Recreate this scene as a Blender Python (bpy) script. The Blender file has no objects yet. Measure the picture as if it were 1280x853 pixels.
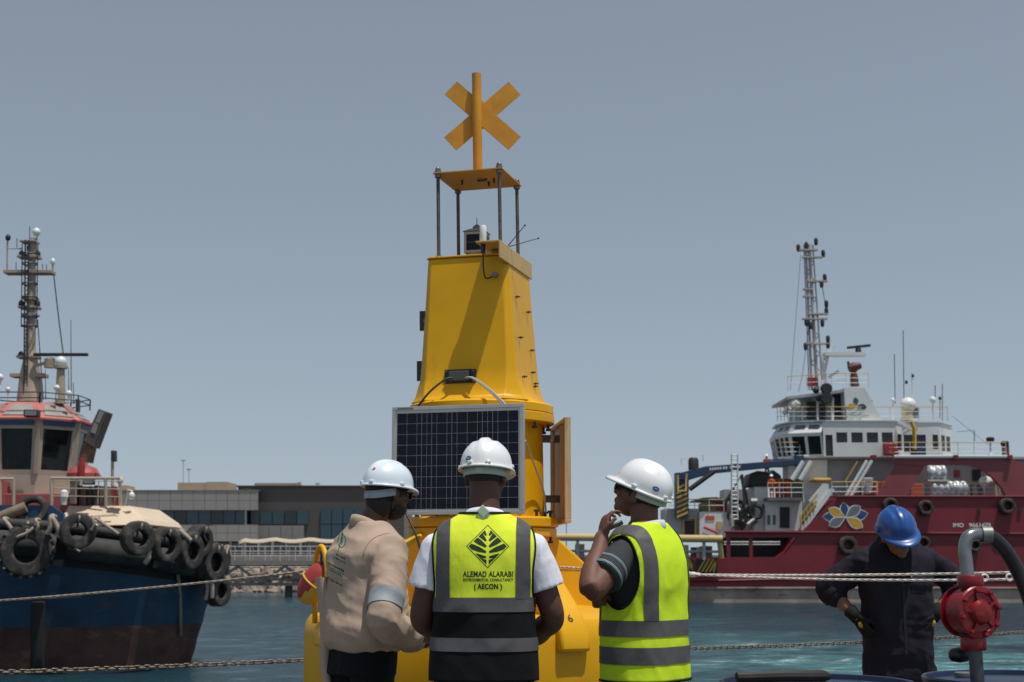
import bpy, bmesh, math, random
from math import sin, cos, pi, radians, atan, atan2, sqrt
from mathutils import Vector, Matrix, noise
from mathutils.bvhtree import BVHTree

random.seed(11)
SC = bpy.context.scene
COL = SC.collection

# ------------------------------------------------------------------ camera
F, CX, CY, CAMZ, HORIZON = 1778.0, 640.0, 426.5, 1.38, 700.0
PITCH = atan((HORIZON - CY) / F)
cam_data = bpy.data.cameras.new('camera')
cam_data.lens = 50.0; cam_data.sensor_width = 36.0
cam_data.clip_start = 0.1; cam_data.clip_end = 6000
cam_data.dof.use_dof = True; cam_data.dof.focus_distance = 6.1; cam_data.dof.aperture_fstop = 7.1
cam = bpy.data.objects.new('camera', cam_data); COL.objects.link(cam)
cam.location = (0, 0, CAMZ); cam.rotation_euler = (pi/2 + PITCH, 0, 0)
SC.camera = cam

# ------------------------------------------------------------------ sky and sun
SUN = Vector((0.23, -0.20, 1.0)).normalized()
SUN_EL = math.asin(SUN.z); SUN_AZ = atan2(SUN.x, SUN.y)
W = bpy.data.worlds.new('World'); SC.world = W; W.use_nodes = True
wn = W.node_tree.nodes; wl = W.node_tree.links
sky = wn.new('ShaderNodeTexSky'); sky.sky_type = 'NISHITA'; sky.sun_disc = False
sky.sun_elevation = SUN_EL; sky.sun_rotation = SUN_AZ
sky.air_density = 1.0; sky.dust_density = 0.6; sky.ozone_density = 1.0; sky.altitude = 0
bg = wn['Background']; bg.inputs['Strength'].default_value = 0.125
hs = wn.new('ShaderNodeHueSaturation'); hs.inputs['Saturation'].default_value = 0.58; hs.inputs['Hue'].default_value = 0.487
tcw = wn.new('ShaderNodeTexCoord'); mpw = wn.new('ShaderNodeMapping'); mpw.inputs['Location'].default_value = (0, 0, 0.11); mpw.inputs['Scale'].default_value = (1, 1, 0.75)
wl.new(tcw.outputs['Generated'], mpw.inputs['Vector']); wl.new(mpw.outputs[0], sky.inputs['Vector'])
wl.new(sky.outputs[0], hs.inputs['Color']); wl.new(hs.outputs[0], bg.inputs['Color'])
sd = bpy.data.lights.new('sun', 'SUN'); sd.energy = 4.9; sd.angle = radians(0.53); sd.color = (1.0, 0.955, 0.89)
so = bpy.data.objects.new('sun', sd); COL.objects.link(so)
so.rotation_euler = SUN.to_track_quat('Z', 'Y').to_euler(); so.location = (5, -5, 20)
SC.view_settings.view_transform = 'Standard'; SC.view_settings.look = 'None'
SC.view_settings.exposure = -0.42; SC.view_settings.gamma = 1.0; SC.view_settings.use_curve_mapping = False
SC.render.engine = 'CYCLES'
WATER_Z = -1.9

def P(x, y, Y):
    """photo pixel -> world point on the vertical plane at distance Y"""
    dx = (x - CX) / F; dy = (CY - y) / F
    fy = cos(PITCH) - dy * sin(PITCH); fz = sin(PITCH) + dy * cos(PITCH)
    t = Y / fy
    return Vector((dx * t, Y, CAMZ + fz * t))

# ------------------------------------------------------------------ mesh helpers
def frame(d):
    d = Vector(d).normalized()
    a = Vector((0, 0, 1)) if abs(d.z) < 0.95 else Vector((1, 0, 0))
    u = d.cross(a).normalized(); w = d.cross(u).normalized()
    return u, w

class MB:
    def __init__(s): s.v = []; s.f = []
    def add(s, vs, fs):
        o = len(s.v); s.v += [tuple(v) for v in vs]; s.f += [tuple(i + o for i in f) for f in fs]; return s
    def box(s, c, sz, R=None):
        c = Vector(c); hx, hy, hz = sz[0]/2, sz[1]/2, sz[2]/2
        vs = [Vector((x, y, z)) for x in (-hx, hx) for y in (-hy, hy) for z in (-hz, hz)]
        if R is not None: vs = [R @ v for v in vs]
        return s.add([c + v for v in vs], [(0,1,3,2),(4,6,7,5),(0,4,5,1),(2,3,7,6),(0,2,6,4),(1,5,7,3)])
    def bar(s, p0, p1, w, h=None):
        p0 = Vector(p0); p1 = Vector(p1); h = h or w
        u, q = frame(p1 - p0); vs = []
        for p in (p0, p1):
            for a, b in ((-1,-1),(1,-1),(1,1),(-1,1)): vs.append(p + u*a*w/2 + q*b*h/2)
        return s.add(vs, [(3,2,1,0),(4,5,6,7),(0,1,5,4),(1,2,6,5),(2,3,7,6),(3,0,4,7)])
    def cyl(s, p0, p1, r0, r1=None, n=10): return s.tube([p0, p1], [r0, r0 if r1 is None else r1], n)
    def tube(s, pts, r, n=6, cap=True, sx=1.0):
        pts = [Vector(p) for p in pts]; m = len(pts)
        rs = [r]*m if not hasattr(r, '__len__') else list(r)
        vs = []; u = None
        for i, p in enumerate(pts):
            d = (pts[min(i+1, m-1)] - pts[max(i-1, 0)])
            if d.length < 1e-9: d = Vector((0, 0, 1))
            d.normalize()
            if u is None: u, w = frame(d)
            else:
                u = (u - d * u.dot(d))
                if u.length < 1e-6: u, w = frame(d)
                u.normalize()
            w = d.cross(u)
            for k in range(n):
                a = 2*pi*k/n; vs.append(p + (u*cos(a)*sx + w*sin(a)) * rs[i])
        fs = []
        for i in range(m-1):
            for k in range(n):
                k2 = (k+1) % n; fs.append((i*n+k, i*n+k2, (i+1)*n+k2, (i+1)*n+k))
        if cap: fs.append(tuple(reversed(range(n)))); fs.append(tuple((m-1)*n + k for k in range(n)))
        return s.add(vs, fs)
    def lathe(s, prof, c=(0,0,0), n=32, R=None, cap=True):
        c = Vector(c); vs = []; m = len(prof)
        for r, z in prof:
            for k in range(n):
                a = 2*pi*k/n; v = Vector((r*cos(a), r*sin(a), z))
                vs.append(c + (R @ v if R is not None else v))
        fs = []
        for i in range(m-1):
            for k in range(n):
                k2 = (k+1) % n; fs.append((i*n+k, i*n+k2, (i+1)*n+k2, (i+1)*n+k))
        if cap:
            fs.append(tuple(reversed(range(n)))); fs.append(tuple((m-1)*n+k for k in range(n)))
        return s.add(vs, fs)
    def ring(s, prof, c=(0,0,0), n=32, R=None):
        """closed profile swept round z (a tyre, a hoop)"""
        c = Vector(c); vs = []; m = len(prof)
        for r, z in prof:
            for k in range(n):
                a = 2*pi*k/n; v = Vector((r*cos(a), r*sin(a), z))
                vs.append(c + (R @ v if R is not None else v))
        fs = []
        for i in range(m):
            j = (i+1) % m
            for k in range(n):
                k2 = (k+1) % n; fs.append((i*n+k, i*n+k2, j*n+k2, j*n+k))
        return s.add(vs, fs)
    def ell(s, c, r, R=None, nu=16, nv=10):
        c = Vector(c); vs = []; fs = []
        for j in range(1, nv):
            t = pi*j/nv
            for i in range(nu):
                a = 2*pi*i/nu; v = Vector((r[0]*sin(t)*cos(a), r[1]*sin(t)*sin(a), r[2]*cos(t)))
                vs.append(c + (R @ v if R is not None else v))
        for sg in (1, -1):
            v = Vector((0, 0, sg*r[2])); vs.append(c + (R @ v if R is not None else v))
        top = (nv-1)*nu; bot = top+1
        for j in range(nv-2):
            for i in range(nu):
                i2 = (i+1) % nu; fs.append((j*nu+i, (j+1)*nu+i, (j+1)*nu+i2, j*nu+i2))
        for i in range(nu):
            i2 = (i+1) % nu; fs.append((top, i, i2)); fs.append((bot, (nv-2)*nu+i2, (nv-2)*nu+i))
        return s.add(vs, fs)
    def prism(s, a, b):
        """two matching 3-D outlines joined into a solid"""
        n = len(a); vs = list(a) + list(b)
        fs = [tuple(reversed(range(n))), tuple(range(n, 2*n))]
        for k in range(n):
            k2 = (k+1) % n; fs.append((k, k2, n+k2, n+k))
        return s.add(vs, fs)
    def grid(s, pts, closed=False):
        """pts: rows of points"""
        m = len(pts); n = len(pts[0]); vs = [p for row in pts for p in row]; fs = []
        for i in range(m-1):
            for k in range(n if closed else n-1):
                k2 = (k+1) % n; fs.append((i*n+k, i*n+k2, (i+1)*n+k2, (i+1)*n+k))
        return s.add(vs, fs)
    def mesh(s, name, off=(0,0,0)):
        me = bpy.data.meshes.new(name); o = Vector(off)
        me.from_pydata([tuple(Vector(v) - o) for v in s.v], [], s.f); me.validate(); return me
    def build(s, name, mat, parent=None, smooth=35, bevel=0, loc=None, fixn=True, segs=2):
        """links one mesh object; verts are world coordinates, the origin is the parent's root or loc"""
        off = world_of(parent) if parent is not None else Vector(loc or (0, 0, 0))
        me = s.mesh(name, off)
        if fixn:
            bm = bmesh.new(); bm.from_mesh(me); bmesh.ops.recalc_face_normals(bm, faces=bm.faces); bm.to_mesh(me); bm.free()
        if smooth:
            me.polygons.foreach_set('use_smooth', [True]*len(me.polygons))
            if smooth < 180: me.set_sharp_from_angle(angle=radians(smooth))
        me.materials.append(mat)
        ob = bpy.data.objects.new(name, me); COL.objects.link(ob)
        if parent is not None: ob.parent = parent
        else: ob.location = off
        if bevel:
            b = ob.modifiers.new('bevel', 'BEVEL'); b.width = bevel; b.segments = segs; b.limit_method = 'ANGLE'; b.angle_limit = radians(40)
        return ob

def world_of(o):
    v = Vector((0, 0, 0))
    while o is not None: v = v + o.location; o = o.parent
    return v
def tag(o, label=None, cat=None, group=None, kind=None):
    if label: o['label'] = label
    if cat: o['category'] = cat
    if group: o['group'] = group
    if kind: o['kind'] = kind
    return o
def thing(name, label, cat, loc=(0,0,0), group=None):
    o = bpy.data.objects.new(name, None); o.empty_display_size = 0.2; COL.objects.link(o); o.location = loc
    return tag(o, label, cat, group)
def catmull(pts, n=6):
    pts = [Vector(p) for p in pts]; out = []
    for i in range(len(pts)-1):
        p0 = pts[max(i-1, 0)]; p1 = pts[i]; p2 = pts[i+1]; p3 = pts[min(i+2, len(pts)-1)]
        for k in range(n):
            t = k/n
            out.append(0.5*((2*p1) + (p2-p0)*t + (2*p0-5*p1+4*p2-p3)*t*t + (3*p1-p0-3*p2+p3)*t*t*t))
    out.append(pts[-1]); return out
def sag(p0, p1, s, n=24):
    p0 = Vector(p0); p1 = Vector(p1)
    return [p0.lerp(p1, i/n) - Vector((0, 0, s*4*(i/n)*(1-i/n))) for i in range(n+1)]
def Rz(a): return Matrix.Rotation(a, 3, 'Z')
def Rx(a): return Matrix.Rotation(a, 3, 'X')
def Ry(a): return Matrix.Rotation(a, 3, 'Y')

# ------------------------------------------------------------------ materials
MATS = {}
def mat(name, col, rough=0.5, metal=0.0, var=0.12, scale=3.0, bump=0.0, bscale=40.0, stain=None, samt=0.5, sthr=0.55,
        sscale=(1.5, 1.5, 0.35), spec=0.5, coat=0.0, weave=False, sub=0.0, emit=None):
    if name in MATS: return MATS[name]
    m = bpy.data.materials.new(name); m.use_nodes = True; MATS[name] = m
    nt = m.node_tree; N = nt.nodes; L = nt.links; b = N['Principled BSDF']
    b.inputs['Roughness'].default_value = rough; b.inputs['Metallic'].default_value = metal
    b.inputs['Specular IOR Level'].default_value = spec; b.inputs['Coat Weight'].default_value = coat
    if sub: b.inputs['Subsurface Weight'].default_value = sub; b.inputs['Subsurface Radius'].default_value = (0.02, 0.008, 0.004)
    tc = N.new('ShaderNodeTexCoord')
    no = N.new('ShaderNodeTexNoise'); no.inputs['Scale'].default_value = scale; no.inputs['Detail'].default_value = 6
    no.inputs['Roughness'].default_value = 0.62
    L.new(tc.outputs['Object'], no.inputs['Vector'])
    mx = N.new('ShaderNodeMix'); mx.data_type = 'RGBA'
    mx.inputs[6].default_value = tuple(c*(1-var) for c in col) + (1,); mx.inputs[7].default_value = tuple(min(1, c*(1+var)) for c in col) + (1,)
    mr = N.new('ShaderNodeMapRange'); mr.inputs[1].default_value = 0.3; mr.inputs[2].default_value = 0.7
    L.new(no.outputs['Fac'], mr.inputs[0]); L.new(mr.outputs[0], mx.inputs[0])
    out = mx.outputs[2]
    if stain is not None:
        mp = N.new('ShaderNodeMapping'); mp.inputs['Scale'].default_value = sscale
        L.new(tc.outputs['Object'], mp.inputs['Vector'])
        n2 = N.new('ShaderNodeTexNoise'); n2.inputs['Scale'].default_value = 1.0; n2.inputs['Detail'].default_value = 9; n2.inputs['Roughness'].default_value = 0.68
        L.new(mp.outputs[0], n2.inputs['Vector'])
        m2 = N.new('ShaderNodeMapRange'); m2.inputs[1].default_value = sthr; m2.inputs[2].default_value = sthr+0.13; m2.inputs[4].default_value = samt
        L.new(n2.outputs['Fac'], m2.inputs[0])
        mm = N.new('ShaderNodeMix'); mm.data_type = 'RGBA'; mm.inputs[7].default_value = tuple(stain) + (1,)
        L.new(m2.outputs[0], mm.inputs[0]); L.new(out, mm.inputs[6]); out = mm.outputs[2]
    L.new(out, b.inputs['Base Color'])
    rr = N.new('ShaderNodeMapRange'); rr.inputs[3].default_value = max(0.02, rough-0.1); rr.inputs[4].default_value = min(1, rough+0.1)
    L.new(no.outputs['Fac'], rr.inputs[0]); L.new(rr.outputs[0], b.inputs['Roughness'])
    if bump:
        bn = N.new('ShaderNodeTexNoise'); bn.inputs['Scale'].default_value = bscale; bn.inputs['Detail'].default_value = 4
        L.new(tc.outputs['Object'], bn.inputs['Vector'])
        bp = N.new('ShaderNodeBump'); bp.inputs['Strength'].default_value = bump; bp.inputs['Distance'].default_value = 0.01
        L.new(bn.outputs['Fac'], bp.inputs['Height']); L.new(bp.outputs[0], b.inputs['Normal'])
    if emit: b.inputs['Emission Color'].default_value = emit + (1,); b.inputs['Emission Strength'].default_value = 1
    return m

buoy_yellow = mat('buoy_yellow', (0.73, 0.375, 0.004), 0.42, var=0.07, spec=0.3, scale=2.5, bump=0.06, bscale=12, stain=(0.42, 0.21, 0.015), samt=0.6, sthr=0.59, sscale=(5, 5, 1.6))
topmark_orange = mat('topmark_orange', (0.62, 0.27, 0.012), 0.5, var=0.15, scale=9, stain=(0.35, 0.15, 0.03), samt=0.5, sthr=0.6, sscale=(9, 9, 5))
galv = mat('galvanised_steel', (0.20, 0.20, 0.19), 0.5, 0.6, var=0.3, scale=14)
dark_steel = mat('dark_steel', (0.05, 0.05, 0.05), 0.5, 0.4, var=0.3, scale=10)
black_plastic = mat('black_plastic', (0.015, 0.015, 0.017), 0.4, var=0.2)
rubber = mat('rubber', (0.034, 0.031, 0.029), 0.85, var=0.4, scale=5, bump=0.4, bscale=14, stain=(0.17, 0.135, 0.105), samt=0.6, sthr=0.50, sscale=(3, 3, 3))
alu = mat('aluminium', (0.52, 0.51, 0.49), 0.42, 0.55, var=0.08, scale=6)
cell_blue = mat('solar_cell_blue', (0.005, 0.006, 0.016), 0.22, var=0.35, scale=30, spec=0.22)
backsheet = mat('panel_backsheet', (0.62, 0.61, 0.60), 0.6, var=0.1)
tan_back = mat('panel_back_tan', (0.66, 0.45, 0.25), 0.55, var=0.14, scale=4, stain=(0.25, 0.15, 0.08), samt=0.5, sscale=(8, 8, 2))
white_plastic = mat('white_plastic', (0.72, 0.72, 0.70), 0.35, var=0.05)
grey_plastic = mat('grey_plastic', (0.30, 0.30, 0.29), 0.5, var=0.15)
cable_black = mat('cable_black', (0.012, 0.012, 0.012), 0.5)
cable_grey = mat('cable_grey', (0.38, 0.38, 0.37), 0.5)
hat_white = mat('hat_white', (0.78, 0.79, 0.79), 0.28, var=0.03, scale=5, coat=0.2, stain=(0.55, 0.53, 0.48), samt=0.35, sthr=0.62, sscale=(20, 20, 20))
hat_pale = mat('hat_pale_blue_white', (0.68, 0.76, 0.82), 0.28, var=0.03, scale=5, coat=0.2)
hat_blue = mat('hat_blue', (0.012, 0.075, 0.28), 0.33, var=0.12, scale=8, coat=0.1, stain=(0.12, 0.2, 0.34), samt=0.6, sthr=0.64, sscale=(28, 28, 28))
strap_grey = mat('strap_grey', (0.34, 0.37, 0.42), 0.6)
hair_black = mat('hair_black', (0.010, 0.008, 0.007), 0.65, var=0.4, scale=60, bump=0.6, bscale=180)
skin_brown = mat('skin_brown', (0.145, 0.060, 0.036), 0.62, var=0.12, scale=18, bump=0.08, bscale=160, sub=0.06)
skin_mid = mat('skin_mid', (0.20, 0.095, 0.058), 0.62, var=0.12, scale=18, bump=0.08, bscale=160, sub=0.06)
skin_dark = mat('skin_dark', (0.095, 0.040, 0.024), 0.62, var=0.12, scale=18, bump=0.08, bscale=160, sub=0.06)
glass_dark = mat('glass_dark', (0.008, 0.008, 0.009), 0.06, spec=0.7)

def cloth(name, col, var=0.1, rough=0.85, wscale=700, bump=0.25, coarse=9):
    if name in MATS: return MATS[name]
    m = mat(name, col, rough, var=var, scale=coarse, spec=0.25)
    nt = m.node_tree; N = nt.nodes; L = nt.links; b = N['Principled BSDF']
    tc = N.new('ShaderNodeTexCoord')
    b1 = N.new('ShaderNodeTexNoise'); b1.inputs['Scale'].default_value = 26; b1.inputs['Detail'].default_value = 5; b1.inputs['Distortion'].default_value = 0.6
    mp = N.new('ShaderNodeMapping'); mp.inputs['Scale'].default_value = (1.0, 1.0, 0.55)
    L.new(tc.outputs['Object'], mp.inputs['Vector']); L.new(mp.outputs[0], b1.inputs['Vector'])
    bp = N.new('ShaderNodeBump'); bp.inputs['Strength'].default_value = bump; bp.inputs['Distance'].default_value = 0.012
    L.new(b1.outputs['Fac'], bp.inputs['Height'])
    b2 = N.new('ShaderNodeTexNoise'); b2.inputs['Scale'].default_value = wscale; b2.inputs['Detail'].default_value = 1
    L.new(tc.outputs['Object'], b2.inputs['Vector'])
    bq = N.new('ShaderNodeBump'); bq.inputs['Strength'].default_value = 0.15; bq.inputs['Distance'].default_value = 0.001
    L.new(b2.outputs['Fac'], bq.inputs['Height']); L.new(bp.outputs[0], bq.inputs['Normal']); L.new(bq.outputs[0], b.inputs['Normal'])
    return m
hivis = cloth('hivis_yellow_green', (0.78, 0.90, 0.05), var=0.04)
hivis2 = cloth('hivis_lime', (0.60, 0.82, 0.025), var=0.04)
vest_black = cloth('vest_black', (0.0045, 0.0045, 0.006))
reflective = cloth('reflective_grey', (0.098, 0.094, 0.098), rough=0.55)
reflective_lt = cloth('reflective_light', (0.30, 0.33, 0.35), rough=0.55)
shirt_white = cloth('shirt_white', (0.72, 0.73, 0.80), var=0.04)
shirt_beige = cloth('shirt_beige', (0.43, 0.322, 0.25), var=0.07)
shirt_dark = cloth('shirt_charcoal', (0.040, 0.042, 0.046))
navy = cloth('coverall_navy', (0.014, 0.0115, 0.021), var=0.3)
trouser_black = cloth('trouser_black', (0.005, 0.005, 0.007))
glove_black = cloth('glove_black', (0.012, 0.012, 0.011))
glove_yellow = cloth('glove_yellow', (0.42, 0.28, 0.05))
print_dark = mat('print_dark', (0.012, 0.035, 0.015), 0.8, var=0.05)
print_green = mat('print_green', (0.02, 0.20, 0.09), 0.8, var=0.05)
sticker_blue = mat('sticker_blue', (0.01, 0.09, 0.28), 0.4)
sticker_red = mat('sticker_red', (0.55, 0.02, 0.02), 0.4)
# ================================================================== water, deck
def water_material():
    m = bpy.data.materials.new('sea_water'); m.use_nodes = True
    nt = m.node_tree; N = nt.nodes; L = nt.links; b = N['Principled BSDF']
    b.inputs['Roughness'].default_value = 0.12; b.inputs['IOR'].default_value = 1.33
    tc = N.new('ShaderNodeTexCoord')
    def nz(scale, sx, sy, det, dist=0.0):
        mp = N.new('ShaderNodeMapping'); mp.inputs['Scale'].default_value = (sx, sy, 1)
        L.new(tc.outputs['Object'], mp.inputs['Vector'])
        n = N.new('ShaderNodeTexNoise'); n.inputs['Scale'].default_value = scale; n.inputs['Detail'].default_value = det
        n.inputs['Distortion'].default_value = dist; n.inputs['Roughness'].default_value = 0.6
        L.new(mp.outputs[0], n.inputs['Vector']); return n
    big = nz(0.035, 1, 1, 3)
    ramp = N.new('ShaderNodeValToRGB'); L.new(big.outputs['Fac'], ramp.inputs[0])
    ramp.color_ramp.elements[0].position = 0.38; ramp.color_ramp.elements[0].color = (0.010, 0.040, 0.058, 1)
    ramp.color_ramp.elements[1].position = 0.66; ramp.color_ramp.elements[1].color = (0.018, 0.068, 0.084, 1)
    # churned lighter water with foam flecks off the deck edge (propeller wash)
    sep = N.new('ShaderNodeSeparateXYZ'); L.new(tc.outputs['Object'], sep.inputs[0])
    gx = N.new('ShaderNodeMapRange'); gx.inputs[1].default_value = 2; gx.inputs[2].default_value = 9; L.new(sep.outputs['X'], gx.inputs[0])
    gy = N.new('ShaderNodeMapRange'); gy.inputs[1].default_value = 70; gy.inputs[2].default_value = 46; L.new(sep.outputs['Y'], gy.inputs[0])
    ml = N.new('ShaderNodeMath'); ml.operation = 'MULTIPLY'; L.new(gx.outputs[0], ml.inputs[0]); L.new(gy.outputs[0], ml.inputs[1])
    churn = nz(0.22, 1, 1.6, 5, 0.4)
    mch = N.new('ShaderNodeMapRange'); mch.inputs[1].default_value = 0.36; mch.inputs[2].default_value = 0.62; L.new(churn.outputs['Fac'], mch.inputs[0])
    m2 = N.new('ShaderNodeMath'); m2.operation = 'MULTIPLY'; L.new(ml.outputs[0], m2.inputs[0]); L.new(mch.outputs[0], m2.inputs[1])
    mx = N.new('ShaderNodeMix'); mx.data_type = 'RGBA'; mx.inputs[7].default_value = (0.075, 0.27, 0.27, 1)
    L.new(m2.outputs[0], mx.inputs[0]); L.new(ramp.outputs[0], mx.inputs[6])
    foam = nz(0.9, 0.55, 1.5, 8, 1.6)
    mf = N.new('ShaderNodeMapRange'); mf.inputs[1].default_value = 0.555; mf.inputs[2].default_value = 0.64; L.new(foam.outputs['Fac'], mf.inputs[0])
    m3 = N.new('ShaderNodeMath'); m3.operation = 'MULTIPLY'; L.new(mf.outputs[0], m3.inputs[0]); L.new(m2.outputs[0], m3.inputs[1])
    m4 = N.new('ShaderNodeMix'); m4.data_type = 'RGBA'; m4.inputs[7].default_value = (0.55, 0.64, 0.64, 1)
    L.new(m3.outputs[0], m4.inputs[0]); L.new(mx.outputs[2], m4.inputs[6]); L.new(m4.outputs[2], b.inputs['Base Color'])
    mr = N.new('ShaderNodeMapRange'); mr.inputs[3].default_value = 0.10; mr.inputs[4].default_value = 0.6; L.new(m3.outputs[0], mr.inputs[0]); L.new(mr.outputs[0], b.inputs['Roughness'])
    w1 = nz(1.5, 1.0, 1.5, 6, 0.5); w2 = nz(5.0, 1.0, 1.3, 4, 0.2)
    ad = N.new('ShaderNodeMath'); ad.operation = 'MULTIPLY_ADD'; ad.inputs[1].default_value = 0.30
    L.new(w2.outputs['Fac'], ad.inputs[0]); L.new(w1.outputs['Fac'], ad.inputs[2])
    bp = N.new('ShaderNodeBump'); bp.inputs['Strength'].default_value = 1.0; bp.inputs['Distance'].default_value = 0.22
    L.new(ad.outputs[0], bp.inputs['Height']); L.new(bp.outputs[0], b.inputs['Normal'])
    return m
def wave(x, y):
    k = 0.55 + 0.45*noise.noise(Vector((x*0.05, y*0.05, 7)))
    h = 0.55*noise.noise(Vector((x*0.42 + 0.16*y, y*0.80, 0.0))) + 0.34*noise.noise(Vector((x*1.05 - 0.2*y, y*1.75, 3.1))) + 0.18*noise.noise(Vector((x*2.3, y*3.6, 5.7)))
    return 0.155*k*h
ys = []; y = 8.0
while y < 148: ys.append(y); y += 0.26 if y < 66 else 0.26*(y/66)**1.6
rows = [[Vector((xx, -60, WATER_Z)) for xx in [-900 + 1800*i/150 for i in range(151)]]]
for y in ys:
    w_ = 12 + 0.47*y; rows.append([Vector((-900, y, WATER_Z))] + [Vector((-w_ + 2*w_*i/148, y, WATER_Z + wave(-w_ + 2*w_*i/148, y)*(0 if y < 9 or i in (0, 148) else 1))) for i in range(149)] + [Vector((900, y, WATER_Z))])
rows.append([Vector((xx, 175, WATER_Z)) for xx in [-900 + 1800*i/150 for i in range(151)]])
mb = MB(); mb.grid(rows); tag(mb.build('water', water_material(), smooth=180, fixn=False), kind='structure')

def edge_y(x): return 10.2 + 0.6*x
deck_mat = mat('deck_paint', (0.10, 0.11, 0.10), 0.75, var=0.25, scale=2, bump=0.2, bscale=40, stain=(0.09, 0.05, 0.03), samt=0.7, sscale=(1.2, 1.2, 1))
hull_mat = mat('barge_hull', (0.04, 0.045, 0.05), 0.6, var=0.2)
mb = MB()
top = [Vector((-9, -6, 0)), Vector((9, -6, 0)), Vector((9, edge_y(9), 0)), Vector((-9, edge_y(-9), 0))]
mb.prism([v + Vector((0, 0, WATER_Z-1.0)) for v in top], top)
deck = tag(mb.build('deck', deck_mat, smooth=0), kind='structure')
mb = MB()   # raised coaming along the deck edge
a = Vector((-9, edge_y(-9)-0.10, 0.004)); b = Vector((9, edge_y(9)-0.10, 0.004))
mb.bar(a + Vector((0, 0, 0.06)), b + Vector((0, 0, 0.06)), 0.10, 0.12)
mb.build('coaming', hull_mat, deck, bevel=0.01)

# ================================================================== the buoy
BC = Vector((-0.157, 8.0, 0.0)); PHI = radians(-16)
BR = Rz(PHI)
def B(lx, ly, z):
    v = BR @ Vector((lx, ly, 0)); return Vector((BC.x + v.x - 0.017*(z-1.2), BC.y + v.y, z))
buoy = thing('navigation_buoy', 'tall yellow navigation buoy with crossed topmark and solar panel on its column', 'buoy', (BC.x, BC.y, 0))
def blathe(prof, name, m, parent, n=64, smooth=35, bevel=0):
    mb = MB(); rows = []
    for r, z in prof:
        rows.append([B(r*cos(2*pi*k/n), r*sin(2*pi*k/n), z) for k in range(n)])
    mb.grid(rows, closed=True); o = len(mb.v)
    mb.f.append(tuple(reversed(range(n)))); mb.f.append(tuple(o-n+k for k in range(n)))
    return mb.build(name, m, parent, smooth=smooth, bevel=bevel)
# float: rounded drum with twelve softened facets
rows = []; n = 96
for s, z in ((0.80, 0.14), (0.93, 0.17), (0.985, 0.24), (1.0, 0.34), (1.0, 0.55), (0.985, 0.62), (0.985, 0.66), (1.0, 0.73), (1.0, 0.98), (0.99, 1.05), (0.965, 1.085), (0.90, 1.10), (0.55, 1.13), (0.36, 1.16)):
    row = []
    for k in range(n):
        a = 2*pi*k/n; w = pi/4
        fac = cos(w/2)/cos(((a + w/2) % w) - w/2); fac = 1 - (1 - fac/ cos(w/2)*cos(w/2))*0.75 if z < 1.12 else 1
        r = 0.985*s*(fac if fac < 1.0 else 1.0)
        row.append(B(r*cos(a), r*sin(a), z))
    rows.append(row)
mb = MB(); mb.grid(rows, closed=True); mb.f.append(tuple(reversed(range(n)))); mb.f.append(tuple(len(mb.v)-n+k for k in range(n)))
fl = mb.build('float_body', buoy_yellow, buoy, smooth=30)
mb = MB(); mb.lathe([(0.55, 0.004), (0.55, 0.15)], (BC.x, BC.y, 0), 24); mb.build('skid_base', dark_steel, buoy)
# four sloping legs with an arched underside and a lifting hoop at each outer end
for q in range(4):
    a = pi/4 + q*pi/2; u = (cos(a), sin(a)); t = (-sin(a), cos(a)); hw = 0.088
    prof = [(0.30, 1.535), (0.40, 1.535), (0.62, 1.36), (0.86, 1.155), (0.965, 1.03), (0.97, 0.93), (0.80, 0.93)]
    prof += [(0.80 - 0.40*sin(i/6*pi/2), 0.93 + 0.30*(1-cos(i/6*pi/2))) for i in range(1, 7)] + [(0.30, 1.23)]
    mb = MB()
    A_ = [B(r*u[0] - t[0]*hw, r*u[1] - t[1]*hw, z) for r, z in prof]; B_ = [B(r*u[0] + t[0]*hw, r*u[1] + t[1]*hw, z) for r, z in prof]
    mb.prism(A_, B_); leg = mb.build('leg', buoy_yellow, buoy, smooth=40, bevel=0.018, segs=3)
    if q not in (0, 2): continue
    mb = MB(); pts = []
    for i in range(13):
        b_ = pi*i/12
        pts.append(B(0.96*u[0] + t[0]*0.085*cos(b_), 0.96*u[1] + t[1]*0.085*cos(b_), 1.30 + 0.15*sin(b_)))
    pts = [B(0.96*u[0] + t[0]*0.085, 0.96*u[1] + t[1]*0.085, 1.05)] + pts + [B(0.96*u[0] - t[0]*0.085, 0.96*u[1] - t[1]*0.085, 1.05)]
    mb.tube(pts, 0.014, 10); mb.build('lifting_hoop', buoy_yellow, buoy, smooth=180)
blathe([(0.33, 1.10), (0.33, 1.56)], 'column_foot', buoy_yellow, buoy)
blathe([(0.405, 1.505), (0.412, 1.51), (0.412, 1.548), (0.405, 1.553)], 'lower_flange', buoy_yellow, buoy)
blathe([(0.410, 1.556), (0.422, 1.562), (0.422, 1.602), (0.412, 1.612)], 'lower_flange', buoy_yellow, buoy)
blathe([(0.345, 1.60), (0.345, 2.15)], 'column', buoy_yellow, buoy)
blathe([(0.400, 2.128), (0.412, 2.134), (0.412, 2.178), (0.406, 2.182)], 'upper_flange', buoy_yellow, buoy)
blathe([(0.400, 2.184), (0.408, 2.188), (0.408, 2.228), (0.396, 2.238)], 'upper_flange', buoy_yellow, buoy)
bolt = MB(); bolt.lathe([(0.013, -0.035), (0.013, -0.022), (0.007, -0.022), (0.007, 0.02)], n=6)
bolt_me = bolt.mesh('flange_bolt'); bolt_me.materials.append(dark_steel)
def place(me, name, pos, parent, R=None, scale=1.0):
    o = bpy.data.objects.new(name, me); COL.objects.link(o); o.parent = parent; o.location = Vector(pos) - world_of(parent)
    if R is not None: o.rotation_euler = R.to_euler()
    o.scale = (scale,)*3
    return o
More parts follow.
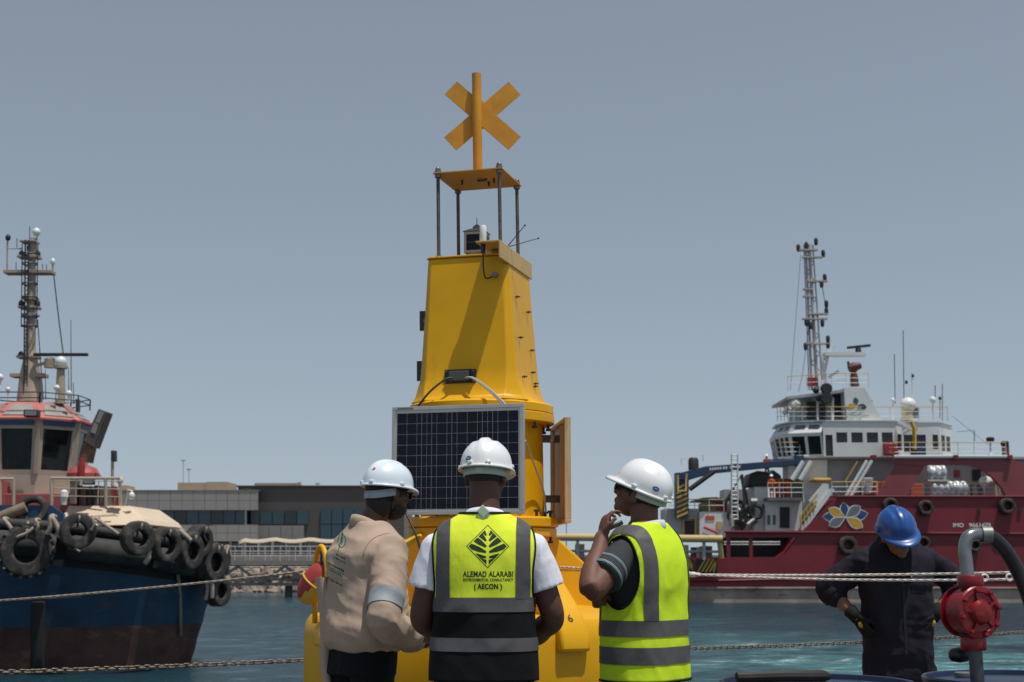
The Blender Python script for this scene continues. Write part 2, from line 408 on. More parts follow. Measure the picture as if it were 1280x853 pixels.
for z, up in ((2.13, 0), (1.612, 1), (1.508, 0)):
    for k in range(12):
        a = 2*pi*k/12 + 0.13
        place(bolt_me, 'flange_bolt', B(0.38*cos(a), 0.38*sin(a), z), buoy, Rx(pi) if up else None, 1.1)
# tower: chamfered tapering box flaring to the flange
def octo(h, c, z):
    return [B(x, y, z) for x, y in ((-h+c, -h), (h-c, -h), (h, -h+c), (h, h-c), (h-c, h), (-h+c, h), (-h, h-c), (-h, -h+c))]
mb = MB(); tr = [(3.05, .228, .020), (3.046, .235, .024), (3.03, .237, .026), (2.80, .250, .031), (2.60, .263, .036), (2.42, .275, .042), (2.36, .283, .05), (2.31, .298, .062), (2.27, .312, .08), (2.25, .326, .095), (2.238, .337, .108)]
mb.grid([octo(h, c, z) for z, h, c in tr], closed=True); mb.f.append(tuple(range(8))); mb.f.append(tuple(len(mb.v)-8+k for k in range(8)))
tower = mb.build('tower', buoy_yellow, buoy, smooth=28, bevel=0.006)
mb = MB(); mb.grid([octo(0.243, 0.03, 3.052), octo(0.243, 0.03, 3.062)], closed=True); mb.f.append(tuple(range(8))); mb.f.append(tuple(8+k for k in range(8)))
mb.build('top_plate', buoy_yellow, buoy, smooth=0, bevel=0.003)
# angle beam across the top right edge, overhanging the front
mb = MB(); 
def lbox(mb, x0, x1, y0, y1, z0, z1):
    mb.prism([B(x0, y0, z0), B(x1, y0, z0), B(x1, y1, z0), B(x0, y1, z0)], [B(x0, y0, z1), B(x1, y0, z1), B(x1, y1, z1), B(x0, y1, z1)])
lbox(mb, 0.105, 0.243, -0.405, 0.250, 3.088, 3.098); lbox(mb, 0.236, 0.246, -0.405, 0.250, 3.0, 3.094)
lbox(mb, 0.13, 0.23, -0.20, -0.12, 3.063, 3.088); lbox(mb, 0.13, 0.23, 0.10, 0.2, 3.063, 3.088)
beam = mb.build('angle_beam', mat('beam_tan', (0.56, 0.37, 0.13), 0.5, var=0.12, scale=7), buoy, smooth=0, bevel=0.002)
# threaded rods, platform, topmark
rod = mat('rod_steel', (0.11, 0.10, 0.09), 0.55, 0.5, var=0.4, scale=20, bump=0.4, bscale=300)
PZ = 3.553
for sx in (-1, 1):
    for sy in (-1, 1):
        mb = MB(); mb.cyl(B(0.182*sx, 0.182*sy, 3.06), B(0.182*sx, 0.182*sy, PZ+0.03), 0.0105, n=10)
        r = mb.build('support_rod', rod, buoy)
        for z in (3.062, PZ-0.02, PZ+0.006):
            mb = MB(); mb.lathe([(0.019, z), (0.019, z+0.016)], B(0.182*sx, 0.182*sy, 0) - Vector((0.017*(z), 0, 0)), 6); mb.build('nut', galv, r, smooth=0)
        mb = MB(); c = B(0.182*sx, 0.182*sy, PZ+0.028); mb.ell(c, (0.016, 0.016, 0.017)); mb.build('dome_nut', galv, r, smooth=180)
mb = MB(); lbox(mb, -0.205, 0.205, -0.205, 0.205, PZ, PZ+0.006)
plat = mb.build('platform_plate', topmark_orange, buoy, smooth=0)
mb = MB(); mb.tube([B(0, 0, PZ-0.004), B(0.02, -0.03, PZ-0.012), B(0.05, -0.03, PZ-0.012), B(0.06, -0.02, PZ-0.004)], 0.006, 6)
mb.build('cable_clip', dark_steel, buoy)
for x, y in ((-.09, -.02), (.10, -.01), (.05, .05)):
    mb = MB(); mb.cyl(B(x, y, PZ-0.025), B(x, y, PZ), 0.007, n=6); mb.build('underside_bolt', dark_steel, buoy)
mb = MB(); mb.lathe([(0.075, PZ+0.007), (0.07, PZ+0.02), (0.032, PZ+0.03), (0.028, PZ+0.045)], B(0, 0, 0), 24); mb.build('pole_socket', topmark_orange, buoy)
mb = MB(); mb.cyl(B(0, 0, PZ+0.01), B(0, 0, 4.195), 0.0275, n=24); pole = mb.build('topmark_pole', topmark_orange, buoy)
xc = B(0.012, 0.036, 0)
for s in (-1, 1):
    a = radians(42)*s; L_ = 0.252; w = 0.053; c = Vector((xc.x-0.017*3.95+0.010, xc.y, 3.95)); d = Vector((cos(a), 0, sin(a))); e = Vector((-sin(a), 0, cos(a)))
    n_ = Vector((-0.12, 1, 0)).normalized()*(0.004 + (0.0045 if s > 0 else -0.0045)); n0 = Vector((-0.12, 1, 0)).normalized()*((0.0045 if s > 0 else -0.0045) - 0.004)
    q = [c + d*L_*i + e*w*j for i, j in ((-1,-1),(1,-1),(1,1),(-1,1))]
    mb = MB(); mb.prism([p + n0 for p in q], [p + n_ for p in q]); mb.build('topmark_arm', topmark_orange, buoy, smooth=0)
mb = MB(); mb.box(B(0.012,0.02,3.95), (0.04, 0.03, 0.16)); mb.build('arm_bracket', topmark_orange, buoy)
# lantern
lc = B(-0.005, -0.03, 3.064)
lan = MB(); lan.lathe([(0.085, 0), (0.085, 0.022), (0.06, 0.03), (0.06, 0.042)], lc, 24); lan = lan.build('lantern', grey_plastic, buoy)
R2 = Rz(PHI + radians(2))
mb = MB(); mb.box(lc + Vector((0, 0, 0.105)), (0.122, 0.122, 0.125), R2); body = mb.build('lantern_housing', mat('lantern_grey', (0.42, 0.37, 0.33), 0.5, var=0.15), buoy, bevel=0.006)
for k in range(4):
    Rk = R2 @ Rz(k*pi/2)
    for i in range(6):
        for j in range(2):
            mb = MB(); mb.box(lc + Vector((0, 0, 0.080 + j*0.047)) + Rk @ Vector((-0.0375 + i*0.015, -0.0625, 0)), (0.0138, 0.003, 0.044), Rk); mb.build('lantern_cell', cell_blue, body, smooth=0)
mb = MB()
q0 = [lc + R2 @ Vector((x*0.07, y*0.07, 0.168)) for x, y in ((-1,-1),(1,-1),(1,1),(-1,1))]; q1 = [lc + R2 @ Vector((x*0.035, y*0.035, 0.188)) for x, y in ((-1,-1),(1,-1),(1,1),(-1,1))]
mb.prism(q0, q1); mb.build('lantern_lid', grey_plastic, body, smooth=0, bevel=0.004)
mb = MB(); mb.lathe([(0.026, 0.188), (0.024, 0.205), (0.012, 0.215), (0.003, 0.22), (0.002, 0.26)], lc, 12); mb.build('lantern_finial', galv, body)
# tracker unit, cable and gland
sc_ = B(0.135, -0.36, 3.099)
mb = MB(); mb.lathe([(0.017, 0), (0.019, 0.005), (0.019, 0.085), (0.015, 0.093), (0.004, 0.095)], sc_, 18); mb.build('tracker_cylinder', white_plastic, buoy)
mb = MB(); mb.lathe([(0.012, -0.05), (0.014, -0.012), (0.014, -0.0005)], sc_ + Vector((0, 0, -0.011)), 12); mb.build('connector', black_plastic, buoy)
g = B(0.17, -0.255, 2.935)
mb = MB(); mb.tube(catmull([sc_ + Vector((0, 0, -0.05)), sc_ + Vector((0.002, 0.01, -0.13)), sc_ + Vector((0.012, 0.05, -0.185)), g + Vector((-0.03, -0.02, -0.02)), g]), 0.0045, 6); mb.build('tracker_cable', cable_black, buoy, smooth=180)
mb = MB(); mb.cyl(B(0.17, -0.275, 2.935), B(0.17, -0.225, 2.935), 0.016, n=12); mb.build('cable_gland', galv, buoy)
for d in ((0.10, -0.02, 0.12), (0.175, 0.02, 0.055)):
    p = B(0.225, -0.20, 3.10); mb = MB(); mb.cyl(p, p + Vector(d), 0.003, 0.0022, n=6); mb.ell(p + Vector(d), (0.006,)*3, nu=6, nv=4); mb.build('bird_spike', dark_steel, buoy)
# side panels of hinge brackets on the left face, studs on the right face
def face_h(z):
    for (z1, h1, c1), (z0, h0, c0) in zip(tr, tr[1:]):
        if z0 <= z <= z1: return h0 + (h1-h0)*(z-z0)/(z1-z0)
    return 0.25
for z in (2.715, 2.43):
    h = face_h(z); mb = MB(); lbox(mb, -h-0.052, -h+0.004, -0.16, -0.145, z-0.056, z+0.056); br = mb.build('side_bracket', dark_steel, buoy, smooth=0)
    mb = MB(); p = B(-h-0.02, -0.168, z); mb.cyl(p, B(-h-0.02, -0.14, z), 0.009, n=8); mb.build('bracket_bolt', galv, br)
for ly, z in ((-.13, 2.83), (.09, 2.78), (-.13, 2.60), (.10, 2.56), (-.13, 2.38), (.08, 2.43), (.08, 2.35), (.11, 2.37)):
    h = face_h(z); mb = MB(); mb.cyl(B(h-0.01, ly, z), B(h+0.028, ly, z), 0.0045, n=6); mb.lathe([(0.009, -0.003), (0.009, 0.003)], B(h+0.012, ly, z), 6, Ry(pi/2)); mb.build('stud', dark_steel, buoy)
# junction box on the front face
h = face_h(2.375)+0.004; jz = 2.372
mb = MB(); lbox(mb, -0.118, 0.062, -h-0.012, -h+0.01, jz-0.038, jz+0.040); jb = mb.build('junction_box', black_plastic, buoy, smooth=0, bevel=0.004)
mb = MB(); lbox(mb, -0.085, 0.03, -h-0.038, -h-0.0125, jz-0.025, jz+0.028); mb.build('box_lid', mat('box_lid_grey', (0.07, 0.075, 0.08), 0.4), jb, smooth=0, bevel=0.004)
for x, z in ((-.108, .03), (.052, .03), (-.108, -.028), (.052, -.028)):
    mb = MB(); mb.cyl(B(x, -h-0.012, jz+z), B(x, -h-0.016, jz+z), 0.005, n=8); mb.build('box_screw', galv, jb)
for x0, x1, m, r in ((-0.055, -0.255, cable_black, 0.006), (0.012, 0.30, cable_grey, 0.006), (0.004, 0.285, cable_grey, 0.005)):
    pts = catmull([B(x0, -h-0.03, jz-0.012), B(x0 + (x1-x0)*0.2, -h-0.06, jz-0.02), B(x0 + (x1-x0)*0.6, -0.40, jz-0.10), B(x1, -0.425, 2.16)])
    mb = MB(); mb.tube(pts, r, 8); mb.build('panel_cable', m, buoy, smooth=180)
# solar panels
def solar_panel(center, ang, w, hgt, cells, back, nm):
    """panel facing local -y after turning by ang"""
    R = BR @ Rz(ang)
    def Q(x, y, z): return Vector(center) + R @ Vector((x, y, z))
    fw = 0.020; fr = MB()
    for (cx, cz, sx, sz) in ((0, hgt/2-fw/2, w, fw), (0, -hgt/2+fw/2, w, fw), (-w/2+fw/2, 0, fw, hgt-2*fw-0.001), (w/2-fw/2, 0, fw, hgt-2*fw-0.001)):
        fr.box(Q(cx, 0, cz), (sx, 0.034, sz), R)
    pan = fr.build(nm, alu if cells else tan_back, buoy, smooth=0, bevel=0.002)
    mb = MB(); mb.box(Q(0, -0.006, 0), (w-2*fw+0.002, 0.010, hgt-2*fw+0.002), R); mb.build('panel_backing', back, pan, smooth=0)
    if cells:
        nx, nz = cells; iw = w-2*fw-0.016; ih = hgt-2*fw-0.024; cw = iw/nx; ch = ih/nz
        me = MB(); me.box((0, 0, 0), (cw-0.0032, 0.003, ch-0.0028)); me = me.mesh('solar_cell'); me.materials.append(cell_blue)
        for i in range(nx):
            for j in range(nz):
                o = place(me, 'solar_cell', Q(-iw/2 + cw*(i+.5), -0.0125, -ih/2 + ch*(j+.5) - 0.003), pan, R)
        mb = MB()
        for i in (2, 3, 5, 8, 9): mb.box(Q(-iw/2 + cw*(i+.5), -0.0147, -0.003), (0.0018, 0.0006, ih), R)
        mb.build('busbar', mat('busbar', (0.32, 0.32, 0.33), 0.45, 0.3), pan, smooth=0)
        mb = MB(); mb.box(Q(-w/2+0.075, -0.0176, hgt/2-fw/2), (0.09, 0.0012, 0.010), R); mb.build('maker_plate', mat('maker_plate', (0.16, 0.16, 0.16), 0.6), pan, smooth=0)
    return pan
solar_panel(B(0.008, -0.462, 1.905), 0, 0.735, 0.578, (12, 9), backsheet, 'solar_panel')
sp = solar_panel(B(0.40, 0.21, 1.865), radians(111), 0.70, 0.575, None, tan_back, 'solar_panel')
R = BR @ Rz(radians(111))
for x, w in ((-0.30, 0.03), (-0.1, 0.02), (0.30, 0.03)):
    mb = MB(); mb.box(B(0.40, 0.21, 1.865) + R @ Vector((x, 0.004, 0)), (w, 0.018, 0.53), R); mb.build('back_rib', tan_back, sp, smooth=0)
for z in (1.72, 2.06):
    mb = MB(); mb.bar(B(0, -0.33, z), B(0, -0.452, z), 0.06, 0.04); mb.build('panel_mount', galv, buoy)
    mb = MB(); mb.bar(B(0.30, 0.16, z), B(0.40, 0.225, z), 0.05, 0.04); mb.build('panel_mount', galv, buoy)
mb = MB(); mb.tube(catmull([B(0.37, -0.42, 2.0), B(0.36, -0.27, 1.93), B(0.365, -0.14, 1.83), B(0.37, -0.05, 1.74), B(0.36, 0.02, 1.63)]), 0.006, 8); mb.build('panel_cable', cable_grey, buoy, smooth=180)
mb = MB(); mb.tube(catmull([B(-0.33, -0.46, 1.72), B(-0.25, -0.55, 1.62), B(-0.17, -0.60, 1.48), B(-0.12, -0.62, 1.3)]), 0.006, 8); mb.build('panel_cable', cable_black, buoy, smooth=180)

def text_mesh(s, size, font_bold=0.0, spacing=1.0, sub=0, xs=1.0):
    cu = bpy.data.curves.new('lettering', 'FONT'); cu.body = s; cu.size = size; cu.align_x = 'CENTER'; cu.align_y = 'CENTER'
    cu.space_character = spacing; cu.offset = font_bold; cu.resolution_u = 3
    ob = bpy.data.objects.new('lettering', cu); COL.objects.link(ob)
    dg = bpy.context.evaluated_depsgraph_get(); me = bpy.data.meshes.new_from_object(ob.evaluated_get(dg))
    bpy.data.objects.remove(ob); bpy.data.curves.remove(cu)
    bm = bmesh.new(); bm.from_mesh(me); bpy.data.meshes.remove(me)
    if sub:
        bmesh.ops.triangulate(bm, faces=bm.faces)
        for _ in range(sub):
            bmesh.ops.subdivide_edges(bm, edges=[e for e in bm.edges if e.calc_length() > size*0.3], cuts=1)
            bmesh.ops.triangulate(bm, faces=bm.faces)
    vs = [(v.co.x*xs, v.co.y) for v in bm.verts]; bm.verts.index_update(); fs = [tuple(v.index for v in f.verts) for f in bm.faces]; bm.free()
    return vs, fs
# painted marks on the front right leg
a = -pi/4; u = Vector((cos(a), sin(a), 0)); t = Vector((-sin(a), cos(a), 0))
for s_, r0, z0, sz, off in (('6', 0.915, 1.0895, 0.065, -0.0), ('785', 0.64, 1.343, 0.075, 0.02)):
    vs, fs = text_mesh(s_, sz)
    n2 = Vector((0.77, 0, 0.64)); up2 = Vector((-0.64, 0, 0.77)) if s_ == '6' else Vector((-0.76, 0, 0.65))
    mb = MB(); pts = []
    for x, y in vs:
        rr = r0 + up2.x*y + 0.003; zz = z0 + up2.z*y + 0.003; tt = x + off
        pts.append(B(rr*u.x + t.x*tt, rr*u.y + t.y*tt, zz))
    mb.add(pts, fs); mb.build('painted_mark', mat('mark_black', (0.06, 0.045, 0.01), 0.8), buoy, smooth=0, fixn=False)
# ================================================================== people
def fuse(mb, voxel, it, name):
    me = mb.mesh(name + '_tmp'); ob = bpy.data.objects.new(name + '_tmp', me); COL.objects.link(ob)
    r = ob.modifiers.new('r', 'REMESH'); r.mode = 'VOXEL'; r.voxel_size = voxel
    if it: s = ob.modifiers.new('s', 'SMOOTH'); s.factor = 0.5; s.iterations = it
    dg = bpy.context.evaluated_depsgraph_get(); out = bpy.data.meshes.new_from_object(ob.evaluated_get(dg)); out.name = name
    bpy.data.objects.remove(ob); bpy.data.meshes.remove(me); return out
def fold(p, amp, f=1.0, seed=0.0):
    q = Vector((p.x*f + seed, p.y*f, p.z*f*0.62))
    w = Vector((noise.noise(q*5), noise.noise(q*5 + Vector((7, 3, 1))), noise.noise(q*5 + Vector((1, 9, 4)))))*0.05
    a = noise.noise((q + w)*8.5); b = 1 - 2.4*abs(noise.noise((q + w)*14 + Vector((3, 3, 3))))
    return amp*(0.75*a + 0.38*b)
def displace(me, amp, f=1.0, seed=0.0, mask=None, diag=0.0):
    nrm = [v.normal.copy() for v in me.vertices]
    for v, n in zip(me.vertices, nrm):
        k = 1.0 if mask is None else mask(v.co)
        if k:
            d = fold(v.co, amp*k, f, seed)
            if diag:   # long drag folds
                c = v.co; q = Vector((c.x*3.2 + seed, c.y*3.2, c.z*3.2)); r = noise.noise(Vector((c.x*4 + c.z*13 + 2.2*noise.noise(q), c.y*5 - c.z*4, seed))); d += diag*k*(1 - 2.6*abs(r))*(0.5 + 0.5*noise.noise(q*1.3 + Vector((5, 5, 5))))
            v.co += n*d
def finish(me, name, m, parent, mats=()):
    me.transform(Matrix.Translation(-world_of(parent))); me.materials.clear(); me.materials.append(m)
    for x in mats: me.materials.append(x)
    me.polygons.foreach_set('use_smooth', [True]*len(me.polygons))
    ob = bpy.data.objects.new(name, me); COL.objects.link(ob); ob.parent = parent; return ob
def cinterp(secs, z):
    """smooth interpolation of section rows (z ascending)"""
    if z <= secs[0][0]: return secs[0][1:]
    if z >= secs[-1][0]: return secs[-1][1:]
    for i in range(len(secs)-1):
        if secs[i][0] <= z <= secs[i+1][0]:
            t = (z - secs[i][0])/(secs[i+1][0] - secs[i][0]); p = [secs[max(0, min(len(secs)-1, i+j))] for j in (-1, 0, 1, 2)]
            return [0.5*((2*p[1][k]) + (p[2][k]-p[0][k])*t + (2*p[0][k]-5*p[1][k]+4*p[2][k]-p[3][k])*t*t + (3*p[1][k]-p[0][k]-3*p[2][k]+p[3][k])*t**3) for k in range(1, len(p[0]))]
def sup(a, bf, bb, th, n=2.5):
    c, s = cos(th), sin(th)
    return a*math.copysign(abs(c)**(2/n), c), (bf if s > 0 else bb)*math.copysign(abs(s)**(2/n), s)
#        z     a     bf    bb
TORSO = [(0.88, .170, .105, .125), (0.98, .165, .110, .110), (1.08, .160, .115, .105), (1.18, .165, .120, .110), (1.28, .180, .125, .120),
         (1.36, .188, .120, .125), (1.42, .180, .105, .115), (1.46, .155, .085, .098), (1.49, .118, .072, .085), (1.52, .078, .064, .072), (1.55, .060, .058, .064)]

class Human:
    def __init__(s, label, X, Y, facing, k=1.0, wide=1.0, lean=0.0, group='people on the work deck'):
        f = Vector((facing[0], facing[1], 0)).normalized()
        s.f = f; s.r = Vector((f.y, -f.x, 0)); s.o = Vector((X, Y, 0)); s.k = k; s.wide = wide; s.lean = lean
        s.root = thing('person', label, 'person', (X, Y, 0), group)
    def W(s, x, y, z):
        """local (right, forward, up in metres of a 1.78 m body) -> world"""
        z = z*s.k; y = y + s.lean*max(0, z-0.95)
        return s.o + s.r*x + s.f*y + Vector((0, 0, z))
    def torso(s, mb, off, z0, z1, secs=TORSO, n=40, m=22):
        rows = []
        for i in range(m):
            z = z0 + (z1-z0)*i/(m-1); a, bf, bb = cinterp(secs, z)
            rows.append([s.W(*sup((a+off)*s.wide, (bf+off)*s.wide, (bb+off)*s.wide, 2*pi*j/n), z) for j in range(n)])
        mb.grid(rows, closed=True); o = len(mb.v); mb.f.append(tuple(range(o-m*n, o-m*n+n))[::-1]); mb.f.append(tuple(range(o-n, o)))
    def limb(s, mb, pts, rs, n=16, seg=6, end=True):
        P_ = catmull(pts, seg); R_ = [v.x for v in catmull([Vector((r, 0, 0)) for r in rs], seg)]
        mb.tube(P_, R_, n)
        mb.ell(P_[0], (R_[0],)*3)
        if end: mb.ell(P_[-1], (R_[-1],)*3)

def hand(mb, w, d, n, sd, curl=0.5, sc=1.0, spread=0.10, curls=None):
    """wrist w, finger direction d, palm normal n (fingers curl toward it), thumb side sd"""
    w = Vector(w); d = Vector(d).normalized(); sd = Vector(sd); sd = (sd - d*sd.dot(d)).normalized(); n0 = Vector(n)
    n = d.cross(sd); n = n if n.dot(n0) > 0 else -n
    R = Matrix((sd, d, n)).transposed()
    mb.ell(w + d*0.048*sc, (0.041*sc, 0.056*sc, 0.017*sc), R); mb.ell(w + d*0.075*sc, (0.040*sc, 0.026*sc, 0.014*sc), R)
    mb.ell(w + d*0.03*sc + sd*0.022*sc + n*0.006*sc, (0.020*sc, 0.032*sc, 0.017*sc), R)
    for i, (off, L) in enumerate(((0.032, .070), (0.0108, .079), (-0.0108, .073), (-0.031, .057))):
        p = w + d*(0.090 - abs(off-0.005)*0.25)*sc + sd*off*sc; cu = curls[i] if curls else curl; pts = [p - d*0.02*sc, p]; ang = 0
        for seg, fr in ((0, .45), (1, .31), (2, .24)):
            ang += cu*(0.75 if seg == 0 else 1.0)
            dd = (d*cos(ang) + n*sin(ang) + sd*off/0.032*spread*cos(ang)).normalized(); p = p + dd*L*fr*sc; pts.append(p)
        mb.tube(pts, [.0098*sc, .0095*sc, .0088*sc, .0080*sc, .0068*sc], 8); mb.ell(pts[-1], (.0068*sc,)*3, nu=8, nv=6)
    p = w + d*0.028*sc + sd*0.032*sc; pts = [w + d*0.02*sc + sd*0.012*sc, p]
    for L, k1, k2, k3 in ((.036, .75, .62, .22), (.032, .88, .25, .42)): p = p + (d*k1 + sd*k2 + n*k3).normalized()*L*sc; pts.append(p)
    mb.tube(pts, [.014*sc, .0125*sc, .0108*sc, .0085*sc], 8); mb.ell(pts[-1], (.0085*sc,)*3, nu=8, nv=6)

def head_matrix(c, facing, pitch=0.0, roll=0.0):
    f = Vector((facing[0], facing[1], 0)).normalized(); r = Vector((f.y, -f.x, 0))
    R = Matrix((r, f, Vector((0, 0, 1)))).transposed() @ Rx(pitch) @ Ry(roll)
    return Matrix.Translation(Vector(c)) @ R.to_4x4()
def head_shape(mb, M, neck_to, s=1.0, nr=0.058):
    R = M.to_3x3()
    def e(c, r, RR=None): mb.ell(M @ (Vector(c)*s), tuple(x*s for x in r), R if RR is None else R @ RR, nu=20, nv=14)
    e((0, -0.012, 0.032), (0.077, 0.097, 0.090)); e((0, 0.020, -0.015), (0.069, 0.075, 0.075)); e((0, 0.032, -0.058), (0.056, 0.058, 0.052))
    e((0, 0.074, -0.088), (0.026, 0.020, 0.020)); e((0, 0.083, 0.030), (0.052, 0.016, 0.016)); e((0, 0.068, -0.035), (0.045, 0.028, 0.040))
    e((0, 0.104, -0.012), (0.011, 0.016, 0.030), Rx(0.35)); e((0, 0.110, -0.030), (0.016, 0.013, 0.011)); e((0, 0.094, -0.058), (0.024, 0.010, 0.006)); e((0, 0.092, -0.068), (0.021, 0.010, 0.006))
    for q in (-1, 1):
        e((q*0.078, -0.010, -0.008), (0.008, 0.019, 0.033), Rx(-0.2)); e((q*0.076, -0.004, -0.030), (0.008, 0.011, 0.012)); e((q*0.045, 0.070, -0.020), (0.02, 0.018, 0.02))
    a = M @ (Vector((0, -0.030, -0.02))*s); b = Vector(neck_to)
    mb.tube([a, a.lerp(b, 0.5), b, b + (b-a)*0.15], [nr*0.98, nr*0.97, nr*1.06, nr*1.25], 20)
def hair_cap(M, parent, m, s=1.0, nape=-0.062, front=0.05):
    mb = MB(); R = M.to_3x3(); rows = []
    for i in range(15):
        t = i/14; el = radians(88) - t*radians(150)
        rows.append([Vector((cos(el)*cos(2*pi*j/36)*0.0815, -0.012 + cos(el)*sin(2*pi*j/36)*0.1015, 0.032 + sin(el)*0.094)) for j in range(36)])
    base = MB(); base.grid(rows, closed=True)
    keep = []
    for f in base.f:
        c = sum((Vector(base.v[i]) for i in f), Vector())/len(f)
        lim = nape if c.y < -0.03 else nape + (c.y+0.03)*1.0
        if c.z > lim and not (c.y > front and c.z < 0.075): keep.append(f)
    mb.add([M @ (Vector(v)*s) for v in base.v], keep)
    o = mb.build('hair', m, parent, smooth=180)
    so_ = o.modifiers.new('thick', 'SOLIDIFY'); so_.thickness = 0.006; so_.offset = -0.2
    return o
def beard(M, parent, m, s=1.0):
    base = MB(); base.ell((0, 0.034, -0.060), (0.060, 0.068, 0.060), nu=28, nv=18); keep = []
    for f in base.f:
        c = sum((Vector(base.v[i]) for i in f), Vector())/len(f)
        if c.z < -0.058 + 0.25*max(0, 0.05-c.y) and c.y > 0.0: keep.append(f)
    mb = MB(); mb.add([M @ (Vector(v)*s) for v in base.v], keep)
    o = mb.build('beard', m, parent, smooth=180); q = o.modifiers.new('thick', 'SOLIDIFY'); q.thickness = 0.008; q.offset = -0.3; return o
def sunglasses(M, parent, s=1.0):
    R = M.to_3x3(); mb = MB()
    mb.tube([M @ (Vector(p)*s) for p in ((-0.08, -0.01, 0.006), (-0.078, 0.06, 0.008), (-0.066, 0.096, 0.010), (-0.02, 0.112, 0.010), (0.02, 0.112, 0.010), (0.066, 0.096, 0.010), (0.078, 0.06, 0.008), (0.08, -0.01, 0.006))], 0.0035, 6)
    o = mb.build('sunglasses', black_plastic, parent)
    for q in (-1, 1):
        mb = MB(); mb.ell(M @ (Vector((q*0.040, 0.103, -0.002))*s), (0.029*s, 0.008*s, 0.020*s), R @ Rz(-q*0.38)); mb.build('lens', glass_dark, o, smooth=180)

def hard_hat(M, parent, m, sticker=None, spos=None, strap=strap_grey, s=1.0, ridge=True, visor=0.052, drop=0.0):
    """shell with centre ridge, rolled rim and front peak; head-local: rim plane near z = 0.036"""
    n = 72; rows = []; z0 = 0.034
    for i in range(23):
        t = i/22; row = []
        for j in range(n):
            th = 2*pi*j/n; c, q = cos(th), sin(th)
            if t < 0.80:          # dome
                e = (1 - t/0.80)*pi/2; ce = max(0, cos(e))**0.86; x = 0.105*ce*c; y = -0.004 + 0.130*ce*q; z = z0 + 0.116*sin(e)**0.92
                if ridge:
                    w = max(0.0, 1 - (x/0.019)**2)
                    z += 0.009*min(1, w*2.0)*max(0, sin(e))**0.5
                    for xx in (-0.05, 0.05): z += 0.0035*max(0.0, 1 - ((x-xx)/0.010)**2)*max(0, sin(e))*(1 if y > -0.07 else 0)
            else:                 # rim and peak
                u = (t-0.80)/0.20; pk = max(0.0, q)**2.2
                out = (0.009 + visor*pk)*min(1, u*1.5); dz = -0.004*u - 0.014*pk*u - (0.008*max(0, u-0.6)/0.4)
                x = (0.105 + out*(1-0.55*pk))*c; y = -0.004 + (0.130 + out)*q; z = z0 + dz
            row.append(M @ (Vector((x, y, z))*s))
        rows.append(row)
    mb = MB(); mb.grid(rows, closed=True)
    hat = mb.build('hard_hat', m, parent, smooth=60)
    sm = hat.modifiers.new('thick', 'SOLIDIFY'); sm.thickness = 0.0035; sm.offset = -1
    # rim clips
    for th in (radians(250), radians(290), radians(0), radians(180)):
        c, q = cos(th), sin(th); mb = MB(); p = M @ (Vector((0.109*c, -0.004+0.134*q, z0+0.006))*s)
        mb.box(p, (0.022*s, 0.012*s, 0.014*s), M.to_3x3() @ Rz(th - pi/2)); mb.build('rim_clip', m, hat, bevel=0.003)
    # head band that shows under the rim at the nape
    rows = []
    for z in (0.030 - drop, 0.0 - drop, -0.006 - drop):
        rows.append([M @ (Vector((0.090*cos(a), -0.008 + 0.112*sin(a), z + drop*0.8*max(0.0, 1 - abs(sin(a))*1.1)))*s) for a in [radians(186 + i*168/24) for i in range(25)]])
    mb = MB(); mb.grid(rows); o = mb.build('head_band', strap, hat, smooth=60); q = o.modifiers.new('thick', 'SOLIDIFY'); q.thickness = 0.004
    mb = MB(); mb.box(M @ (Vector((0, -0.121, 0.008 - drop))*s), (0.034*s, 0.010*s, 0.026*s), M.to_3x3()); mb.build('ratchet', strap, hat, bevel=0.004)
    if sticker is not None:
        th, el = spos; mb = MB(); pts = []; cen = None
        def dome(th, e): return Vector((0.1062*cos(e)**0.86*cos(th), -0.004 + 0.1312*cos(e)**0.86*sin(th), z0 + 0.117*sin(e)**0.92))
        for i in range(20):
            a = 2*pi*i/20; pts.append(M @ (dome(th + 0.135*cos(a), el + 0.085*sin(a))*s))
        c = M @ (dome(th, el)*s*1.004); mb.add([c] + pts, [(0, 1+i, 1+(i+1) % 20) for i in range(20)])
        mb.build('sticker', sticker, hat, smooth=180)
        mb = MB()
        for k in range(3):
            a0 = -0.07 + k*0.05; q4 = [M @ (dome(th + a0 + dx, el + dz)*s*1.006) for dx, dz in ((0, -.02), (.035, -.02), (.035, .02), (0, .02))]
            mb.add(q4, [(0, 1, 2, 3)])
        mb.build('sticker_mark', mat('sticker_mark', (0.5, 0.55, 0.6), 0.5), hat, smooth=0)
    return hat

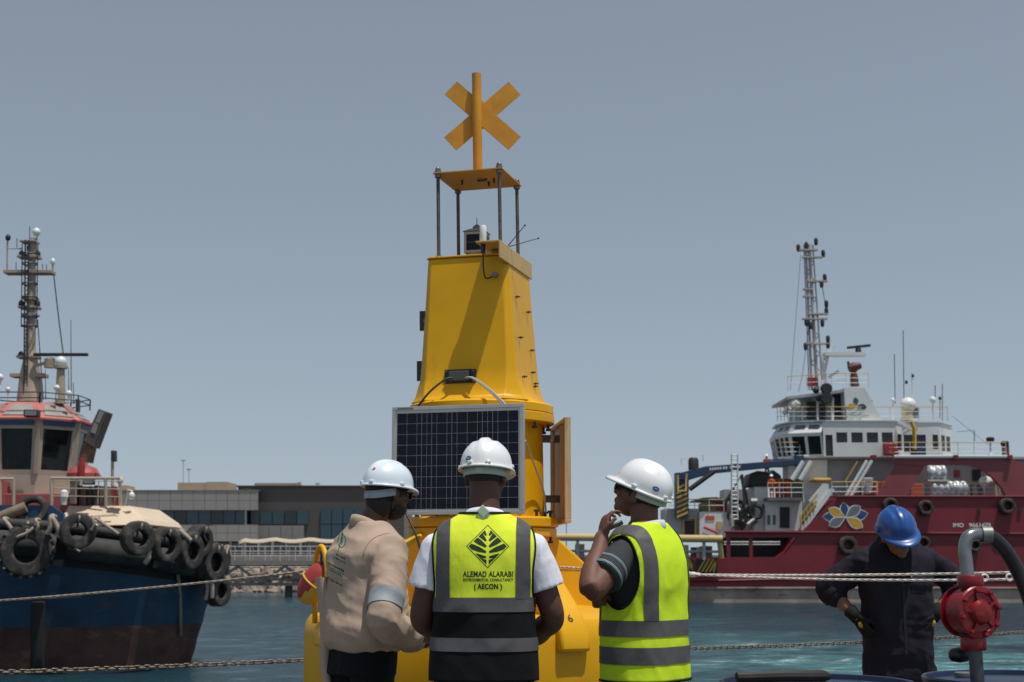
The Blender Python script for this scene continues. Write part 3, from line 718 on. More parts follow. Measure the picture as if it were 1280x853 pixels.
def boots_and_trousers(H, stance=0.11, tm=trouser_black, top=1.0, belt=True, off=0.0, amp=0.007, name='trousers', full=None, fat=0.0, diag=0.0):
    mb = MB(); H.torso(mb, 0.008+off, 0.86, top, m=8)
    for q in (-1, 1):
        H.limb(mb, [H.W(q*0.085, -0.005, 0.90), H.W(q*(stance*0.45+0.05), 0.0, 0.70), H.W(q*stance, 0.015, 0.50), H.W(q*(stance+0.005), -0.01, 0.28), H.W(q*(stance+0.01), -0.02, 0.09)], [r_ + fat for r_ in (0.098, 0.094, 0.078, 0.072, 0.070)])
    if full: full(mb)
    me = fuse(mb, 0.010, 4, name); displace(me, amp, 1.0, H.o.x*3, diag=diag)
    tr_ = finish(me, name, tm, H.root)
    for q in (-1, 1):
        mb = MB(); c = H.W(q*(stance+0.015), 0.05, 0); R = Matrix((H.r, H.f, Vector((0, 0, 1)))).transposed()
        mb.ell(c + Vector((0, 0, 0.055)), (0.048, 0.14, 0.052), R); mb.ell(c - H.f*0.06 + Vector((0, 0, 0.09)), (0.045, 0.06, 0.07), R); mb.ell(c + H.f*0.08 + Vector((0, 0, 0.045)), (0.052, 0.07, 0.042), R)
        me = fuse(mb, 0.008, 3, 'boot')
        for v in me.vertices: v.co.z = max(v.co.z, 0.004)
        finish(me, 'boot', mat('boot_leather', (0.02, 0.017, 0.014), 0.5, var=0.2), H.root)
    return tr_

class Vest:
    """loose waistcoat round a torso: surface S(theta, z) in the person's local metres"""
    def __init__(s, H, secs, amp=0.006, seed=0.0, hole=(0.0, 1.325, 0.088, 0.150), n=2.6):
        s.H = H; s.secs = secs; s.amp = amp; s.seed = seed; s.hole = hole; s.n = n
    def disp(s, p, off):
        x, y, z = p; r = Vector((x, y*1.6, 0)); r = r.normalized() if r.length > 1e-6 else Vector((0, 1, 0))
        w = s.H.W(x, y, z); fade = min(1.0, max(0.25, (1.50 - z)*4))
        d = fold(w, s.amp*fade, 0.8, s.seed) + off
        return s.H.W(x + r.x*d, y + r.y*d, z + (off if z > 1.44 else 0))
    def at(s, th, z):
        a, bf, bb = cinterp(s.secs, z); x, y = sup(a, bf, bb, th, s.n); return x, y, z
    def back_y(s, x, z, front=False):
        a, bf, bb = cinterp(s.secs, z); t = max(0.0, 1 - (abs(x)/a)**s.n)**(1/s.n); return bf*t if front else -bb*t
    def e(s, y, z): yc, zc, ry, rz = s.hole; return sqrt(((y-yc)/ry)**2 + ((z-zc)/rz)**2)
    def surface(s, z0, z1, m_lo, name, parent, off=0.0, mz=46, n=132, split=None, open_front=False):
        mb = MB(); pts = []
        for i in range(mz+1):
            z = z0 + (z1-z0)*i/mz; pts.append([s.at(2*pi*(j+.5)/n, z) for j in range(n)])
        keep = []; used = {}
        for i in range(mz):
            for j in range(n):
                j2 = (j+1) % n; q = [pts[i][j], pts[i][j2], pts[i+1][j2], pts[i+1][j]]
                cy = sum(p[1] for p in q)/4; cz = sum(p[2] for p in q)/4; cx = sum(p[0] for p in q)/4
                if abs(cx) > 0.10 and s.e(cy, cz) < 1: continue
                if cy > 0 and cz > 1.22 and abs(cx) < (cz-1.22)*0.42: continue     # front V neck
                keep.append((i, j))
        kset = set(keep); sn = {}
        for i, j in keep:   # snap the rim of each arm hole to its ellipse
            for a, b in ((i, j), (i, (j+1) % n), (i+1, (j+1) % n), (i+1, j)):
                if (a, b) in sn: continue
                x, y, z = pts[a][b]; ee = s.e(y, z)
                near = [(a+da, (b+db) % n) for da in (-1, 0) for db in (-1, 0)]
                if abs(x) > 0.09 and ee < 1.6 and any((0 <= q[0] < mz) and q not in kset for q in near):
                    yc, zc, ry, rz = s.hole; k = 1.0/max(ee, 0.2); y2 = yc + (y-yc)*k; z2 = zc + (z-zc)*k
                    if z2 < z1:
                        A, bf, bb = cinterp(s.secs, z2); bb_ = bf if y2 > 0 else bb; x2 = math.copysign(A*max(0, 1-(abs(y2)/bb_)**s.n)**(1/s.n), x); sn[(a, b)] = (x2, y2, z2); continue
                sn[(a, b)] = (x, y, z)
        idx = {}; vs = []
        for key, p in sn.items(): idx[key] = len(vs); vs.append(s.disp(p, off))
        fs = [(idx[(i, j)], idx[(i, (j+1) % n)], idx[(i+1, (j+1) % n)], idx[(i+1, j)]) for i, j in keep]
        mb.add(vs, fs); o = mb.build(name, m_lo, parent, smooth=180, fixn=True)
        if split:
            o.data.materials.append(split[1])
            ii = list(keep)
            for pgn, (i, j) in zip(o.data.polygons, ii):
                if z0 + (z1-z0)*(i+.5)/mz < split[0]: pgn.material_index = 1
        so_ = o.modifiers.new('thick', 'SOLIDIFY'); so_.thickness = 0.005; so_.offset = -1
        return o
    def hband(s, za, zb, m, parent, off=0.003, n=132, name='reflective_band', arc=None):
        rows = []
        for i in range(6):
            z = za + (zb-za)*i/5; rows.append([s.disp(s.at(2*pi*(j+.5)/n, z), off) for j in range(n)])
        mb = MB(); mb.grid(rows, closed=True); return mb.build(name, m, parent, smooth=180)
    def vband(s, xa, xb, z0, m, parent, off=0.003, name='reflective_band', m2=40):
        mb = MB(); nx = 7
        for front in (False, True):
            rows = []
            for i in range(m2+1):
                t = i/m2; row = []
                for k in range(nx):
                    x = xa + (xb-xa)*k/(nx-1)
                    lo, hi = 1.36, s.secs[-1][0]
                    for _ in range(24):
                        mid = (lo+hi)/2
                        if cinterp(s.secs, mid)[0] > abs(x): lo = mid
                        else: hi = mid
                    z = z0 + (lo - z0)*(1-(1-t)**1.6)
                    row.append(s.disp((x, s.back_y(x, z, front), z), off + 0.001))
                rows.append(row)
            mb.grid(rows)
        return mb.build(name, m, parent, smooth=180)
    def piping(s, m, parent, r=0.005):
        for sg in (-1, 1):
            yc, zc, ry, rz = s.hole; pts = []
            for i in range(49):
                a = 2*pi*i/48; y = yc + ry*cos(a); z = zc + rz*sin(a); A, bf, bb = cinterp(s.secs, z); b_ = bf if y > 0 else bb
                x = sg*A*max(0, 1-(abs(y)/b_)**s.n)**(1/s.n); pts.append(s.disp((x, y, z), 0.0))
            mb = MB(); mb.tube(pts, r, 6, cap=False); mb.build('armhole_piping', m, parent, smooth=180)

def bvh_of(ob):
    off = world_of(ob); me = ob.data
    return BVHTree.FromPolygons([v.co + off for v in me.vertices], [tuple(p.vertices) for p in me.polygons])
def decal(vs, fs, org, right, up, d, bvh, name, m, parent, off=0.004):
    """lays flat artwork on a garment along direction d"""
    mb = MB(); pts = []
    for x, y in vs:
        o = Vector(org) + Vector(right)*x + Vector(up)*y; hit, nrm, i, dist = bvh.ray_cast(o, Vector(d))
        if hit is None: hit = o + Vector(d)*0.3; nrm = -Vector(d)
        pts.append(hit - Vector(d)*off)
    mb.add(pts, fs); return mb.build(name, m, parent, smooth=180, fixn=False)
def poly_art(polys, sub=3):
    bm = bmesh.new()
    for pl in polys:
        bm.faces.new([bm.verts.new((x, y, 0)) for x, y in pl])
    bmesh.ops.triangulate(bm, faces=bm.faces)
    L0 = 0.02
    for _ in range(sub):
        es = [e for e in bm.edges if e.calc_length() > L0]
        if es: bmesh.ops.subdivide_edges(bm, edges=es, cuts=1); bmesh.ops.triangulate(bm, faces=[f for f in bm.faces if len(f.verts) > 3])
    bm.verts.index_update(); vs = [(v.co.x, v.co.y) for v in bm.verts]; fs = [tuple(v.index for v in f.verts) for f in bm.faces]; bm.free(); return vs, fs
def ring_poly(rx, ry, w, n=28, cx=0, cy=0):
    out = []
    for i in range(n):
        a, b = 2*pi*i/n, 2*pi*(i+1)/n
        out.append([(cx+rx*cos(a), cy+ry*sin(a)), (cx+rx*cos(b), cy+ry*sin(b)), (cx+(rx-w)*cos(b), cy+(ry-w)*sin(b)), (cx+(rx-w)*cos(a), cy+(ry-w)*sin(a))])
    return out
def collar(H, m, parent, z=1.515, r=(0.078, 0.088), h=0.045, flare=0.014, gap=0.5, tilt=0.25, name='collar'):
    rows = []; n = 40
    for t, rr, dz in ((0, 0.0, 0.0), (0.5, -0.004, h*0.7), (1.0, -0.002, h), (1.2, 0.006, h*1.02), (1.6, 0.013, h*0.6), (2.0, 0.018+flare, -0.012)):
        row = []
        for i in range(n+1):
            a = pi/2 + gap + (2*pi - 2*gap)*i/n
            row.append(H.W((r[0]+rr)*cos(a), (r[1]+rr)*sin(a) - 0.008, z + dz - tilt*0.09*sin(a)*1.0))
        rows.append(row)
    mb = MB(); mb.grid(rows); o = mb.build(name, m, parent, smooth=180); q = o.modifiers.new('thick', 'SOLIDIFY'); q.thickness = 0.004; return o

# ------------------------------------------------------------------ man in the black and yellow vest, seen from behind
H = Human('person seen from behind in yellow and black vest, white shirt and white hard hat', (606-CX)/F*5.7, 5.7, (0.03, 1), k=1.02, wide=1.08)
def arm_pts(*px): return [P(x, y, Y) for x, y, Y in px]
LA = [H.W(-.190, 0, 1.395), P(527, 772, 5.72), P(551, 797, 5.92), P(585, 805, 6.02)]
RA = [H.W(.190, 0, 1.395), P(691, 772, 5.72), P(668, 797, 5.92), P(632, 805, 6.02)]
mb = MB(); H.torso(mb, -0.012, 0.95, 1.55)
M2 = head_matrix(H.W(0.004, 0.045, 1.677), (0.22, 1), -0.10)
head_shape(mb, M2, H.W(0, -0.005, 1.50), 1.0, 0.062)
for A_, sd in ((LA, 1), (RA, -1)):
    mid = A_[0].lerp(A_[1], 0.55); H.limb(mb, [A_[0], mid, A_[1], A_[1].lerp(A_[2], 0.5) + Vector((0, 0.01, 0)), A_[2], A_[3]], [.060, .053, .047, .047, .038, .030])
    hand(mb, A_[3], (0.8*sd, 0.35, -0.1), (0, -1, 0), (0, 0.2, 1), 0.5)
finish(fuse(mb, 0.0065, 3, 'body'), 'body', skin_dark, H.root)
hair_cap(M2, H.root, hair_black, nape=-0.070)
hard_hat(M2, H.root, hat_white, sticker_blue, (radians(243), 0.17), strap=mat('band_pale', (0.42, 0.47, 0.42), 0.7), s=0.985)
mb = MB(); H.torso(mb, -0.004, 0.93, 1.52)
for A_ in (LA, RA):
    e = A_[0].lerp(A_[1], 0.58); H.limb(mb, [A_[0], A_[0].lerp(A_[1], 0.3), e], [.064, .076, .082], end=False)
me = fuse(mb, 0.008, 3, 'shirt'); displace(me, 0.007, 1.1, 2.0, lambda c: 1.0 if abs(c.x - H.o.x) > 0.215 else 0.0); shirt2 = finish(me, 'shirt', shirt_white, H.root)
collar(H, shirt_white, shirt2, z=1.497, r=(0.074, 0.080), h=0.034, flare=0.002)
boots_and_trousers(H, 0.12)
V2 = [(0.90, .212, .150, .160), (1.00, .207, .150, .155), (1.10, .200, .150, .150), (1.20, .198, .150, .148), (1.30, .210, .150, .152), (1.37, .217, .142, .150), (1.42, .212, .128, .142), (1.46, .195, .112, .128), (1.49, .165, .098, .114), (1.513, .130, .088, .104), (1.535, .092, .078, .096)]
v = Vest(H, V2, amp=0.0105, seed=4.2)
vest2 = v.surface(0.90, 1.532, hivis, 'vest', H.root, split=(1.207, vest_black), mz=62)
v.hband(1.158, 1.212, reflective, vest2); v.hband(1.012, 1.062, reflective, vest2)
for q in (-1, 1): v.vband(q*0.127, q*0.180, 1.207, reflective, vest2)
v.piping(vest_black, vest2, 0.0055)
mb = MB(); mb.tube([v.disp(v.at(pi + 0.05 + (pi-0.1)*i/24, 1.530), 0.001) for i in range(25)], 0.005, 6); mb.build('neck_piping', vest_black, vest2, smooth=180)
mb = MB(); R = Matrix((H.r, H.f, Vector((0, 0, 1)))).transposed(); mb.box(H.W(0.0, -0.106, 1.536), (0.04, 0.012, 0.035), R @ Ry(pi/4)); mb.build('hang_loop', mat('loop_pale', (0.45, 0.55, 0.38), 0.8), vest2, bevel=0.003)
bv = bvh_of(vest2)
def on_back(x, y): return P(x, y, 5.2)
def art2(vs, fs, x, y, name): decal(vs, fs, on_back(x, y), (1, 0, 0), (0, 0, 1), (0, 1, 0.0), bv, name, print_dark, vest2, 0.0006)
sc = 5.2/F
def px_text(s_, wpx, hpx, x, y, bold=0.0):
    size = hpx*sc/0.70; vs, fs = text_mesh(s_, size, bold, 1.06, sub=3); w = max(a for a, b in vs) - min(a for a, b in vs); k = wpx*sc/w
    art2([(a*k, b) for a, b in vs], fs, x, y, 'lettering')
px_text('ALEMAD ALARABI', 66, 7.0, 608, 719.5, 0.0009); px_text('ENVIRONMENTAL CONSULTANCY', 66, 3.6, 608, 727, 0.0005); px_text('( AECON )', 37, 6.4, 608, 736, 0.0012)
# diamond emblem with a leaf cut from dark bars
hx, hy = 28.5*sc, 28.5*sc; w = 0.7*sc; outl = []
D = [(0, hy), (hx, 0), (0, -hy), (-hx, 0)]; Di = [(0, hy-w*1.9), (hx-w*1.9, 0), (0, -hy+w*1.9), (-hx+w*1.9, 0)]
for i in range(4): outl.append([D[i], D[(i+1) % 4], Di[(i+1) % 4], Di[i]])
def clip(poly, s_):
    out = poly
    for nx, ny in ((1, 1), (1, -1), (-1, 1), (-1, -1)):
        res = []
        for i in range(len(out)):
            a, b = out[i], out[(i+1) % len(out)]; da = s_ - (a[0]*nx + a[1]*ny); db = s_ - (b[0]*nx + b[1]*ny)
            if da >= 0: res.append(a)
            if da*db < 0: t = da/(da-db); res.append((a[0]+(b[0]-a[0])*t, a[1]+(b[1]-a[1])*t))
        out = res
        if len(out) < 3: return []
    return out
bars = []
u_ = 28.5*sc
for sg in (-1, 1):
    for y0, ang, ln, th in ((-.84, 20, 1.4, .0), (-.50, 8, 1.2, .16), (-.27, 21, 1.2, .185), (-.02, 35, 1.2, .20), (.25, 47, 1.2, .19), (.50, 57, 1.0, .16)):
        if th == 0: continue
        a = radians(ang); sx = .07; p0 = (sx, y0); dx, dy = cos(a), sin(a); nx, ny = -dy, dx
        q = [(p0[0]-nx*th*.25, p0[1]-ny*th*.25), (p0[0]+dx*.35-nx*th*.62, p0[1]+dy*.35-ny*th*.62), (p0[0]+dx*ln-nx*th*.78, p0[1]+dy*ln-ny*th*.78), (p0[0]+dx*ln+nx*th*.78, p0[1]+dy*ln+ny*th*.78), (p0[0]+dx*.35+nx*th*.62, p0[1]+dy*.35+ny*th*.62), (p0[0]+nx*th*.25, p0[1]+ny*th*.25)]
        q = [(sg*x*u_, y*u_) for x, y in q]; c = clip(q, .89*u_)
        if len(c) > 2: bars.append(c)
    c = clip([(sg*x*u_, y*u_) for x, y in ((.05, -.95), (.6, -.95), (.6, -.46), (.05, -.62))], .89*u_)
    if len(c) > 2: bars.append(c)
vs, fs = poly_art(outl + bars); art2(vs, fs, 607.5, 682, 'emblem')

# ------------------------------------------------------------------ man in the beige shirt, half turned away
H = Human('bearded person in beige long-sleeved shirt and sunglasses with pale hard hat, black trousers', (458-CX)/F*6.5, 6.5, (0.80, 0.60), k=1.02, wide=1.05, lean=0.05)
RA = [H.W(.180, 0.0, 1.395), P(481, 772, 6.22), P(517, 795, 6.48), P(540, 794, 6.62)]
LA = [H.W(-.190, 0.01, 1.415), H.W(-.25, 0.03, 1.14), P(520, 802, 6.82), P(545, 798, 6.86)]
M1 = head_matrix(P(485, 617, 6.54), (0.74, 0.67), -0.08)
mb = MB(); H.torso(mb, -0.012, 0.95, 1.53); head_shape(mb, M1, H.W(0.0, -0.01, 1.47), 0.98, 0.060)
for A_, sd in ((RA, 1), (LA, -1)):
    H.limb(mb, [A_[0], A_[0].lerp(A_[1], .5), A_[1], A_[1].lerp(A_[2], .5), A_[2], A_[3]], [.052, .05, .043, .040, .034, .028])
    hand(mb, A_[3], (0.9, 0.25, 0.1), (0, 0, 1) if sd > 0 else (0, -1, 0.2), (0, 1, 0.2) if sd > 0 else (0, 0, 1), 0.55)
finish(fuse(mb, 0.0065, 3, 'body'), 'body', skin_dark, H.root)
hair_cap(M1, H.root, hair_black, 1.0, nape=-0.105); mb = MB(); mb.ell(M1 @ Vector((0, -0.046, -0.042)), (0.068, 0.058, 0.088), M1.to_3x3()); mb.build('nape_hair', hair_black, H.root, smooth=180); beard(M1, H.root, hair_black, 0.98); sunglasses(M1, H.root, 0.98)
hard_hat(M1, H.root, hat_pale, sticker_red, (radians(283), 0.60), s=0.97, visor=0.030, drop=0.030)
SB = [(0.96, .165, .115, .125), (1.00, .190, .150, .160), (1.05, .205, .165, .172), (1.12, .190, .158, .164), (1.22, .178, .146, .158), (1.32, .182, .140, .158), (1.38, .200, .130, .152), (1.43, .178, .110, .130), (1.465, .142, .090, .108), (1.49, .105, .078, .092), (1.515, .082, .070, .084)]
mb = MB(); H.torso(mb, 0.0, 0.965, 1.515, SB, m=30)
for A_ in (RA, LA):
    H.limb(mb, [A_[0], A_[0].lerp(A_[1], .5), A_[1] + Vector((0, 0, -0.012)), A_[1].lerp(A_[2], .55) + Vector((0, 0, -0.014)), A_[2]], [.070, .076, .073, .066, .048])
me = fuse(mb, 0.008, 3, 'shirt')
displace(me, 0.012, 0.9, 8.0, diag=0.011); shirt1 = finish(me, 'shirt', shirt_beige, H.root)
collar(H, shirt_beige, shirt1, z=1.470, r=(0.074, 0.078), h=0.042, flare=0.0, tilt=0.45)
bv = bvh_of(shirt1)
# sleeve band
A_ = RA; ax = A_[0].lerp(A_[1], .93) - A_[0].lerp(A_[1], .60); u, w = frame(ax); rows = []
for i in range(8):
    c = A_[0].lerp(A_[1], .66 + .22*i/7); row = []
    for j in range(36):
        a = 2*pi*j/36; d = u*cos(a) + w*sin(a); hit = bv.ray_cast(c, d)[0]
        dist = min((hit-c).length, 0.105) if hit is not None else 0.085
        row.append(c + d*(dist + 0.004))
    rows.append(row)
mb = MB(); mb.grid(rows, closed=True); mb.build('sleeve_band', reflective_lt, shirt1, smooth=180)
# armhole seam and yoke seam
mb = MB(); pts = []
for i in range(25):
    a = -1.9 + 3.6*i/24; c = H.W(.165, 0, 1.385); d = (Vector((0, 0, 1))*cos(a) - H.f*sin(a)).normalized(); hit = bv.ray_cast(c, d)[0]
    if hit is not None and (hit-c).length < .2: pts.append(hit + d*0.001)
if len(pts) > 3: mb.tube(pts, 0.0028, 5); mb.build('armhole_seam', mat('seam_beige', (0.36, 0.27, 0.20), 0.9), shirt1, smooth=180)
# print on the back: green ring emblem and lines of small lettering
rt = H.r.copy(); org = P(434, 690, 5.6); dd = (H.f*0.75 + H.r*-0.15 + Vector((0, 0.35, 0))).normalized()
right = Vector((0.86, -0.5, 0)); upv = Vector((0, 0, 1))
s1 = 6.4/F
def pa(polys, x, y, m): decal(*poly_art(polys), P(x, y, 6.0), right, upv, (P(x, y, 6.0) - cam.location).normalized(), bv, 'shirt_print', m, shirt1, 0.0010)
pa(ring_poly(6.5*s1, 9*s1, 1.6*s1) + [[(-1*s1, -6*s1), (2.2*s1, -2*s1), (2.5*s1, 8*s1), (0.5*s1, 12*s1), (-0.5*s1, 4*s1)]], 427, 676, print_green)
def scrawl(x0, x1, y0, slope, hgt, m, seed):
    random.seed(seed); x = x0; polys = []
    while x < x1:
        w = random.uniform(1.2, 3.6); h_ = hgt*random.uniform(.6, 1.15); y = -(x-x0)*slope
        polys.append([((x-x0)*s1, (y - h_/2)*s1), ((x-x0+w)*s1, (y - w*slope - h_/2)*s1), ((x-x0+w)*s1, (y - w*slope + h_/2)*s1), ((x-x0)*s1, (y + h_/2)*s1)])
        x += w + random.uniform(.5, 1.1)
    pa(polys, x0, y0, m)
for x0, x1, y0, hgt, m in ((420, 434, 693, 2.0, print_dark), (418, 433, 697, 1.6, print_dark), (408, 434, 703, 3.0, print_dark), (409, 434, 708, 1.8, print_green), (411, 433, 712, 1.8, print_dark), (406, 430, 721, 2.0, print_dark)):
    scrawl(x0, x1, y0, 0.40, hgt, m, int(y0))
# loose tail of the shirt hanging down behind the hip
mb = MB(); rows = []
for i in range(20):
    t = i/19; y = 722 + 138*t; c = P(402 + 9*t + 2.5*sin(t*6), y, 6.52)
    rows.append([c + Vector((0.030*cos(a) + 0.004*sin(5*a + t*7), 0.035*sin(a), 0))*(1.0-.35*t) for a in [2*pi*j/14 for j in range(14)]])
mb.grid(rows, closed=True); mb.build('hanging_shirt_tail', shirt_beige, shirt1, smooth=180)
boots_and_trousers(H, 0.12)

# ------------------------------------------------------------------ man in the all-yellow vest with his hand at his chin
H = Human('person in lime vest with grey bands holding one hand to the chin, white hard hat', (803-CX)/F*6.2, 6.2, (-0.80, 0.60), k=1.01, wide=1.08, lean=0.0)
LA = [H.W(-.182, 0.0, 1.385), P(740, 737, 5.88), P(749, 688, 6.0), P(752, 672, 6.035)]
RA = [H.W(.185, 0.02, 1.385), H.W(.20, .22, 1.12), P(766, 751, 6.22), P(755, 749, 6.10)]
M3 = head_matrix(P(800, 619, 6.24), (-0.88, 0.47), 0.42)
mb = MB(); H.torso(mb, -0.012, 0.95, 1.53); head_shape(mb, M3, H.W(0.0, -0.005, 1.47), 1.0, 0.062)
H.limb(mb, [LA[0], LA[0].lerp(LA[1], .5), LA[1], LA[1].lerp(LA[2], .45) + Vector((-0.012, 0, 0)), LA[2], LA[3]], [.062, .058, .051, .047, .036, .030])
H.limb(mb, [RA[0], RA[0].lerp(RA[1], .5), RA[1], RA[1].lerp(RA[2], .5), RA[2], RA[3]], [.056, .052, .046, .042, .034, .030])
hand(mb, LA[3], (0.22, 0.18, 1), (0.95, 0.3, -0.1), (0.35, -0.6, 0.6), 0.78, 0.98, curls=(.62, .8, .95, 1.05))
hand(mb, RA[3], (-0.55, -0.8, 0.05), (0.8, -0.5, 0.2), (0.1, -0.1, 1), 0.75, 0.92)
finish(fuse(mb, 0.006, 2, 'body'), 'body', skin_brown, H.root)
hair_cap(M3, H.root, hair_black, nape=-0.055); sunglasses(M3, H.root)
hard_hat(M3, H.root, hat_white, sticker_blue, (radians(222), 0.22), strap=mat('band_pale', (0.42, 0.47, 0.42), 0.7), s=1.0, visor=0.042)
mb = MB(); H.torso(mb, -0.004, 0.93, 1.51)
for A_ in (LA, RA): H.limb(mb, [A_[0], A_[0].lerp(A_[1], .35), A_[0].lerp(A_[1], .66)], [.066, .076, .080], end=False)
me = fuse(mb, 0.008, 3, 'shirt'); displace(me, 0.006, 1.0, 1.0, lambda c: 1.0 if abs((c - H.o).dot(H.r)) > 0.215 else 0.0); shirt3 = finish(me, 'shirt', shirt_dark, H.root)
bv = bvh_of(shirt3)
for t0, t1, m in ((.40, .415, reflective_lt), (.43, .445, mat('stripe_cyan', (0.10, 0.28, 0.34), 0.8)), (.585, .602, reflective_lt), (.615, .63, mat('stripe_cyan', (0.10, 0.28, 0.34), 0.8))):
    A_ = LA; u, w = frame(A_[1]-A_[0]); rows = []
    for i in range(3):
        c = A_[0].lerp(A_[1], t0 + (t1-t0)*i/2); row = []
        for j in range(40):
            a = 2*pi*j/40; d = u*cos(a) + w*sin(a); hit = bv.ray_cast(c, d)[0]; dist = min((hit-c).length, .10) if hit is not None else .08
            row.append(c + d*(dist+.0025))
        rows.append(row)
    mb = MB(); mb.grid(rows, closed=True); mb.build('sleeve_stripe', m, shirt3, smooth=180)
collar(H, mat('collar_pale', (0.55, 0.57, 0.60), 0.85), shirt3, z=1.478, r=(0.074, 0.080), h=0.034, flare=0.002)
boots_and_trousers(H, 0.12)
V3 = [(0.87, .212, .165, .165), (0.97, .208, .160, .160), (1.08, .205, .160, .155), (1.20, .203, .155, .152), (1.30, .206, .150, .155), (1.36, .208, .142, .152), (1.41, .202, .128, .142), (1.45, .188, .112, .128), (1.48, .162, .098, .114), (1.503, .128, .088, .104), (1.525, .092, .078, .096)]
v = Vest(H, V3, amp=0.0125, seed=9.1, hole=(0.0, 1.315, 0.090, 0.150))
vest3 = v.surface(0.87, 1.522, hivis2, 'vest', H.root, mz=62)
v.hband(1.052, 1.118, reflective, vest3); v.hband(0.940, 1.010, reflective, vest3)
for q in (-1, 1): v.vband(q*0.118, q*0.172, 1.118, reflective, vest3)
v.piping(vest_black, vest3, 0.0045)
mb = MB(); mb.tube([v.disp(v.at(2*pi*i/60, 0.87), 0.0) for i in range(61)], 0.006, 6, cap=False); mb.build('hem_piping', vest_black, vest3, smooth=180)
# phone in the raised hand
mb = MB(); c = P(769, 657, 6.02); mb.box(c, (0.075, 0.012, 0.020), Ry(radians(-24)) @ Rz(0.3)); ph = mb.build('mobile_phone', black_plastic, bevel=0.005, loc=tuple(c))
tag(ph, 'small black phone held at the chin of the person in lime vest', 'phone')

# ------------------------------------------------------------------ worker in navy coveralls, head bowed, hands on hips
H = Human('worker in dark navy coveralls and blue hard hat looking down with gloved hands on hips', (1113-CX)/F*8.0, 8.0, (0.10, -1), k=0.985, wide=1.04, lean=0.02)
RA = [H.W(.185, 0.0, 1.395), P(1036, 736, 8.06), P(1062, 763, 7.98), P(1070, 771, 7.94)]      # the worker's right is on the picture's left
LA = [H.W(-.185, 0.0, 1.395), P(1198, 732, 8.06), P(1176, 760, 7.98), P(1168, 769, 7.94)]
M4 = head_matrix(P(1121, 668, 7.88), (0.16, -1), -0.48, 0.16)
mb = MB(); H.torso(mb, -0.012, 0.95, 1.53); head_shape(mb, M4, H.W(0.0, -0.01, 1.49), 1.0, 0.060)
for A_, sd in ((RA, 1), (LA, -1)):
    H.limb(mb, [A_[0], A_[0].lerp(A_[1], .5), A_[1], A_[1].lerp(A_[2], .45), A_[2], A_[3]], [.054, .050, .044, .040, .032, .028])
finish(fuse(mb, 0.0065, 3, 'body'), 'body', skin_mid, H.root)
hair_cap(M4, H.root, hair_black, nape=-0.06)
hard_hat(M4, H.root, hat_blue, s=0.99, visor=0.05)
for q in (-1, 1):
    mb = MB(); mb.ell(M4 @ Vector((q*0.032, 0.086, 0.004)), (0.012, 0.008, 0.006), M4.to_3x3()); mb.build('eye', mat('eye', (0.25, 0.22, 0.2), 0.2), H.root, smooth=180)
for A_, sd in ((RA, 1), (LA, -1)):
    d = Vector((0.45*sd, -0.25, -0.75)); mb = MB(); hand(mb, A_[3], d, (0.6*sd, 0.6, 0.1), (0.5*sd, -0.85, 0.1), 0.35, 1.08)
    gl = finish(fuse(mb, 0.006, 2, 'glove'), 'glove', glove_black, H.root)
    mb = MB(); u, w = frame(A_[3]-A_[2]); mb.tube([A_[2].lerp(A_[3], .1), A_[2].lerp(A_[3], .5), A_[3] + d.normalized()*.02], [.040, .037, .034], 16); mb.build('glove_cuff', glove_black, gl, smooth=180)
    mb = MB(); c = A_[3] + d.normalized()*0.05 + Vector((0, -0.018, 0)); mb.ell(c, (.022, .010, .020)); mb.build('glove_patch', glove_yellow, gl, smooth=180)
def legs_less(mb): pass
SW = [(0.74, .165, .105, .120), (0.86, .184, .122, .138), (0.98, .180, .130, .132), (1.08, .182, .140, .130), (1.18, .185, .142, .132), (1.28, .195, .142, .140), (1.36, .200, .132, .140), (1.42, .186, .112, .126), (1.455, .155, .094, .106), (1.485, .118, .080, .092), (1.51, .088, .072, .082)]
def upper(mb):
    H.torso(mb, 0.0, 0.74, 1.50, SW, m=30)
    for A_ in (RA, LA): H.limb(mb, [A_[0], A_[0].lerp(A_[1], .5), A_[1] + Vector((0, 0, .004)), A_[1].lerp(A_[2], .30)], [.068, .073, .070, .062])
co = boots_and_trousers(H, 0.12, navy, 1.0, off=0.0, amp=0.014, name='coveralls', full=upper, fat=0.012, diag=0.010)
for A_ in (RA, LA):
    mb = MB(); a = A_[1].lerp(A_[2], .12); b = A_[1].lerp(A_[2], .38); pts = [a.lerp(b, i/6) for i in range(7)]
    mb.tube(pts, [.068, .076, .072, .077, .073, .076, .062], 20); mb.build('rolled_cuff', navy, co, smooth=180)
collar(H, navy, co, z=1.475, r=(0.082, 0.086), h=0.065, flare=0.012, gap=0.35)
bv = bvh_of(co)
def front(poly, x, y, nm, m): decal(*poly_art(poly), P(x, y, 7.3), (1, 0, 0), (0, 0, 1), (P(x, y, 7.3) - cam.location).normalized(), bv, nm, m, co, 0.003)
s4 = 7.8/F
front([[(-9*s4, -14*s4), (9*s4, -14*s4), (9*s4, 10*s4), (-9*s4, 10*s4)]], 1148, 727, 'chest_pocket', navy)
front([[(-9.5*s4, 5*s4), (9.5*s4, 5*s4), (9.5*s4, 11*s4), (0, 12*s4), (-9.5*s4, 11*s4)]], 1148, 727, 'pocket_flap', cloth('navy_flap', (0.026, 0.023, 0.036)))
front([[(-1.6*s4, -52*s4), (1.6*s4, -52*s4), (1.6*s4, 46*s4), (-1.6*s4, 46*s4)]], 1131, 765, 'placket', cloth('navy_flap', (0.026, 0.023, 0.036)))
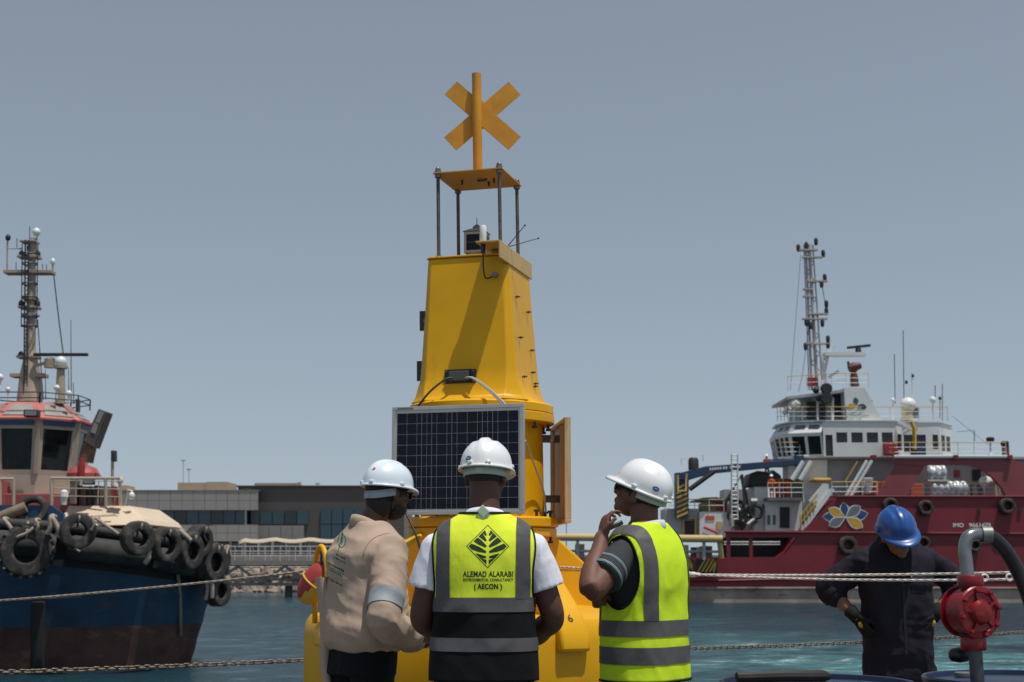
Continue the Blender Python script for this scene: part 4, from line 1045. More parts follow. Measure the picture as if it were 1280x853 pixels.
for x, y in ((1139, 717), (1139, 722), (1157, 718)):
    mb = MB(); hit = bv.ray_cast(P(x, y, 7.3), (P(x, y, 7.3) - cam.location).normalized())[0]
    if hit is not None: mb.ell(hit - Vector((0, .006, 0)), (.006, .003, .006), nu=8, nv=6); mb.build('press_stud', galv, co, smooth=180)
# ================================================================== rail chain, ropes, drums, pump, float
rope_mat = mat('rope_white', (0.70, 0.62, 0.57), 0.9, var=0.25, scale=30, bump=0.6, bscale=220)
rope_grey = mat('rope_grey', (0.30, 0.25, 0.21), 0.9, var=0.3, scale=30, bump=0.6, bscale=220)
chain_mat = mat('chain_steel', (0.20, 0.165, 0.13), 0.55, 0.5, var=0.4, scale=25)
post_mat = mat('post_paint', (0.32, 0.30, 0.27), 0.5, var=0.15)
def rope(pts, r, m, name='rope', parent=None):
    """three-strand twisted line"""
    mb = MB(); pts = [Vector(p) for p in pts]; L = 0; pth = []
    tot = sum((b-a).length for a, b in zip(pts, pts[1:])); n = max(20, int(tot/(r*1.6)))
    cum = [0]
    for a, b in zip(pts, pts[1:]): cum.append(cum[-1] + (b-a).length)
    def at(s):
        for i in range(len(pts)-1):
            if s <= cum[i+1] or i == len(pts)-2: return pts[i].lerp(pts[i+1], (s-cum[i])/max(1e-9, cum[i+1]-cum[i]))
    base = [at(tot*i/n) for i in range(n+1)]
    for k in range(3):
        out = []
        for i, p in enumerate(base):
            u, w = frame(base[min(i+1, n)] - base[max(i-1, 0)]); a = 2*pi*k/3 + i*0.55; out.append(p + (u*cos(a) + w*sin(a))*r*0.48)
        mb.tube(out, r*0.58, 5)
    return mb.build(name, m, parent, smooth=180, fixn=False, loc=None if parent else tuple(pts[0]))
def chain(p0, p1, s, label, link=0.040, wire=0.0050):
    pts = sag(p0, p1, s, 60); cum = [0]
    for a, b in zip(pts, pts[1:]): cum.append(cum[-1] + (b-a).length)
    pitch = link - 2*wire*1.0; n = int(cum[-1]/pitch); mb = MB()
    for k in range(n):
        d = pitch*(k+.5); i = max(j for j in range(len(cum)-1) if cum[j] <= d); t = (d-cum[i])/(cum[i+1]-cum[i]); c = pts[i].lerp(pts[i+1], t); dr = (pts[i+1]-pts[i]).normalized()
        u, w = frame(dr); a = (k % 2)*pi/2 + 0.4 + 0.3*sin(k*0.7); e = u*cos(a) + w*sin(a); path = []
        hl = link/2 - 0.011; r = 0.0115
        for j in range(12):
            b = 2*pi*j/12; path.append(c + dr*(hl*(1 if cos(b) > 0 else -1) + r*cos(b)) + e*r*sin(b))
        path.append(path[0]); mb.tube(path, wire, 5, cap=False)
    o = mb.build('rail_chain', chain_mat, smooth=180, fixn=False, loc=tuple(p0)); return tag(o, label, 'chain')
def edge(x, z): return Vector((x, edge_y(x) - 0.22, z))
chain(edge(-3.5, 0.76), edge(-0.75, 0.765), 0.015, 'rusty guard chain strung low between the blue tug and the buoy')
chain(edge(0.55, 0.745), edge(5.6, 0.80), 0.045, 'rusty guard chain running behind the worker in navy coveralls')
for x, h, lb in ((-3.5, 1.2, 'grey rail post at the deck edge facing the blue tug'), (-0.75, 0.82, 'short grey rail post behind the buoy beside the beige shirted person'), (0.55, 0.82, 'short grey rail post behind the buoy beside the lime vest'), (5.6, 1.2, 'grey rail post at the deck edge facing the red ship')):
    p = edge(x, 0); t = thing('rail_post', lb, 'post', tuple(p)); mb = MB(); mb.cyl(p, p + Vector((0, 0, h)), 0.024, n=14); mb.build('shaft', post_mat, t)
    mb = MB(); mb.lathe([(0.06, 0.004), (0.06, 0.014), (0.03, 0.03)], p, 16); mb.build('foot', post_mat, t)
    mb = MB(); mb.ell(p + Vector((0, 0, h)), (0.03, 0.03, 0.022)); mb.build('cap', post_mat, t, smooth=180)
    if h < 1: mb = MB(); mb.ring([(0.03 + 0.006*cos(a), 0.006*sin(a)) for a in [2*pi*i/8 for i in range(8)]], p + Vector((0.0, -0.0, 0.765)), 16); mb.build('chain_eye', galv, t, smooth=180)
# left mooring line, made fast to the float at the buoy's hoop
a = P(-120, 758.5, 7.9); b = P(391, 713, 7.62)
o = rope(sag(a, b, 0.018, 30), 0.0068, rope_grey); tag(o, 'grey twisted line leading from the rail past the tug to the striped float', 'rope')
# two white lines crossing in front of the worker
k0 = P(866, 718.5, 7.3)
for (x1, y1, Y1, s, lb) in ((1400, 711.5, 6.05, 0.012, 'upper of two white lines passing in front of the worker in navy coveralls'), (1400, 720.5, 6.0, 0.022, 'lower of two white lines passing in front of the worker in navy coveralls')):
    pts = [P(700, 709 if y1 < 715 else 713, 8.05)] + sag(k0, P(x1, y1, Y1), s, 24); tag(rope(pts, 0.0062, rope_mat), lb, 'rope')
mb = MB(); mb.ell(k0, (0.026, 0.016, 0.015)); mb.ell(k0 + Vector((0.03, 0, 0)), (0.016, 0.012, 0.010)); mb.ell(k0 + Vector((-0.03, 0, 0.005)), (0.02, 0.016, 0.016))
me = fuse(mb, 0.005, 1, 'rope_knot'); me.transform(Matrix.Translation(-k0)); me.materials.append(rope_mat); me.polygons.foreach_set('use_smooth', [True]*len(me.polygons)); o = bpy.data.objects.new('rope_knot', me); COL.objects.link(o); o.location = k0
tag(o, 'knot of white rope beside the lime vest where two lines meet', 'knot')
t = thing('rail_post', 'grey steel post at the right end of the two white lines', 'post', tuple(P(1400, 700, 6.03).xy) + (0,)); p = Vector(t.location)
mb = MB(); mb.cyl(p, p + Vector((0, 0, 1.42)), 0.026, n=14); mb.build('shaft', post_mat, t); mb = MB(); mb.lathe([(0.06, 0.004), (0.06, 0.014), (0.03, 0.03)], p, 16); mb.build('foot', post_mat, t)
# two small shackle rings on the white lines
for x, y, lb in ((1231, 721.5, 'small pale shackle ring on the white line just clear of the pump pipe'), (1262, 721, 'small pale shackle ring on the white line close to the black hose')):
    c = P(x, y+1, 6.25); mb = MB(); mb.ring([(0.014 + 0.0045*cos(a), 0.0045*sin(a)) for a in [2*pi*i/8 for i in range(8)]], c, 16, Rx(pi/2)); o = mb.build('shackle', white_plastic, smooth=180, loc=tuple(c)); tag(o, lb, 'shackle', 'shackles on the white line')
# striped float hung from the hoop on the buoy
fc = P(396, 729, 7.55); fl_ = thing('mooring_float', 'red and yellow float hanging from the hoop beside the beige shirted person', 'float', tuple(fc - Vector((0, 0, 0.13))))
fred = mat('float_red', (0.36, 0.035, 0.03), 0.5, var=0.15, scale=14); fyel = mat('float_yellow', (0.60, 0.36, 0.03), 0.45, var=0.1)
R = Ry(radians(38)) @ Rx(0.2)
base = MB(); base.ell(fc, (0.085, 0.085, 0.13), R, nu=32, nv=18)
for nm, m, sel in (('red_half', fred, lambda z: z > 0.0), ('yellow_half', fyel, lambda z: z <= 0.0)):
    keep = [f for f in base.f if sel((R.inverted() @ (sum((Vector(base.v[i]) for i in f), Vector())/len(f) - fc)).x*-1 + 0.2*(sum((Vector(base.v[i]) for i in f), Vector())/len(f) - fc).z)]
    mb = MB(); mb.add(base.v, keep); mb.build(nm, m, fl_, smooth=180)
mb = MB(); mb.tube([fc + R @ Vector((0.087*cos(a), 0.087*sin(a), 0)) for a in [2*pi*i/30 for i in range(31)]], 0.006, 6, cap=False); mb.build('band', fyel, fl_, smooth=180)
mb = MB(); mb.tube(catmull([fc + Vector((0.02, 0, 0.10)), fc + Vector((0.04, 0, 0.02)), fc + Vector((0.05, -0.04, 0.06)), fc + Vector((0.03, -0.05, 0.10)), P(402, 690, 7.58)]), 0.007, 6); mb.build('lashing', cable_black, fl_, smooth=180)

# ---- oil drums on a pallet
drum_blue = mat('drum_blue', (0.010, 0.022, 0.065), 0.38, var=0.2, scale=6, stain=(0.05, 0.05, 0.055), samt=0.5, sscale=(6, 6, 3))
def drum(x, Y, lb):
    zt = 1.02; zb = 0.155; c = Vector((x, Y, 0)); t = thing('oil_drum', lb, 'drum', (x, Y, zb), 'blue oil drums beside the pump')
    H_ = zt - zb; prof = [(0.275, zb), (0.286, zb+0.006), (0.286, zb+0.02), (0.280, zb+0.025)]
    for f in (0.33, 0.67):
        z = zb + H_*f; prof += [(0.280, z-0.025), (0.289, z), (0.280, z+0.025)]
    prof += [(0.280, zt-0.025), (0.280, zt-0.02)]
    mb = MB(); mb.lathe(prof, c, 64, cap=False); mb.build('shell', drum_blue, t)
    mb = MB(); mb.lathe([(0.281, zt-0.022), (0.288, zt-0.018), (0.290, zt-0.006), (0.286, zt), (0.279, zt-0.002), (0.277, zt-0.016), (0.06, zt-0.012), (0.001, zt-0.012)], c, 64, cap=False); mb.build('lid', drum_blue, t)
    mb = MB(); mb.lathe([(0.030, zt-0.012), (0.030, zt-0.001), (0.026, zt+0.001), (0.001, zt+0.001)], c + Vector((0.20*cos(2.2), 0.20*sin(2.2), 0)), 20, cap=False); mb.build('bung', galv, t)
    mb = MB(); mb.lathe([(0.018, zt-0.012), (0.018, zt-0.003), (0.001, zt-0.003)], c + Vector((-0.1, -0.18, 0)), 16, cap=False); mb.build('vent_plug', galv, t)
    return t
D1 = (P(1020, 845, 4.40).x, 4.40); D2 = (P(1272, 845, 4.55).x, 4.55)
drum(*D1, 'dark blue oil drum with a black bar lying across its lid'); drum(*D2, 'dark blue oil drum with the red hand pump standing in it')
wood = mat('pallet_wood', (0.30, 0.20, 0.12), 0.85, var=0.3, scale=8, bump=0.3, bscale=60)
cx_ = (D1[0]+D2[0])/2; pal = thing('pallet', 'weathered wooden pallet under the two blue oil drums', 'pallet', (cx_, 4.48, 0))
for i in range(3): mb = MB(); mb.box((cx_, 4.48 + (i-1)*0.27, 0.066), (1.3, 0.10, 0.12)); mb.build('runner', wood, pal, bevel=0.004)
for i in range(8): mb = MB(); mb.box((cx_ - 0.58 + i*0.166, 4.48, 0.1385), (0.12, 0.68, 0.024)); mb.build('plank', wood, pal, bevel=0.003)
c = P(960, 844.5, 4.30); mb = MB(); mb.tube([Vector((D1[0]-0.25, 4.33, 1.034)), Vector((D1[0]-0.1, 4.36, 1.036)), Vector((D1[0]+0.02, 4.385, 1.034)), Vector((D1[0]+0.04, 4.40, 1.032))], [0.016, 0.018, 0.018, 0.010], 10)
o = mb.build('pry_bar', mat('grimy_steel', (0.03, 0.022, 0.02), 0.6, 0.3, var=0.4, scale=20), loc=(D1[0]-0.1, 4.36, 1.03)); tag(o, 'short black bar lying across the lid of the blue drum', 'bar')
# ---- rotary hand pump
pump_red = mat('pump_red', (0.21, 0.005, 0.010), 0.35, var=0.15, scale=14, bump=0.15, bscale=50, stain=(0.07, 0.01, 0.012), samt=0.6, sscale=(14, 14, 14))
pipe_grey = mat('pipe_grey', (0.25, 0.26, 0.27), 0.32, 0.7, var=0.15, scale=14)
Yp = 4.42; pc = P(1215, 765, Yp)
pump = thing('hand_pump', 'red rotary hand pump with grey gooseneck pipe standing in the drum', 'pump', (pc.x, Yp, 1.01))
mb = MB(); mb.tube([P(1222, 853+20, Yp) - Vector((0, 0, 0.3)), P(1222, 853, Yp), P(1218, 800, Yp)], 0.021, 18); mb.build('suction_pipe', mat('pipe_dark', (0.09, 0.095, 0.10), 0.4, 0.6, var=0.2), pump)
Rp = (Rz(radians(22)) @ Rx(pi/2)) * 0.88
def pl(prof, name, m, n=40, c=pc, bevel=0): mb = MB(); mb.lathe(prof, c, n, Rp); return mb.build(name, m, pump, bevel=bevel)
pl([(0.060, -0.055), (0.078, -0.048), (0.082, -0.02), (0.082, 0.018), (0.074, 0.026)], 'pump_casing', pump_red)
pl([(0.088, 0.026), (0.090, 0.030), (0.090, 0.040), (0.086, 0.044), (0.070, 0.046), (0.066, 0.040), (0.045, 0.040), (0.040, 0.052), (0.034, 0.062), (0.020, 0.066)], 'cover_plate', pump_red)
pl([(0.088, -0.062), (0.088, -0.056), (0.05, -0.056)], 'rear_flange', pump_red)
for k in range(8):
    a = 2*pi*k/8 + .2; q = pc + Rp @ Vector((0.078*cos(a), 0.078*sin(a), 0.044)); mb = MB(); mb.lathe([(0.0085, 0), (0.0085, 0.010), (0.004, 0.012)], q, 6, Rp); mb.build('cover_bolt', pump_red, pump, smooth=0)
for k in range(5):
    a = 2*pi*k/5 + .5; mb = MB(); mb.bar(pc + Rp @ Vector((0.042*cos(a), 0.042*sin(a), 0.045)), pc + Rp @ Vector((0.067*cos(a), 0.067*sin(a), 0.042)), 0.009, 0.008); mb.build('rib', pump_red, pump)
for z0, z1, r in ((0.075, 0.11, 0.036), (-0.115, -0.075, 0.036)):
    mb = MB(); mb.lathe([(r, z0), (r+.003, z0+.005), (r+.003, z1-.005), (r, z1)], pc, 20); mb.build('pipe_boss', pump_red, pump)
goose = [P(1211, 735, Yp), P(1208, 705, Yp), P(1206, 686, Yp), P(1210, 672, Yp), P(1220, 668, Yp+.01), P(1230, 669, Yp+.02)]
mb = MB(); mb.tube(catmull(goose, 6), 0.020, 18); mb.build('gooseneck', pipe_grey, pump, smooth=180)
hose = [P(1226, 668.5, Yp+.015), P(1240, 672, Yp+.03), P(1258, 690, Yp+.05), P(1274, 718, Yp+.06), P(1290, 760, Yp+.05), P(1302, 820, Yp), P(1330, 900, Yp-.1)]
mb = MB(); mb.tube(catmull(hose, 8), 0.0225, 18); mb.build('hose', mat('hose_black', (0.012, 0.012, 0.013), 0.45, var=0.2), pump, smooth=180)
mb = MB(); mb.lathe([(0.026, 0), (0.026, 0.03)], P(1227, 668.5, Yp+.017), 16, Ry(pi/2)); mb.build('hose_clamp', galv, pump)
hb = pc + Rp @ Vector((0, 0, -0.07)); he = P(1196, 818, Yp+.10)
mb = MB(); mb.tube([hb, hb + Rp @ Vector((0, 0, -0.03)), P(1209, 795, Yp+.09), P(1216, 818, Yp+.09)], 0.011, 10); mb.build('crank_arm', pump_red, pump, smooth=180)
mb = MB(); a = P(1214, 819, Yp+.09); b = P(1186, 819, Yp+.10); mb.tube([a, a.lerp(b, .2), a.lerp(b, .55), a.lerp(b, .9), b], [0.012, 0.020, 0.024, 0.019, 0.010], 14); mb.build('handle_grip', black_plastic, pump, smooth=180)
# ================================================================== shared builders for the vessels and the building
def wall(bl, br, tr, tl, wins, m, glass, parent, depth=0.06, name='wall', wname='window', reveal=True):
    """flat wall with real openings; every opening gets a recessed pane of its own"""
    bl, br, tr, tl = map(Vector, (bl, br, tr, tl)); n = (br-bl).cross(tl-bl).normalized()
    def Q(u, v): return (bl.lerp(br, u)).lerp(tl.lerp(tr, u), v)
    us = sorted({0.0, 1.0} | {w[0] for w in wins} | {w[1] for w in wins}); vs_ = sorted({0.0, 1.0} | {w[2] for w in wins} | {w[3] for w in wins}); mb = MB()
    for i in range(len(us)-1):
        for j in range(len(vs_)-1):
            u, v = (us[i]+us[i+1])/2, (vs_[j]+vs_[j+1])/2
            if any(w[0] < u < w[1] and w[2] < v < w[3] for w in wins): continue
            mb.add([Q(us[i], vs_[j]), Q(us[i+1], vs_[j]), Q(us[i+1], vs_[j+1]), Q(us[i], vs_[j+1])], [(0,1,2,3)])
    for w in wins:
        c = [Q(w[0], w[2]), Q(w[1], w[2]), Q(w[1], w[3]), Q(w[0], w[3])]; d = [p - n*depth for p in c]
        for k in range(4): mb.add([c[k], c[(k+1) % 4], d[(k+1) % 4], d[k]], [(0,1,2,3)])
    o = mb.build(name, m, parent, smooth=0, fixn=False)
    for w in wins:
        e = 0.0; q = [Q(w[0]-e, w[2]-e), Q(w[1]+e, w[2]-e), Q(w[1]+e, w[3]+e), Q(w[0]-e, w[3]+e)]
        g = w[4] if len(w) > 4 else glass
        mb = MB(); mb.prism([p - n*(depth+0.02) for p in q], [p - n*depth*0.85 for p in q]); mb.build(wname, g, parent, smooth=0)
    return o
def railing(pts, h, parent, m, m_top=None, n_mid=1, step=1.2, r=0.022, name='railing'):
    mb = MB(); pts = [Vector(p) for p in pts]
    for lv in range(n_mid + (0 if m_top else 1)):
        z = h*(lv+1)/(n_mid+1); mb.tube([p + Vector((0, 0, z)) for p in pts], r*0.8, 5)
    for a, b in zip(pts, pts[1:]):
        k = max(1, round((b-a).length/step))
        for i in range(k+1): p = a.lerp(b, i/k); mb.cyl(p, p + Vector((0, 0, h)), r, n=5)
    o = mb.build(name, m, parent)
    if m_top:
        mb = MB(); mb.tube([p + Vector((0, 0, h)) for p in pts], r*1.1, 6); mb.build('top_rail', m_top, o)
    return o
def ppoly(mb, pts, Yn, Yf):
    a = [P(x, y, Yn) for x, y in pts]; return mb.prism(a, [Vector((v.x, Yf, v.z)) for v in a])
def pbox(mb, x0, y0, x1, y1, Yn, Yf): return ppoly(mb, [(x0, y1), (x1, y1), (x1, y0), (x0, y0)], Yn, Yf)
def tyre_mesh(R, w, hole=0.52, lugs=False, n=36):
    prof = []; ri = R*hole
    for r, z in ((R*.93, -w*.5), (R*.99, -w*.36), (R, 0), (R*.99, w*.36), (R*.93, w*.5), (R*.78, w*.56), (ri*1.12, w*.50), (ri, w*.38), (ri*1.06, w*.30), (R*.80, w*.38), (R*.88, w*.26), (R*.88, -w*.26), (R*.80, -w*.38), (ri*1.06, -w*.30), (ri, -w*.38), (ri*1.12, -w*.50), (R*.78, -w*.56)): prof.append((r, z))
    mb = MB(); mb.ring(prof, n=n)
    if lugs:
        for k in range(18):
            a = 2*pi*k/18
            for sg in (-1, 1):
                mb.box(Vector((R*1.01*cos(a+sg*.08), R*1.01*sin(a+sg*.08), sg*w*.24)), (R*.10, R*.11, w*.55), Rz(a+sg*.08) @ Rx(sg*0.5))
    return mb
def hang_tyre(c, nrm, R, w, label, group, hole=0.52, lugs=False, rope_to=None, roll=0.0, squash=1.0):
    c = Vector(c); t = thing('tyre_fender', label, 'tyre', tuple(c - Vector((0, 0, R))), group)
    q = Vector(nrm).to_track_quat('Z', 'Y').to_matrix() @ Rz(roll); src = tyre_mesh(R, w, hole, lugs)
    mb = MB(); mb.add([c + q @ Vector((v[0], v[1]*squash, v[2])) for v in src.v], src.f); mb.build('casing', rubber, t, smooth=40)
    if rope_to:
        for p in rope_to:
            p = Vector(p); top_ = c + Vector((0, 0, R*0.80*squash)) + Vector(nrm)*0.02; o2 = Vector((0.05, 0, 0)); mb = MB()
            mb.tube([p, p.lerp(top_, .6), top_ + Vector(nrm)*w*.6, top_ - Vector((0, 0, R*.32)) + Vector(nrm)*w*.5], 0.035, 6); mb.build('lashing', rope_grey, t, smooth=180)
    return t

# ================================================================== the tug
TY = 47.0
tug = thing('tug_boat', 'weathered blue tug with cream wheelhouse, tall mast and tyres along its side', 'boat', (P(60, 830, TY).x, TY, WATER_Z))
blue_hull = mat('tug_blue', (0.011, 0.045, 0.092), 0.55, var=0.4, scale=0.9, stain=(0.07, 0.07, 0.065), samt=0.6, sthr=0.55, sscale=(0.9, 0.9, 2.2))
boot_red = mat('tug_boot', (0.085, 0.042, 0.034), 0.85, var=0.45, scale=1.1, stain=(0.22, 0.13, 0.085), samt=0.75, sthr=0.56, sscale=(1.0, 1.0, 2.2))
tug_black = mat('tug_black', (0.012, 0.012, 0.013), 0.75, var=0.4, scale=2)
fend_tube = mat('fender_tube', (0.042, 0.039, 0.037), 0.8, var=0.45, scale=2.2, bump=0.2, bscale=9, stain=(0.13, 0.10, 0.08), samt=0.5, sscale=(2, 2, 2))
cream = mat('tug_cream', (0.42, 0.355, 0.275), 0.55, var=0.10, scale=1.4, stain=(0.30, 0.17, 0.09), samt=0.6, sthr=0.60, sscale=(3, 3, 0.7))
pale_cream = mat('tug_pale_cream', (0.62, 0.50, 0.36), 0.6, var=0.08, scale=1.2)
tug_red = mat('tug_red', (0.33, 0.085, 0.08), 0.6, var=0.2, scale=1.6, stain=(0.25, 0.12, 0.08), samt=0.4)
roof_pink = mat('roof_pink', (0.46, 0.16, 0.13), 0.65, var=0.18, scale=1.4, stain=(0.30, 0.20, 0.15), samt=0.5)
rust = mat('rusty_steel', (0.14, 0.085, 0.055), 0.75, 0.1, var=0.4, scale=5)
mast_buff = mat('mast_buff', (0.36, 0.30, 0.23), 0.6, var=0.22, scale=3, stain=(0.18, 0.09, 0.05), samt=0.6, sthr=0.58, sscale=(5, 5, 1.5))
win_dark = mat('ship_glass', (0.012, 0.014, 0.015), 0.08, spec=0.5, var=0.4, scale=1.5)
XB = P(276, 700, TY).x; LEN = 34.0
def hb(x, z):
    s = max(0.0, (XB - 0.9*max(0, min(1, (1.6-z)/3.6)) - x)/9.0); full = 4.5*(0.90 + 0.10*max(0, min(1, (z+1.9)/3)))
    return full if s >= 1 else full*max(0.0, 1-(1-s)**2.3)**0.52
def ztop(x): s = max(0.0, min(1, (XB - x)/6.5)); return 2.45 - 0.80*(1-s)**2
def hull_strip(zf0, zf1, name, m, off=0.0, nz=6):
    """zf(x) -> z; both sides joined round the bow"""
    xs = [XB - LEN*(i/44)**2 for i in range(45)]; mb = MB()
    for sg in (-1, 1):
        rows = []
        for j in range(nz+1):
            row = []
            for x in xs:
                z = zf0(x) + (zf1(x)-zf0(x))*j/nz; xx = min(x, XB - 0.9*max(0, min(1, (1.6-z)/3.6))); row.append(Vector((xx + (off if x == XB else 0), TY + sg*(hb(xx, z)+off), z)))
            rows.append(row)
        mb.grid(rows)
    return mb.build(name, m, tug, smooth=60, fixn=False)
hull_strip(lambda x: -3.2, lambda x: -0.62, 'boot_topping', boot_red); hull_strip(lambda x: -0.62, lambda x: ztop(x)-1.15, 'hull', blue_hull, 0.004)
hull_strip(lambda x: ztop(x)-1.15, lambda x: ztop(x), 'fender_belt', tug_black, 0.03)
mb = MB(); xs = [XB - LEN*(i/44)**2 for i in range(45)]
mb.grid([[Vector((x, TY - hb(x, ztop(x)), ztop(x)-0.12)) for x in xs], [Vector((x, TY + hb(x, ztop(x)), ztop(x)-0.12)) for x in xs]]); mb.build('main_deck', rust, tug, smooth=0, fixn=False)
def rail_line(zo, off, n=40, s1=24.0): return [Vector((x, TY - hb(x, ztop(x)) - off, ztop(x) + zo)) for x in [XB - s1*(i/n)**1.8 for i in range(n+1)]]
mb = MB(); pts = rail_line(-0.55, 0.24)
for a_, b_ in ((0, 9), (9, 15), (15, 20), (20, 25), (25, 31), (31, 40)):
    seg = [pts[i].lerp(pts[i+1], k/3) for i in range(a_, b_) for k in range(3)]
    mb = MB(); mb.tube(seg[:-1], [0.30] + [0.37]*(len(seg)-3) + [0.30], 14); mb.build('side_fender', fend_tube, tug, smooth=60)
pale_rope = mat('rope_pale', (0.36, 0.29, 0.23), 0.95, var=0.3, scale=9)
for x0, y0, x1, y1, r_ in ((5, 649, 18, 668, .06), (64, 646, 59, 668, .07), (65, 646, 74, 667, .07), (45, 650, 46, 663, .05), (117, 648, 114, 663, .05), (120, 648, 148, 668, .05), (186, 690, 181, 704, .08), (226, 664, 238, 676, .07), (70, 668, 100, 690, .03), (258, 722, 257, 750, .06), (262, 715, 265, 748, .07), (20, 672, 42, 660, .05)):
    Yr = 41.45 if x0 < 170 else (42.2 if x0 < 200 else (43.4 if x0 < 240 else 45.2)); a_, b_ = P(x0, y0, Yr), P(x1, y1, Yr); mb = MB(); mb.tube(catmull([a_ + Vector((0, .3, 0)), a_, a_.lerp(b_, .5) + Vector((.05, -.03, -.03)), b_]), r_, 7); mb.build('fender_rope', pale_rope, tug, smooth=180)
mb = MB()
mb = MB(); mb.tube(rail_line(0.02, 0.12), 0.15, 10); mb.build('top_fender', fend_tube, tug, smooth=60)
mb = MB(); mb.tube([v + Vector((0, 0.02, 0)) for v in [Vector((x, TY - hb(x, 0.25), 0.05 + 0.24*(i/20)**2)) for i, x in enumerate([XB - 13 + 9.5*i/20 for i in range(21)])]], 0.05, 6); mb.build('rubbing_strake', mat('strake_pale', (0.10, 0.11, 0.12), 0.7, var=0.4, scale=4), tug)
x = P(46, 790, 42.5).x; mb = MB(); mb.cyl((x, TY-4.5, 0.15), (x, TY-4.25, -2.2), 0.20, n=14); mb.build('vertical_fender', tug_black, tug)
x = P(212, 760, 44).x; mb = MB(); mb.tube([(x, TY-hb(x, 1)-0.45, 1.3), (x-0.02, TY-hb(x, 0)-0.10, 0.3), (x-0.03, TY-hb(x, -.6)-0.06, -1.0)], 0.055, 6); mb.build('hanging_rope', rope_grey, tug, smooth=180)
# tyres, each its own thing
G = 'tyres hung along the tug'
def side(px, py, Y): return P(px, py, Y)
def hn(x):
    e = 0.15; d = hb(x+e, 1.2) - hb(x-e, 1.2); return Vector((-d/(2*e), -1, 0)).normalized()
for px, py, dpx, Yt, lb, kw in (
    (33, 689, 63, 41.7, 'huge treaded tractor tyre lashed to the tug above the vertical fender', dict(lugs=True, hole=.47)),
    (97, 664, 45, 41.6, 'smooth round tyre on the tug between the tractor tyre and the bare fender tube', dict(hole=.44)),
    (172, 673, 43, 42.0, 'smooth worn tyre hung below the right end of the cream deck casing', dict(hole=.46, roll=.2)),
    (206, 681, 42, 42.7, 'tilted tyre with a torn strip on the shoulder of the tug bow', dict(hole=.54, squash=1.05)),
    (236, 689, 46, 43.8, 'large tyre turned partly edge-on round the tug bow, in front of another', dict(hole=.48)),
    (249, 676, 40, 44.6, 'tyre half hidden behind another at the top of the tug bow', dict(hole=.52)),
    (265, 703, 48, 45.3, 'nearly edge-on tyre at the very tip of the tug bow', dict(hole=.48)),
    (273, 699, 34, 46.2, 'small edge-on tyre peeking out past the tip of the tug bow', dict(hole=.48)),
    (272, 739, 38, 45.9, 'lowest tyre hanging under the tip of the tug bow', dict(hole=.48))):
    c = side(px, py, Yt); x = min(c.x, XB - 0.35); nr = hn(x); R = dpx*Yt/F/2
    hang_tyre(c, nr, R, 0.40 if not kw.get('lugs') else 0.46, lb, G, rope_to=[Vector((c.x-0.1, c.y+0.3, ztop(x)+.1)), Vector((c.x+0.25, c.y+0.3, ztop(x)+.1))], **kw)
hang_tyre(P(41, 638, 43.6), Vector((0.15, -1, 0.25)), 38*43.6/F/2, 0.30, 'tyre propped on the blue bulwark in front of the wheelhouse', G, hole=.58)
# bulwark, cream casing, deck house
bw = mat('bulwark_blue', (0.015, 0.05, 0.12), 0.5, var=0.25, scale=1.5)
mb = MB(); ppoly(mb, [(-60, 655), (66, 655), (79, 655), (79, 643), (64, 632), (-60, 631)], 43.6, 43.8); mb.build('bulwark', bw, tug, smooth=0)
mb = MB(); mb.tube([P(-30, 660, 43.3), P(5, 645, 43.3), P(32, 634, 43.4)], 0.17, 12); mb.build('spar', mat('spar_wood', (0.22, 0.16, 0.11), 0.8, var=0.3, scale=3), tug, smooth=60)
mb = MB(); a = [P(x, y, 44.0) for x, y in ((70, 658), (182, 656), (176, 649), (150, 631), (72, 631))]; b = [Vector((v.x, v.y + 5.0, v.z)) for v in a]
for i, k in ((2, .25), (3, 1.1), (4, 1.1)): a[i].y += k
mb.prism(a, b); mb.build('deck_casing', pale_cream, tug, smooth=0, bevel=0.03)
cw = P(37, 600, TY); CXW = cw.x; zs = lambda y, Y=45.3: P(37, y, Y).z
def oct_ring(R, z, cy=TY+0.2): return [Vector((CXW + R*cos(radians(-112.5+45*k)), cy + R*sin(radians(-112.5+45*k)), z)) for k in range(8)]
zb, z1, z2, z3 = zs(634), zs(617), zs(592), zs(524)
mb = MB(); pbox(mb, -45, 617, 100, 640, 45.2, 49.4); mb.build('deck_house', tug_red, tug, smooth=0, bevel=0.03)
wh = MB(); wh.grid([oct_ring(1.62, zs(622)), oct_ring(1.64, z2)], closed=True); wh = wh.build('wheelhouse', cream, tug, smooth=0)
lo, hi = oct_ring(1.64, z2+0.004), oct_ring(1.84, z3)
for k in range(8):
    wall(lo[k], lo[(k+1) % 8], hi[(k+1) % 8], hi[k], [(.13, .87, .08, .84)], cream, win_dark, wh, 0.08, 'window_wall')
    mb = MB(); q = [lo[k].lerp(hi[k], t) for t in (0, 1)]; mb.bar(q[0], q[1], 0.12, 0.12); mb.build('corner_post', cream, wh)
    a, b = hi[k], hi[(k+1) % 8]; n_ = (b-a).cross(Vector((0, 0, 1))).normalized(); v1, v2 = a.lerp(b, .12) + n_*.03, a.lerp(b, .88) + n_*.03
    mb = MB(); mb.bar(v1 - Vector((0, 0, .10)), v2 - Vector((0, 0, .10)), 0.05, 0.13); mb.build('sun_visor', mat('visor_blue', (0.015, 0.06, 0.18), 0.5), wh)
e0, e1, r0, r1 = oct_ring(1.98, z3+0.002), oct_ring(1.98, z3+.06), oct_ring(1.90, z3+.08), oct_ring(1.12, zs(499))
mb = MB(); mb.grid([e0, e1], closed=True); mb.f.append(tuple(range(8))[::-1]); mb.build('eaves', tug_red, wh, smooth=0)
